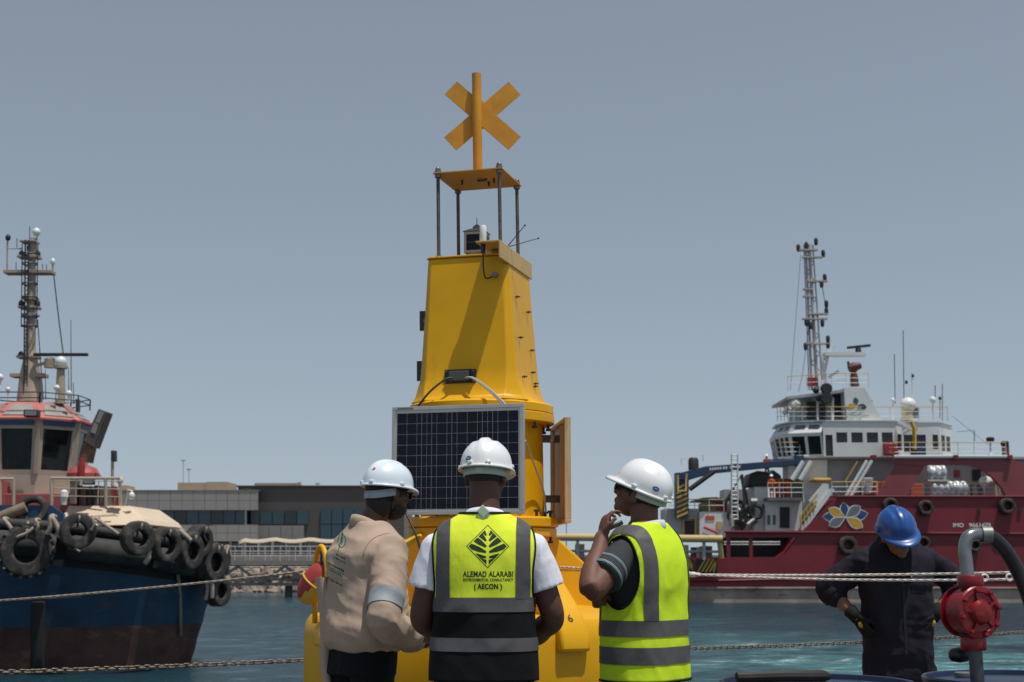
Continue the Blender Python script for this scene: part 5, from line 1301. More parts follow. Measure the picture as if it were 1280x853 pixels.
mb = MB(); mb.grid([e1, r0, r1], closed=True); mb.f.append(tuple(16+k for k in range(8))); rf = mb.build('roof', roof_pink, wh, smooth=0)
for k in range(8):
    a, b, c_, d = r0[k], r0[(k+1) % 8], r1[(k+1) % 8], r1[k]; n_ = (b-a).cross(d-a).normalized()
    def Q(u, v): return a.lerp(b, u).lerp(d.lerp(c_, u), v)
    q = [Q(.14, .12), Q(.86, .12), Q(.82, .80), Q(.18, .80)]; mb = MB(); mb.prism([p - n_*.01 for p in q], [p + n_*.03 for p in q]); mb.build('roof_panel', mat('roof_panel_grey', (0.30, 0.27, 0.25), 0.6, var=0.15, scale=2), rf, smooth=0)
mb = MB(); pbox(mb, 29, 512, 47, 521, 44.9, 45.2); fl2 = mb.build('floodlight', dark_steel, wh, bevel=0.02); mb = MB(); pbox(mb, 31, 513.5, 45, 519.5, 44.86, 44.895); mb.build('floodlight_glass', mat('lamp_glass', (0.22, 0.22, 0.21), 0.2), wh, smooth=0)
railing([oct_ring(1.75, zs(503))[k % 8] for k in range(9)], 0.36, wh, dark_steel, n_mid=1, step=0.9, r=0.025, name='roof_railing')
# side house with windows on the far left
mb = MB(); pbox(mb, -60, 600, -2, 660, 44.6, 46.5); mb.build('side_house', tug_red, tug, smooth=0)
# mast
def mp(px, py, dy=0.0): return P(px, py, TY+0.3+dy)
mast = MB(); mast.tube([mp(37, 503), mp(37.5, 470), mp(38, 440)], [0.42, 0.34, 0.18], 10); mast.tube([mp(38, 440), mp(39.5, 350), mp(41, 298)], [0.17, 0.14, 0.10], 10); mast = mast.build('mast', mast_buff, tug, smooth=60)
def bar_(x0, x1, y, w=0.10, h=0.10, m=mast_buff, nm='crosstree', d=0.5):
    mb = MB(); a, b = mp(x0, y), mp(x1, y); mb.box((a+b)/2, ((b-a).length, d, h)); return mb.build(nm, m, mast, bevel=0.01)
for x0, x1, y, h in ((15, 58, 470, .12), (23, 49, 447, .08), (25, 49, 385, .08), (7, 67, 341, .11), (24, 50, 322, .08), (27, 47, 303, .06), (30, 47, 394, .05), (31, 46, 374, .12)): bar_(x0, x1, y, h=h)
mb = MB()
for x in (29.5, 33.5): mb.cyl(mp(x, 500, -.35), mp(x+2, 300, -.3), 0.028, n=5)
for i in range(40): y = 498 - i*5; mb.cyl(mp(29.5 + 2*(498-y)/198, y, -.35), mp(33.5 + 2*(498-y)/198, y, -.35), 0.016, n=4)
mb.build('ladder', dark_steel, mast)
for y in (408, 396, 372, 355, 330, 318): mb = MB(); mb.ring([(0.26 + .02*cos(a), .025*sin(a)) for a in (0, 1.57, 3.14, 4.71)], mp(37, y, -.25), 16); mb.build('ladder_hoop', dark_steel, mast)
for x, dx in ((26.5, 1.2), (45.8, 1.4)): mb = MB(); mb.cyl(mp(x, 409, -.25), mp(x+dx, 305, -.25), 0.018, n=4); mb.build('cage_bar', dark_steel, mast)
def knob(x, y, r, m, nm='lamp', sq=1.0, dy=0): mb = MB(); mb.lathe([(r*.55, -r*sq), (r*.95, -r*.5*sq), (r, 0), (r*.85, r*.55*sq), (r*.3, r*sq)], mp(x, y, dy), 14); return mb.build(nm, m, mast, smooth=60)
for x, y in ((27, 318), (47, 318), (26.5, 380), (46.5, 380), (26, 444), (37, 373), (37, 310), (38, 457)): knob(x, y, .10, black_plastic, sq=1.3)
mb = MB(); mb.cyl(mp(46, 322), mp(46, 296), .03, n=6); mb.build('dome_stem', mast_buff, mast); knob(45.5, 290, .135, white_plastic, 'antenna_dome')
mb = MB(); mb.cyl(mp(66, 341), mp(66, 330), .03, n=6); mb.build('dome_stem', mast_buff, mast); knob(66, 327, .08, white_plastic, 'antenna_dome', 1.4)
mb = MB(); mb.tube([mp(9, 340), mp(9, 311), mp(28, 311)], .028, 6); mb.cyl(mp(9, 311), mp(9.5, 300), .03, n=6); mb.build('spreader', mast_buff, mast); knob(10, 297, .09, black_plastic, 'wind_vane', 1.2)
for x, y0, y1 in ((37, 299, 283), (20, 341, 328), (53, 341, 330), (21, 311, 298), (58, 341, 331)): mb = MB(); mb.cyl(mp(x, y0), mp(x, y1), .014, n=5); mb.build('whip_aerial', dark_steel, mast)
mb = MB(); mb.tube(sag(mp(67, 342), mp(79, 442, -.2), 0.05, 8), .022, 5); mb.build('stay', dark_steel, mast); mb = MB(); mb.tube([mp(47, 400), mp(54, 500)], .018, 5); mb.build('stay', dark_steel, mast)
mb = MB(); a, b = mp(42, 443.5, -.4), mp(110, 443.5, -.4); mb.box((a+b)/2, ((b-a).length, .14, .10)); mb.build('radar_scanner', black_plastic, mast, bevel=.02)
mb = MB(); mb.lathe([(.17, -.3), (.17, .0), (.1, .05)], mp(62, 449, -.35), 14); mb.build('radar_motor', mast_buff, mast); mb = MB(); mb.bar(mp(42, 458, -.2), mp(64, 452, -.35), .1, .08); mb.build('radar_arm', mast_buff, mast)
mb = MB(); mb.tube([P(75, 505, 46.6), P(76, 462, 46.6)], [.17, .13], 12); mb.lathe([(.22, 0), (.22, .1)], P(76, 461, 46.6), 14); mb.build('satellite_pedestal', mast_buff, tug)
mb = MB(); mb.ell(P(76, 453, 46.6), (.19, .19, .20)); mb.build('satellite_dome', white_plastic, tug, smooth=180)
for x, y0, y1 in ((89, 503, 400), (86, 500, 460), (57, 500, 462), (92, 505, 478)): mb = MB(); mb.cyl(P(x, y0, 46.5), P(x-0.5, y1, 46.5), .018, .010, n=5); mb.build('whip_aerial', dark_steel, tug)
for x, y, r in ((0, 472, .12), (10, 487, .08), (71, 485, .1), (86, 492, .1)): mb = MB(); mb.ell(P(x, y, 46.2), (r,)*3); mb.cyl(P(x, y, 46.2), P(x, y+14, 46.2), r*.35, n=6); mb.build('deck_lamp', white_plastic, tug, smooth=60)
mb = MB(); pbox(mb, 84, 492, 92, 508, 46, 46.3); pbox(mb, 94.5, 499, 98, 515, 46, 46.2); mb2 = None
mb = MB(); pbox(mb, 94.5, 499, 98, 515, 46, 46.2); mb.build('horn_box', dark_steel, tug)
# slanted exhaust cowl beside the wheelhouse
ex = MB(); a = P(107, 578, 45.6); b = P(112, 556, 45.6); ex.tube([a, b], .24, 14); ex = ex.build('exhaust_trunk', rust, tug)
mb = MB(); ppoly(mb, [(104, 552), (117, 560), (134, 515), (123, 511)], 45.3, 46.0); cowl = mb.build('exhaust_cowl', mat('cowl_brown', (0.085, 0.070, 0.060), 0.7, var=0.3, scale=3), tug, smooth=0, bevel=.03)
for q in ([(113, 540), (119, 543), (123, 531), (118, 528)], [(119, 527), (124, 529.5), (130, 515.5), (124.5, 513.5)]): mb = MB(); ppoly(mb, q, 45.27, 45.32); mb.build('cowl_screen', mat('screen_grey', (0.24, 0.23, 0.22), 0.5), tug, smooth=0)
mb = MB(); mb.lathe([(.52, 0), (.52, .12), (.40, .28), (.15, .38), (.02, .40)], P(104.5, 597, 45.0), 20); mb.build('winch_cover', mat('cover_red', (0.36, 0.07, 0.06), 0.55, var=0.15), tug)
mb = MB(); mb.tube([P(101, 597, 44.4), P(101.5, 585, 44.4), P(103, 572, 44.4)], [.1, .12, .07], 10); mb.build('fire_monitor', mat('monitor_red', (0.30, 0.02, 0.02), 0.5), tug, smooth=60)
mb = MB(); pbox(mb, 103, 596, 117, 606, 44.3, 44.5); lampb = mb.build('flood_box', dark_steel, tug, bevel=.02); mb = MB(); pbox(mb, 104.5, 597.5, 115.5, 604.5, 44.27, 44.295); mb.build('flood_box_glass', mat('lamp_glass', (0.22, 0.22, 0.21), 0.2), tug, smooth=0)
mb = MB(); pbox(mb, 87, 598, 94, 630, 45, 45.5); mb.build('vent_post', mast_buff, tug, bevel=.03)
for x0, x1 in ((94, 99), (101, 107), (110, 114), (118, 123), (125, 134)):
    mb = MB(); pbox(mb, x0, 606 + (x0 % 3), x1, 632, 45.2, 45.7); mb.build('deck_locker', mat('locker_%d' % (x0 % 2), ((0.05, 0.045, 0.04), (0.14, 0.10, 0.07))[x0 % 2], 0.7, var=.3), tug, smooth=0)
mb = MB(); mb.cyl(P(140.5, 632, 44.8), P(140.5, 577, 44.8), .05, n=8); mb.build('light_post', mast_buff, tug); mb = MB(); pbox(mb, 138.2, 563, 144, 577, 44.7, 44.95); mb.build('post_floodlight', dark_steel, tug, bevel=.03)
mb = MB(); mb.bar(P(121, 585, 44.7), P(134, 606, 44.7), .06, .06); mb.build('davit', white_plastic, tug)
for x, y, c in ((141, 612, (0.28, 0.04, 0.03)), (146, 622, (0.28, 0.04, 0.03))):
    mb = MB(); pbox(mb, x-2, y-4, x+3, y+10, 44.6, 44.9); mb.build('hose_reel', mat('reel_red', c, 0.6), tug, smooth=0)
mb = MB(); mb.ell(P(150, 601, 44.6), (.1, .1, .12)); mb.cyl(P(150, 603, 44.6), P(150, 632, 44.6), .05, n=6); mb.build('deck_lamp', pale_cream, tug, smooth=60)
mb = MB(); mb.lathe([(.09, -.2), (.10, 0), (.13, .04), (.12, .2), (.04, .26)], P(80, 623, 43.9), 12); mb.build('deck_lamp', white_plastic, tug)
mb = MB(); mb.ell(P(164.5, 620, 44.6), (.10, .10, .12)); mb.tube([P(164.5, 618, 44.6), P(165, 614, 44.6), P(160, 612, 44.6), P(156, 632, 44.7)], .03, 6); mb.build('camera_dome', white_plastic, tug, smooth=60)
for xs_, y0, y1 in ((( 64, 132), 598, 629), ((0, 17), 599, 630)):
    mb = MB(); Yr = 43.9
    for x in xs_: mb.cyl(P(x, y0, Yr), P(x, y1+4, Yr), .05, n=8)
    mb.cyl(P(xs_[0], y0, Yr), P(xs_[1] + (18 if xs_[0] > 20 else 0), y0, Yr), .045, n=8); mb.build('cream_rail', cream, tug)
railing([P(66, 630, 44.2), P(150, 631, 44.4)], .72, tug, mast_buff, n_mid=2, step=.62, r=.02)
# ================================================================== the red supply ship
SY = 112.0
ship = thing('supply_ship', 'large red supply ship with white bridge, lattice mast and blue deck crane', 'ship', (P(1070, 752, SY).x, SY+7, WATER_Z))
hull_red = mat('ship_red', (0.18, 0.014, 0.021), 0.55, var=0.2, scale=0.35, stain=(0.12, 0.016, 0.018), samt=0.6, sthr=0.53, sscale=(0.5, 0.5, 0.15))
red_pale = mat('ship_red_pale', (0.23, 0.048, 0.056), 0.6, var=0.15, scale=0.4, stain=(0.16, 0.03, 0.035), samt=0.5, sscale=(0.6, 0.6, 0.2))  # paler, pinker red than the hull, for the upper side and brace
boot_grey = mat('ship_boot', (0.34, 0.27, 0.22), 0.85, var=0.35, scale=0.5, stain=(0.10, 0.03, 0.03), samt=0.7, sthr=0.54, sscale=(0.6, 0.6, 1.6))
ship_white = mat('ship_white', (0.66, 0.66, 0.64), 0.5, var=0.08, scale=0.6, stain=(0.40, 0.30, 0.22), samt=0.4, sthr=0.62, sscale=(1.2, 1.2, 0.3))
ship_grey = mat('ship_grey', (0.36, 0.37, 0.37), 0.6, var=0.12, scale=0.6, stain=(0.22, 0.18, 0.15), samt=0.4, sscale=(1, 1, 0.3))
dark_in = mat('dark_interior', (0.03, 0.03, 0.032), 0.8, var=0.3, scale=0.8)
rail_white = mat('rail_white', (0.55, 0.55, 0.52), 0.5); rail_yellow = mat('rail_yellow', (0.52, 0.32, 0.04), 0.5, var=0.15)
crane_blue = mat('crane_blue', (0.018, 0.042, 0.095), 0.5, var=0.2, scale=0.8)
orange_m = mat('ship_orange', (0.45, 0.09, 0.02), 0.5, var=0.2); red_eq = mat('equipment_red', (0.32, 0.03, 0.03), 0.5, var=0.2)
tan_y = mat('boom_tan', (0.52, 0.36, 0.15), 0.6, var=0.15, scale=1)
grey_d = mat('machinery_grey', (0.13, 0.13, 0.125), 0.6, 0.2, var=0.3, scale=1.2); green_tarp = mat('green_tarp', (0.03, 0.085, 0.065), 0.8, var=0.3, scale=1.2)
gm = mat('ship_dark', (0.02, 0.02, 0.022), 0.6, var=0.3)
def sbox(name, x0, y0, x1, y1, m, dn=0.0, df=10.0, parent=ship, bevel=0.0, smooth=0):
    mb = MB(); pbox(mb, x0, y0, x1, y1, SY+dn, SY+df); return mb.build(name, m, parent, smooth=smooth, bevel=bevel)
def spoly(name, pts, m, dn=0.0, df=10.0, parent=ship, bevel=0.0):
    mb = MB(); ppoly(mb, pts, SY+dn, SY+df); return mb.build(name, m, parent, smooth=0, bevel=bevel)
def stube(name, pts, r, m, parent=ship, n=6):
    mb = MB(); mb.tube([P(x, y, SY+d) for x, y, d in pts], r, n); return mb.build(name, m, parent, smooth=60)
# hull
spoly('hull', [(832, 736), (1330, 736), (1330, 621), (1046, 621), (1003, 664), (996, 673), (984, 690), (974, 697), (832, 697)], hull_red, 0, 14)
spoly('boot_topping', [(832, 770), (1330, 770), (1330, 736.2), (832, 736.2)], boot_grey, 0.02, 13.98)
spoly('upper_strake', [(908, 672), (996.5, 672), (1003, 663.6), (908, 663.6)], hull_red, 0, 0.5)
for x in (911, 939): sbox('strake_post', x-2, 672.2, x+2, 697, hull_red, 0.0, 0.4)
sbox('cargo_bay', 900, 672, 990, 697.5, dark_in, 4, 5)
for y in (678, 681): stube('bay_pipe', [(905, y, 1), (975, y, 1)], 0.08, ship_grey)
sbox('bay_deck', 903, 696.5, 985, 697.6, grey_d, 0.6, 10)
stube('sheer_moulding', [(1046, 621, -.08), (1330, 621, -.08)], .10, hull_red); stube('rub_rail', [(905, 665, -.1), (1330, 668, -.1)], .10, hull_red); stube('rub_rail', [(850, 727, -.08), (1330, 716, -.08)], .08, hull_red)
stube('bilge_line', [(832, 735.5, -.05), (1330, 735.5, -.05)], .10, boot_grey)
# upper hull with the cut-out openings
spoly('side_brace', [(1095, 620.8), (1133, 620.8), (1156, 583), (1122, 580)], red_pale, 0.05, 0.45)
curve = [(1210, 581.5), (1222, 584.5), (1234, 591), (1245, 601), (1253, 611), (1258, 620.9)]
spoly('upper_side', [(1116, 580), (1156, 582.9), (1160, 581.5)] + curve + [(1330, 620.9), (1330, 606), (1280, 580), (1262, 572.5), (1118, 572.5)], red_pale, 0.0, 0.40)
stube('deck_edge_fender', [(1000, 571, 2.4), (1116, 571, 2.4), (1118, 571, -.1), (1262, 571, -.1)], .14, ship_white)
for x in (1093, 1195, 1263): sbox('fender_bracket', x-3, 569, x+3, 574, hull_red, -.35, .2)
sbox('house_front', 1003, 572.6, 1330, 621, ship_grey, 3.5, 12)
sbox('bridge_deck', 972, 571.2, 1290, 574, ship_grey, 2.6, 13.5)
for x0, y0, x1, y1, m in ((1216, 587, 1226, 601, gm), (1193, 588, 1200, 597, red_eq), (1074, 593, 1083, 603, gm)): sbox('house_door', x0, y0, x1, y1, m, 3.35, 3.49)
railing([P(1040, 621, SY+.2), P(1097, 621, SY+.2)], 1.15, ship, rail_white, rail_yellow, 2, 1.1, .035)
railing([P(1136, 621, SY+.5), P(1250, 621, SY+.5)], 1.05, ship, rail_white, rail_yellow, 2, 1.3, .03)
for x0, x1, y0 in ((1094, 1110, 602), (1138, 1154, 605)): sbox('orange_locker', x0, y0, x1, 621, orange_m, 1.5, 2.5, bevel=.05)
# bundles wrapped in white sheet on the deck: life rafts
def bundle(x0, y0, x1, y1, nm='wrapped_bundle'):
    mb = MB(); a = P(x0, y1, SY+1.0); b = P(x1, y0, SY+1.0); n = max(2, int((x1-x0)/7))
    for i in range(n):
        c = Vector((a.x + (b.x-a.x)*(i+.5)/n, SY+1.5, (a.z+b.z)/2)); mb.ell(c, ((b.x-a.x)/n*.62, .55, (b.z-a.z)*.52))
    me = fuse(mb, 0.08, 1, nm); displace(me, 0.09, .25, x0); return finish(me, nm, mat('foil_white', (0.62, 0.64, 0.66), 0.3, 0.25, var=.25, scale=1.5, bump=.8, bscale=4), ship)
bundle(1162, 581, 1184, 600); bundle(1165, 602, 1189, 619); bundle(1186, 601, 1211, 619)
sbox('bundle_rack', 1160, 599.5, 1186, 602, rail_white, 1, 2.5); sbox('bundle_rack', 1162, 618.5, 1212, 620.8, rail_white, 1, 2.5)
sbox('deck_machine', 1216, 606, 1228, 620.5, grey_d, 1.5, 3); mb = MB(); mb.ell(P(1232, 603, SY+1.6), (.55, .5, .5)); mb.build('buoyant_canister', white_plastic, ship, smooth=180)
for x in (1245, 1249): stube('vent_pipe', [(x, 620, 1.2), (x-2, 598, 1.2), (x-4, 596, 1.0)], .12, pale_cream)
# fender tyres on the hull, each a thing
for x, y, r, lb in ((1060, 682, 11.5, 'large tyre fender on the red hull below the petal emblem'), (1113, 632, 9.5, 'tyre fender on the red hull behind the blue hard hat'), (1157, 635, 9.5, 'tyre fender on the red hull right above the shoulder of the worker'), (1154, 679, 8.5, 'tyre fender low on the red hull behind the worker in navy'), (1218, 682, 8, 'tyre fender on the red hull framed by the pump gooseneck'), (1259, 633, 10, 'tyre fender on the red hull beyond the ship number')):
    hang_tyre(P(x, y, SY-.35), Vector((0, -1, 0)), r*SY/F, 0.55, lb, 'tyres hung along the red ship', hole=.52)
for x, y in ((1224, 637.5), (1275, 638)):
    mb = MB(); mb.lathe([(.17, 0), (.17, .1)], P(x, y, SY-.06), 16, Rx(pi/2)); mb.build('mooring_port', gm, ship)
# flat artwork on the hull side
def art(polys, x, y, d, m, name, parent=ship):
    mb = MB(); o = P(x, y, SY+d); s_ = SY/F
    for pl in polys: mb.add([o + Vector((a*s_, 0, -b*s_)) for a, b in pl], [tuple(range(len(pl)))])
    return mb.build(name, m, parent, smooth=0, fixn=False)
def letters(txt, wpx, hpx, x, y, d, m, parent=ship, rot=0):
    vs, fs = text_mesh(txt, hpx/0.70, hpx*.03); w = max(a for a, b in vs) - min(a for a, b in vs); k = wpx/w; o = P(x, y, SY+d); s_ = SY/F
    mb = MB(); mb.add([o + Vector(((a*k*cos(rot) - b*sin(rot))*s_, 0, (a*k*sin(rot) + b*cos(rot))*s_)) for a, b in vs], fs); mb.build('lettering', m, parent, smooth=0, fixn=False)
letters('IMO', 13, 5.0, 1198, 657, -.02, white_plastic); letters('9661479', 27, 5.0, 1225, 657, -.02, white_plastic)
def petal(ang, L, w, x0=3.5):
    a = radians(ang); pts = []
    for t, ww in ((0, .0), (.25, .55), (.5, .95), (.72, .85), (.9, .4), (1, 0), (.9, -.4), (.72, -.85), (.5, -.95), (.25, -.55)):
        u, v = x0 + L*t, w*ww/2; pts.append((u*cos(a) - v*sin(a), -(u*sin(a) + v*cos(a))))
    return pts
pw, pb, py_, pg = white_plastic, mat('petal_blue', (0.02, 0.06, 0.16), 0.6), mat('petal_yellow', (0.58, 0.31, 0.03), 0.6), mat('petal_grey', (0.16, 0.17, 0.18), 0.6)
for i, (ang, L, w, m) in enumerate(((178, 27, 12, pb), (10, 27, 13, pb), (152, 22, 11, py_), (96, 17, 10, pb), (36, 22, 12, pg), (-30, 23, 12, py_), (206, 22, 11, pg))):
    art([petal(ang, L+1.8, w+2.8, 0)], 1057, 647, -.012 - i*.012, pw, 'emblem_petal_edge'); art([petal(ang, L, w, 1.2)], 1057, 647, -.018 - i*.012, m, 'emblem_petal')
# ---- bridge house
def S(x, y, d): return P(x, y, SY+d)
def zat(y, d=2.0): return P(1000, y, SY+d).z
def X(x, d=2.0): return P(x, 700, SY+d).x
z0, z1, z2 = zat(571.2), zat(541), zat(527); zw0, zw1 = zat(568), zat(543)
plan = [(971, 9.0), (976, 5.6), (994, 3.0), (1034, 2.0), (1127, 2.0), (1135, 3.2), (1182, 3.2), (1196, 5.5), (1196, 10)]
def V3_(i, z, out=0.0): x, d = plan[i]; p = P(x, 700, SY+d); c = Vector((X(1085), SY+7, 0)); q = Vector((p.x, SY+d, z)); n_ = (Vector((q.x, q.y, 0)) - c).normalized(); return q + n_*out
core = MB(); core.prism([V3_(i, z0, -.5) for i in range(9)], [V3_(i, z2, -.5) for i in range(9)]); bridge = core.build('bridge_house', ship_white, ship, smooth=0)
wl_ = {0: [(.1, .46), (.54, .92)], 1: [(.05, .30), (.37, .62), (.69, .95)], 2: [(.08, .47), (.56, .95)], 3: None, 4: [(.15, .85)], 5: None, 6: [(.1, .45), (.55, .92)], 7: []}
for i in range(8):
    H_ = z2-z0; a, b, c, d = V3_(i, z0+.003), V3_(i+1, z0+.003), V3_(i+1, z2), V3_(i, z2)
    if i < 3: c, d = V3_(i+1, z1, .35), V3_(i, z1, .35)
    hv0, hv1 = .10, .86
    if i == 3: wins = [(.03, .13, .02, .62, gm)] + [(u0, u1, .40, .69) for u0, u1 in ((.18, .33), (.385, .54), (.595, .75), (.80, .95))]
    elif i == 5: wins = [(.02, .26, .15, .66), (.34, .62, .03, .66, mat('door_blue', (0.02, 0.04, 0.10), 0.5)), (.80, .95, .25, .66)]
    else:
        wins = [(u0, u1, hv0 if i < 3 else .2, hv1 if i < 3 else .66) for u0, u1 in wl_[i]]
    wall(a, b, c, d, wins, ship_white, win_dark, bridge, .10, 'bridge_wall')
# sloping upper visor with small roof windows over the rounded front
for i in range(3):
    a, b = V3_(i, z1, .35), V3_(i+1, z1, .35); c, d = V3_(i+1, z2, -.25), V3_(i, z2, -.25)
    wall(a, b, c, d, [(.12, .46, .3, .75), (.56, .90, .3, .75)], ship_white, mat('roof_glass', (0.14, 0.15, 0.15), .15), bridge, .04, 'visor_wall')
mb = MB(); mb.prism([V3_(i, z2+.003, .12) for i in range(9)], [V3_(i, z2+.10, .12) for i in range(9)]); mb.build('bridge_roof', ship_white, bridge, smooth=0)
for i, j in ((4, 5),): mb = MB(); mb.bar(S(1123, 527, 1.8), S(1143, 538, 1.8), .18, .3); mb.build('roof_gusset', ship_white, bridge)
stube('yellow_davit', [(1143, 566, 1.2), (1143, 536, 1.2), (1139, 527, 1.2)], .17, rail_yellow)
mb = MB(); mb.box(S(1113, 562, 1.4), (1.1, .6, 1.0)); mb.build('hose_station', red_eq, ship, bevel=.08); sbox('dark_box', 1140, 562, 1147, 570, gm, 1, 1.6)
railing([S(966, 571, 4), S(980, 571, 2.7), S(1100, 571, 2.7), S(1118, 571.5, .2), S(1258, 571.5, .2)], 1.15, ship, rail_white, rail_yellow, 2, 1.2, .032)
railing([S(972, 526.5, 6), S(985, 526.5, 2.6), S(1058, 526.5, 2.2), S(1185, 526.5, 3.4)], 1.15, ship, rail_white, rail_yellow, 2, 1.3, .030)
for x, y in ((1238, 556), (1256, 561)):
    mb = MB(); mb.lathe([(.30, 0), (.34, .25), (.22, .34)], S(x, y-4, 1.0), 12); mb.build('deck_floodlight', gm, ship); stube('floodlight_post', [(x, y-3, 1.0), (x, 571, 1.0)], .07, ship_grey)
mb = MB(); mb.box(S(1257, 563, 1.2), (.5, .3, .9)); mb.build('hydrant', red_eq, ship); mb = MB(); mb.ell(S(1238, 569, .9), (.2, .2, .18)); mb.build('float_ball', white_plastic, ship, smooth=180)
stube('stay', [(1190, 520, 3), (1235, 556, 1.5)], .02, grey_d); stube('stay', [(1196, 540, 3), (1218, 538, 2)], .02, grey_d); stube('whip_aerial', [(1218, 552, 2), (1218, 539, 2)], .04, grey_d)
# ---- top house, casing with emblem
th_ = sbox('top_house', 1001, 497, 1057, 527, ship_grey, 4, 9)
for x0, x1, y0, y1 in ((1009, 1020, 502, 524), (1024, 1032, 505, 524), (1044, 1056, 490.5, 522)): sbox('top_opening', x0, y0, x1, y1, dark_in, 3.8, 3.99, th_)
spoly('top_roof', [(984, 499.5), (1058, 490), (1058, 486.5), (984, 496)], ship_grey, 2.6, 9.5, th_)
for x in (992, 1022, 1041): stube('top_post', [(x, 497, 3), (x, 526, 3)], .09, ship_white, th_)
spoly('casing', [(1058, 526.5), (1103, 526.5), (1081, 485), (1055, 485)], ship_white, 2.4, 7)
for ang, L, m in ((100, 10, mat('leaf_green', (.01, .10, .07), .5)), (-12, 12.5, mat('leaf_navy', (.02, .05, .08), .5)), (190, 13, py_)): art([petal(ang, L, 7.5, .5)], 1071, 507, 2.37, m, 'casing_leaf')
art([[(-12, 1), (12, 1), (12, 2.4), (-12, 2.4)]], 1074, 518, 2.37, mat('fine_print', (.35, .36, .38), .7), 'casing_strap_line')
for y, r in ((486, .46), (498, .5)):
    mb = MB(); mb.lathe([(r*.8, -.25), (r, -.15), (r, .12), (r*.85, .2)], S(1033, y, 1.8), 20, Rx(pi/2)); mb.build('searchlight', gm, ship)
for x, y in ((1020, 488), (1024, 498)): mb = MB(); mb.ell(S(x, y, 2.2), (.28, .28, .28)); mb.build('small_searchlight', gm, ship, smooth=180)
for x, y, sx in ((994, 505, 1.3), (984, 513, .8)): mb = MB(); mb.lathe([(.5*sx*.6, -.4), (.62*sx*.6, .1), (.3*sx*.6, .4)], S(x, y, 3), 14, Rz(.6) @ Rx(1.1)); mb.build('horn_light', ship_white, ship)
railing([S(985, 489, 4), S(1058, 484.5, 3)], 1.2, ship, rail_white, rail_yellow, 1, 1.4, .03); railing([S(1040, 484.8, 3), S(1086, 484.8, 3)], 1.2, ship, rail_white, rail_yellow, 2, 1.2, .03)
fm = mat('monitor_maroon', (.09, .022, .018), .55, var=.3)
mb = MB(); mb.lathe([(.42, 0), (.34, .7), (.22, 1.2)], S(1068, 483, 4), 12); mb.tube([S(1061, 461, 4), S(1068, 459, 4), S(1076, 457, 4)], [.32, .42, .25], 12); mb.tube([S(1062, 460, 4), S(1060, 452, 4)], [.15, .1], 8); mb.build('fire_monitor', fm, ship, smooth=60)
# domes and aerials
mb = MB(); mb.ell(S(1135, 506, 4), (.66, .66, .60)); mb.build('satellite_dome', white_plastic, ship, smooth=180); mb = MB(); mb.lathe([(.5, 0), (.46, 1.0), (.55, 1.15)], S(1134, 526, 4), 16); mb.build('dome_pedestal', pale_cream, ship)
sbox('dome_box', 1143, 510, 1149, 522, grey_d, 4, 4.6)
for x, y, r in ((1116, 500.5, .20), (1166, 500, .27)): mb = MB(); mb.lathe([(r*.7, -r), (r, -r*.3), (r*.9, r*.6), (r*.3, r)], S(x, y, 4), 12); mb.cyl(S(x, y+3, 4), S(x, 526, 4), .07, n=6); mb.build('small_dome', white_plastic, ship, smooth=60)
for x, y0, y1 in ((1119, 505, 443), (1130, 500, 413), (1141, 524, 466), (1178, 526, 480), (1169, 500, 482), (1175, 523, 500), (1090, 526, 500)): stube('whip_aerial', [(x, y0, 4.5), (x - (1 if y0 - y1 > 50 else 0), y1, 4.5)], .035 if x != 1141 else .06, grey_d if x != 1141 else ship_white)
for x, y in ((1133, 478), (1141, 470), (1175, 498)): mb = MB(); mb.ell(S(x, y, 4.5), (.12, .12, .16)); mb.build('aerial_lamp', gm, ship, smooth=180)
# ---- lattice mast
mst = MB()
def ml(t, k): return S(1021 + (1011-1021)*t + k*(1-.35*t), 488 - (488-306)*t, 5.5)
mst.tube([ml(t/10, -6) for t in range(11)], .11, 6); mst = mst.build('mast', mat('mast_pale', (.40, .38, .35), .6, var=.2, scale=1, stain=(.22, .12, .08), samt=.5), ship)
mp_ = MATS['mast_pale']
for k in (0.5, 7.5): mb = MB(); mb.tube([ml(t/10, k) for t in range(11)], .15 if k < 1 else .07, 6); mb.build('mast_leg', mp_, mst)
for i in range(16):
    t = i/16; mb = MB(); a, b = (-6, 7.5) if i % 2 else (7.5, -6); mb.cyl(ml(t, a), ml(t+1/16, b), .045, n=5); mb.build('lattice_bar', mp_, mst)
mb = MB()
for i in range(60): t = .02 + i*.016; mb.cyl(ml(t, -9.5), ml(t, -6), .02, n=4)
mb.tube([ml(0, -9.5), ml(1, -9.5)], .04, 5); mb.build('mast_ladder', grey_d, mst)
for x0, x1, y in ((998, 1022, 313), (1003, 1028, 322), (1010, 1034, 352), (1004, 1016, 362), (1004, 1016, 371), (1010, 1034, 393), (1003, 1034, 399), (1006, 1036, 430)): mb = MB(); a, b = S(x0, y, 5.3), S(x1, y, 5.3); mb.box((a+b)/2, ((b-a).length, .5, .12)); mb.build('mast_bracket', mp_, mst)
for x, y in ((1020, 302), (1029, 317), (1031, 347), (1033, 380), (1033, 389), (1035, 424), (1035, 431), (1008, 403), (1013, 407), (1007, 433), (998, 310), (1008, 307), (1027, 355), (1028, 404)): mb = MB(); mb.lathe([(.13, -.32), (.17, -.1), (.17, .18), (.08, .3)], S(x, y, 5.2), 8); mb.build('signal_lamp', gm, mst)
stube('mast_stay', [(1001, 318, 5.5), (988, 488, 5)], .02, grey_d, mst); stube('mast_stay', [(1012, 400, 5.5), (1003, 470, 5), (998, 490, 5)], .025, grey_d, mst); stube('mast_stay', [(1027, 352, 5.5), (1034, 395, 5.5)], .04, mp_, mst)
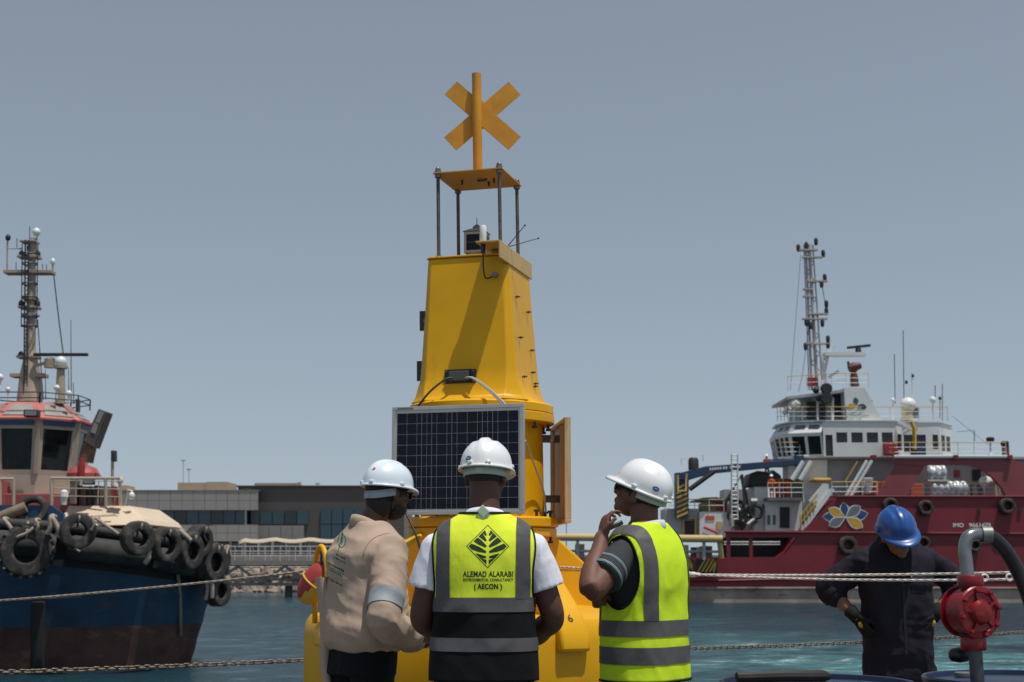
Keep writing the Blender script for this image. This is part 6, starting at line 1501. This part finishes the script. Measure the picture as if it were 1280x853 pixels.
for a, b in (((1026, 488, 4.5), (1036, 440, 4.5)), ((1034, 488, 4.5), (1026, 440, 4.5)), ((1030, 450, 4.5), (1042, 433, 4.5)), ((1036, 472, 4.5), (1048, 464, 4.5))): stube('mast_strut', [a, b], .13, ship_white, mst)
mb = MB(); a, b = S(1030, 444, 4.5), S(1081, 443, 4.5); mb.box((a+b)/2, ((b-a).length, 1.0, .28)); mb.build('radar_platform', ship_white, mst); mb = MB(); mb.lathe([(.25, 0), (.25, .35), (.15, .5)], S(1073, 442, 4.5), 12); mb.build('radar_motor', gm, mst); mb = MB(); a, b = S(1059, 435, 4.4), S(1088, 432, 4.4); mb.bar(a, b, .22, .20); mb.build('radar_scanner', gm, mst)
sbox('mast_locker', 1010, 472, 1022, 482, red_eq, 5, 5.6)
# ---- crane
cr = MB(); ppoly(cr, [(846, 600), (851, 591), (882, 583), (1000, 574), (999, 581), (890, 592), (862, 600)], SY+2, SY+2.9); cr = cr.build('crane', crane_blue, ship, smooth=0, bevel=.04)
art([[(x, -2 - x*.085), (x+2.2, -2.2 - x*.085), (x+2.2, 1 - x*.085), (x, 1.2 - x*.085)] for x in (0, 3.2, 6.4, 9.6, 12.8, 17, 20.2, 26, 29, 34, 37)], 887, 587, 1.97, ship_white, 'boom_marking', cr)
sbox('crane_post', 845, 591, 861, 648, crane_blue, 2.2, 3.6, cr); stube('crane_ram', [(862, 612, 2), (892, 590, 2)], .22, gm, cr); mb = MB(); mb.lathe([(.42, 0), (.42, .8), (.3, 1.0)], S(867, 588, 2.4), 14); mb.build('crane_winch', gm, cr)
mb = MB(); mb.box(S(998.5, 576, 2.4), (.7, .9, .9)); mb.build('boom_head', crane_blue, cr, bevel=.1)
for k in range(7): spoly('hazard_stripe', [(846, 645-k*6), (860, 639-k*6), (860, 642-k*6), (846, 648-k*6)], rail_yellow, 2.12, 2.19, cr)
railing([S(852, 582, 2.4), S(879, 577, 2.4)], .55, cr, rail_white, None, 0, 1.6, .03)
stube('cab_frame', [(847, 594, 1.9), (847, 614, 1.9), (858, 614, 1.9), (858, 592, 1.9)], .1, tan_y, cr)
# ---- working deck: houses, winch gear, tanks
sbox('deck_block', 832, 636, 874, 672, ship_grey, 3, 7); sbox('doorway', 856, 651, 868, 671.5, gm, 2.9, 2.99); 
for q in ((853.5, 649, 855.5, 672), (868.3, 649, 870.5, 672), (853.5, 647, 870.5, 649)): sbox('door_frame', *q, rail_yellow, 2.8, 2.98)
sbox('deck_block', 874.5, 640, 908, 672, ship_white, 2.5, 6); sbox('block_hatch', 896, 652, 902, 662, tan_y, 2.4, 2.49)
sbox('notice', 882, 645, 893, 650, orange_m, 2.44, 2.49); stube('red_pipe', [(880, 659, 2.3), (897, 666, 2.3)], .12, red_eq)
sbox('cargo_box', 877, 629, 896, 640, mat('cargo_ochre', (.20, .15, .06), .7, var=.3), 3, 5); sbox('cargo_box', 896.5, 628, 909, 640, red_eq, 3, 5); spoly('cargo_cover', [(868, 627), (906, 627), (906, 624), (896, 621.5), (880, 622), (868, 625)], grey_d, 2.8, 6)
railing([S(832, 639.5, 2.4), S(905, 639.5, 2.4)], .95, ship, rail_white, rail_yellow, 1, 1.2, .035)
stube('a_frame', [(903, 634, 2.6), (927, 594, 2.6), (933, 645, 2.6)], .16, grey_d); stube('a_frame', [(927, 594, 4.6), (936, 645, 4.6)], .16, grey_d)
random.seed(5)
for i in range(34):
    x = random.uniform(909, 957); y = random.uniform(618, 664); L_ = random.uniform(3, 13); a_ = random.choice((0, 0, 1.57, .8, -.7)); d = random.uniform(2, 4.5)
    stube('deck_pipe', [(x - L_/2*cos(a_), y - L_/2*sin(a_), d), (x + L_/2*cos(a_), y + L_/2*sin(a_), d)], random.uniform(.06, .24), random.choice((ship_grey, ship_white, grey_d, galv, rust)))
for i in range(8):
    x = random.uniform(910, 950); y = random.uniform(626, 655); w = random.uniform(4, 9); h_ = random.uniform(5, 12); sbox('winch_unit', x, y, x+w, y+h_, random.choice((ship_grey, grey_d, ship_white, rust)), 4.6 + .1*i, 6, bevel=.05)
for x, y in ((918, 645), (945, 640), (922, 633)): mb = MB(); mb.ring([(.5 + .13*cos(a), .25*sin(a)) for a in [2*pi*i/8 for i in range(8)]], S(x, y, 2.2), 18, Rx(pi/2)); mb.build('hose_reel', gm, ship, smooth=180)
sbox('gear_backdrop', 905, 612, 960, 664, ship_grey, 6.5, 9)
lad = MB()
for x in (914.5, 922): lad.cyl(S(x, 568, 2), S(x, 650, 2), .07, n=5)
for i in range(17): lad.cyl(S(914.5, 569 + i*5, 2), S(922, 569 + i*5, 2), .05, n=5)
lad.build('vertical_ladder', rail_white, ship)
spoly('tarp_machine', [(934, 608), (938, 592), (947, 588.5), (961, 590), (968, 608)], gm, 3, 6, bevel=.1); spoly('green_cover', [(952, 608), (955, 594), (966, 587), (976, 594), (980, 608)], green_tarp, 3.4, 6, bevel=.1)
sbox('white_tank_house', 943, 608.5, 960, 664, ship_white, 3.2, 7, bevel=.03)
sbox('side_platform', 960, 622, 1004, 626, grey_d, 1.2, 6); railing([S(960, 622, 1.3), S(1004, 622, 1.3)], 1.15, ship, rail_white, rail_yellow, 2, 1.1, .035)
for x0, x1 in ((969, 979), (980, 990)): mb = MB(); a = S((x0+x1)/2, 622, 3); mb.lathe([((x1-x0)/2*SY/F, 0), ((x1-x0)/2*SY/F, 1.5)], a, 18); mb.build('red_tank', red_eq, ship)
sbox('dark_locker', 991, 599, 1002, 622, grey_d, 3, 4); sbox('lower_house', 957, 626.5, 1003, 664, ship_white, 2.4, 8); sbox('house_doorway', 975, 634, 987, 660, gm, 2.28, 2.39)
for x in (961, 968): sbox('house_window', x-1.5, 644, x+1.5, 656, win_dark, 2.3, 2.39)
for x0, x1 in ((990, 998), (1000, 1008)): stube('slanted_duct', [(x0, 600, 2), (x0+14, 577, 2)], .2, ship_white)
sbox('tall_house', 1004, 575, 1034, 664, ship_white, 2.8, 9); sbox('yellow_raft', 1017, 597.5, 1040, 602, rail_yellow, .6, 2.5, bevel=.15)
spoly('stair_panel', [(1011, 626), (1029, 605), (1036, 605), (1036, 612), (1024, 636)], ship_white, .3, .5)
sl = MB(); sl.bar(S(1002, 663, .25), S(1041, 611, .25), .12, .35); sl.build('stair_stringer', ship_white, ship)
for i in range(13): t = i/13; mb = MB(); mb.box(S(1003.5 + 37*t, 661 - 50*t, .7), (.5, .8, .07)); mb.build('stair_tread', grey_d, ship)
for i in range(5): t = i/5; stube('stair_rail_post', [(1002 + 20*t, 660 - 26*t, .15), (1002 + 20*t - 2, 646 - 26*t, .15)], .05, rail_yellow)
stube('stair_handrail', [(1000, 646, .15), (1022, 618, .15)], .06, rail_yellow); stube('stair_handrail', [(1001, 654, .15), (1022, 627, .15)], .05, rail_yellow)
stube('inclined_ladder', [(1058, 620, 1.5), (1084, 576, 1.5)], .14, ship_white); stube('inclined_ladder', [(1064, 620, 1.5), (1090, 576, 1.5)], .14, ship_white)
for i in range(10): t = i/10; mb = MB(); a = S(1058 + 26*t, 620 - 44*t, 1.5); b = S(1064 + 26*t, 620 - 44*t, 1.5); mb.cyl(a, b, .07, n=5); mb.build('ladder_tread', grey_d, ship)
stube('yellow_hand_rail', [(1057, 602, 1.4), (1072, 577, 1.4)], .06, rail_yellow)
for x0, y0, x1, y1 in ((1078, 597, 1092, 618), (1066, 606, 1075, 618)): sbox('deck_equipment', x0, y0, x1, y1, ship_grey, 2, 3, bevel=.1)
# stern: tan boom, hazard panel, clutter
stube('tan_boom', [(680, 671.5, -1), (903, 674, -1)], .30, tan_y, n=10); stube('boom_post', [(899, 674, -.8), (902, 698, -.5)], .22, tan_y)
for x in (722, 762, 840, 880): stube('boom_support', [(x, 673, -.9), (x, 700, -.9)], .14, ship_grey)
stube('lower_pipe', [(690, 689, -.6), (903, 690, -.6)], .12, ship_grey)
hz = sbox('hazard_panel', 853, 698, 897, 716, hull_red, -.35, -.05)
for i in range(7): 
    x = 854 + i*3.0
    if i < 3: spoly('hazard_stripe', [(x, 699), (x+2, 699), (866-.2, 711-(x-854)), (866, 715 - (x-854) - .5)] if i < 3 else [], rail_yellow, -.40, -.36, hz)
for i in range(5): x = 871 + i*5; spoly('hazard_stripe', [(x, 715.5), (x+2.4, 715.5), (min(x+12, 896.5), 699), (min(x+9.6, 894.5), 699)], rail_yellow, -.40, -.36, hz)
spoly('hazard_ground', [(870, 699-.5), (896.6, 699-.5), (896.6, 716), (870, 716)], gm, -.358, -.352, hz); spoly('hazard_ground', [(854, 698.5), (866, 698.5), (866, 716), (854, 716)], gm, -.358, -.352, hz)
for i in range(16): x = random.uniform(690, 900); sbox('stern_gear', x, 680 + random.uniform(0, 6), x + random.uniform(4, 14), 698, random.choice((ship_grey, grey_d, gm, rust)), 1 + i*.05, 3)
sbox('stern_deck', 640, 697.2, 834, 700, grey_d, 0.2, 13.8); sbox('stern_hull', 640, 700.2, 834, 770, hull_red, 0.1, 13.9)
# two small figures in orange on the ship
def small_person(px, py_foot, d, label, seed):
    c = P(px, py_foot, SY+d); t = thing('person', label, 'person', tuple(c), 'crew in orange on the red ship'); mb = MB()
    def w(x, y, z): return c + Vector((x, y, z))
    for s_ in (-1, 1):
        mb.tube([w(.10*s_, 0, .05), w(.11*s_, .0, .5), w(.09*s_, 0, .9)], [.075, .085, .11], 10); mb.ell(w(.10*s_, -.06, .05), (.055, .13, .05))
        mb.tube([w(.20*s_, 0, 1.42), w(.27*s_, -.02, 1.15), w(.22*s_, -.22, 1.02)], [.08, .065, .045], 10)
    mb.tube([w(0, 0, .85), w(0, 0, 1.1), w(0, 0, 1.35), w(0, 0, 1.48), w(0, 0, 1.55)], [.16, .165, .20, .14, .065], 14); mb.ell(w(0, -.01, 1.64), (.08, .10, .115))
    me = fuse(mb, .03, 2, 'body'); finish(me, 'body', mat('coverall_orange', (.48, .085, .025), .8, var=.2), t)
    mb = MB(); mb.ell(w(0, -.105, 1.63), (.055, .02, .08)); mb.build('face', skin_mid, t, smooth=180)
    mb = MB(); mb.lathe([(.17, 1.69), (.14, 1.71), (.12, 1.78), (.05, 1.84), (.01, 1.85)], Vector((c.x, c.y, c.z)), 14); mb.build('hard_hat', hat_white, t, smooth=60)
small_person(959, 596, 4.2, 'distant crew member in orange standing above the blue crane boom', 1)
small_person(965, 622, 1.8, 'distant crew member in orange behind the platform rail of the red ship', 2)
# ================================================================== shore, building, pontoon bridge
sand = mat('shore_ground', (0.30, 0.25, 0.19), 0.9, var=0.2, scale=0.1)
rows = []
for Y, z in ((146, -3.0), (152, -0.6), (158, 0.15), (200, 0.35), (600, 0.4), (4000, 0.4)): rows.append([Vector((x, Y, z)) for x in (-3000, -200, 200, 3000)])
mb = MB(); mb.grid(rows); tag(mb.build('ground', sand, smooth=0), kind='structure')
# rock armour along the water line
random.seed(21); mb = MB()
for i in range(1500):
    x = random.uniform(-75, 80) if i > 700 else random.uniform(-55, -15); t = random.random(); Y = 147 + 9*t; z = -1.95 + 2.2*t + random.uniform(-.15, .25); r = random.uniform(.28, .72)
    R = Matrix.Rotation(random.uniform(0, 6), 3, Vector((random.random(), random.random(), random.random()+.1)).normalized())
    vs = [Vector(v) for v in ((1,0,0),(-1,0,0),(0,1,0),(0,-1,0),(0,0,1),(0,0,-1),(.7,.7,.6),(-.7,.6,.7),(.6,-.7,.6),(-.6,-.6,.7))]
    vs = [(R @ Vector((v.x*random.uniform(.7, 1.1), v.y*random.uniform(.7, 1.1), v.z*random.uniform(.6, .9))))*r + Vector((x, Y, z)) for v in vs[:6]]
    mb.add(vs, [(4,0,2),(4,2,1),(4,1,3),(4,3,0),(5,2,0),(5,1,2),(5,3,1),(5,0,3)])
rk = mat('armour_rock', (0.26, 0.21, 0.175), 0.9, var=0.5, scale=0.9)
tag(mb.build('rock_armour', rk, smooth=0), 'pale rubble of rock armour lining the far shore', 'rocks', kind='stuff')

BY = 190.0
bld = thing('office_building', 'low modern grey building with ribbon windows on the far shore', 'building', (P(300, 690, BY).x, BY+8, 0.3))
panel_lt = mat('cladding_light', (0.25, 0.245, 0.24), 0.5, var=0.05, scale=0.3); panel_dk = mat('cladding_dark', (0.065, 0.06, 0.06), 0.5, var=0.08, scale=0.3)
blue_glass = mat('ribbon_glass', (0.020, 0.050, 0.070), 0.12, var=0.5, scale=0.12, spec=.5); beige_wall = mat('plant_room', (0.40, 0.29, 0.20), 0.8, var=0.1, scale=0.3)
def gbox(name, x0, y0, x1, y1, m, dn=0, df=12, parent=bld, bevel=0): mb = MB(); pbox(mb, x0, y0, x1, y1, BY+dn, BY+df); return mb.build(name, m, parent, smooth=0, bevel=bevel)
random.seed(3)
gbox('core', 100, 615, 297, 702, panel_dk, .8, 16); gbox('dark_block', 297.5, 609, 505, 702, panel_dk, 2.2, 18)
for r_, (y0, y1) in enumerate(((613.5, 638), (656, 677))):
    x = 128; k = 0
    while x < 321:
        w = 14.2; x1 = min(x+w, 322)
        for ya, yb in (((y0, (y0+y1)/2), ((y0+y1)/2, y1))): gbox('cladding_panel', x+.18, ya+.18, x1-.18, yb-.18, panel_lt, 0, .6)
        x += w
x = 100
for i in range(17):
    x0 = 126 + i*15.3
    if x0 > 372: break
    gbox('window', x0+.5, 638.6, x0+14.8, 655.4, blue_glass if i % 3 else mat('ribbon_glass_dark', (.014, .022, .03), .1), .55 if x0 < 297 else 1.9, .75 if x0 < 297 else 2.15)
gbox('sill_band', 126, 655.6, 322, 656.4, panel_dk, .0, .5)
for i in range(4): gbox('cladding_panel', 322 + i*14.5, 657, 336 + i*14.5, 676, mat('cladding_mid', (.20, .19, .185), .5, var=.05), 1.6, 2.15)
for i in range(4): gbox('window', 401 + i*14, 636, 414 + i*14, 655, blue_glass, 1.9, 2.15); gbox('window', 401 + i*14, 656, 414 + i*14, 675, blue_glass, 1.9, 2.15)
for i in range(13): gbox('ground_window', 150 + i*17.5, 679, 163 + i*17.5, 700, mat('ground_glass', (.05, .05, .052), .15), .5, .78)
for i in range(14): gbox('column', 146.5 + i*17.5, 677.3, 149.5 + i*17.5, 702, panel_lt, .3, .7)
gbox('roof_edge', 296, 607, 505, 609, dark_steel, 1.8, 18); gbox('roof_edge', 100, 612.6, 322, 613.4, panel_lt, -.1, 14)
gbox('plant_room', 222, 603.5, 258, 613, beige_wall, 6, 12); gbox('plant_room', 258.2, 602.5, 284, 613, beige_wall, 5, 12); gbox('plant_room', 318, 604, 372, 609, beige_wall, 8, 12)
gbox('plant_room', 149, 607, 159, 613, beige_wall, 6, 10)
for x, y in ((229, 576), (236, 587), (374, 604), (397, 605)):
    mb = MB(); mb.cyl(P(x, 610, BY+7), P(x, y, BY+7), .06, n=5); mb.build('roof_aerial', ship_grey, bld); mb = MB(); a = P(x, y, BY+7); mb.box(a, (.6, .2, .2)); mb.build('aerial_head', ship_grey, bld)
# street lamps on the quay
lamp_m = mat('lamp_post_grey', (.25, .25, .25), .5)
for x, y, Y, lb in ((261, 657, 162, 'thin street lamp in front of the low grey building'), (307, 612, 165, 'tall slim pole standing against the pale end of the building'), (708, 652, 168, 'slim pole on the shore just right of the buoy column')):
    b = P(x, 700, Y); b.z = .15; t = thing('street_lamp', lb, 'lamp', tuple(b)); mb = MB(); top_ = P(x, y, Y); mb.cyl(b, top_, .09, .05, n=8); mb.build('pole', lamp_m, t); mb = MB(); mb.box(top_ + Vector((0, 0, .05)), (1.0, .35, .14)); mb.build('lamp_head', dark_steel, t, bevel=.03); mb = MB(); mb.lathe([(.2, 0), (.2, .3)], b, 10); mb.build('lamp_foot', lamp_m, t)
# pontoon bridge with trusses below and rails above
GY = 128.0
br_ = thing('access_bridge', 'long dark truss walkway with pale handrails crossing before the rocks', 'bridge', (P(330, 732, GY).x, GY, WATER_Z))
brm = mat('bridge_steel', (.09, .085, .08), .6, .2, var=.2, scale=.8); brt = mat('bridge_deck_pale', (.22, .20, .18), .7, var=.15)
mb = MB(); pbox(mb, 180, 701, 520, 706, GY, GY+2.4); mb.build('walkway', brt, br_, smooth=0)
mb = MB(); pbox(mb, 180, 706.2, 520, 708, GY+.05, GY+.3); mb.build('top_chord', brm, br_, smooth=0)
mb = MB(); pbox(mb, 180, 728.5, 520, 732.5, GY+.05, GY+.3); mb.build('bottom_chord', brm, br_, smooth=0)
for i in range(9):
    x = 238 + i*29.5; mb = MB(); a, b = (x, 708), (x + 29.5, 729); 
    if i % 2: a, b = (x, 729), (x + 29.5, 708)
    mb.bar(P(*a, GY+.17), P(*b, GY+.17), .30, .22); mb.build('diagonal', brm, br_)
mb = MB(); pbox(mb, 180, 732.7, 520, 752, GY+.3, GY+3); mb.build('pontoon', mat('pontoon_concrete', (.13, .115, .10), .9, var=.3), br_, smooth=0) if False else None
for i in range(5):
    x = 205 + i*78; mb = MB(); mb.cyl(P(x, 731, GY+1.2), Vector((P(x, 731, GY+1.2).x, GY+1.2, WATER_Z-1)), .35, n=12); mb.build('pile', brm, br_)
railing([P(180, 701, GY+.1), P(520, 701, GY+.1)], 1.25, br_, rail_white, None, 2, 1.35, .035); railing([P(180, 701, GY+2.3), P(520, 701, GY+2.3)], 1.25, br_, ship_grey, None, 1, 1.6, .03)
# fabric shade over the walkway
can = thing('shade_canopy', 'long beige fabric shade canopy on slim posts behind the walkway', 'canopy', (P(360, 695, 150).x, 150, .15))
mb = MB(); rows = []
for i in range(25):
    t = i/24; x = 298 + 190*t; sg_ = 672.5 + 3.0*abs(sin(t*pi*4.2)) + (5 if i == 0 else 0); rows.append([P(x, sg_ + 3.5, 148.5), P(x, sg_ - 1.0, 150), P(x, sg_ + 3.0, 152)])
mb.grid(rows); c_ = mb.build('fabric', mat('canopy_beige', (.46, .38, .29), .85, var=.08), can, smooth=60); q = c_.modifiers.new('thick', 'SOLIDIFY'); q.thickness = .05
for i in range(7): x = 303 + i*28; b = P(x, 700, 150); b.z = .1; mb = MB(); mb.cyl(b, P(x, 674, 150), .10, n=8); mb.build('post', rail_white, can)
# dark parked shapes and low wall between the building and the water
wl2 = MB(); pbox(wl2, -400, 694, 1000, 703, 170, 170.5); o = wl2.build('boundary_wall', mat('low_wall', (.20, .185, .17), .9, var=.15, scale=.2), smooth=0); tag(o, 'low pale boundary wall along the far quay in front of the building', 'wall')
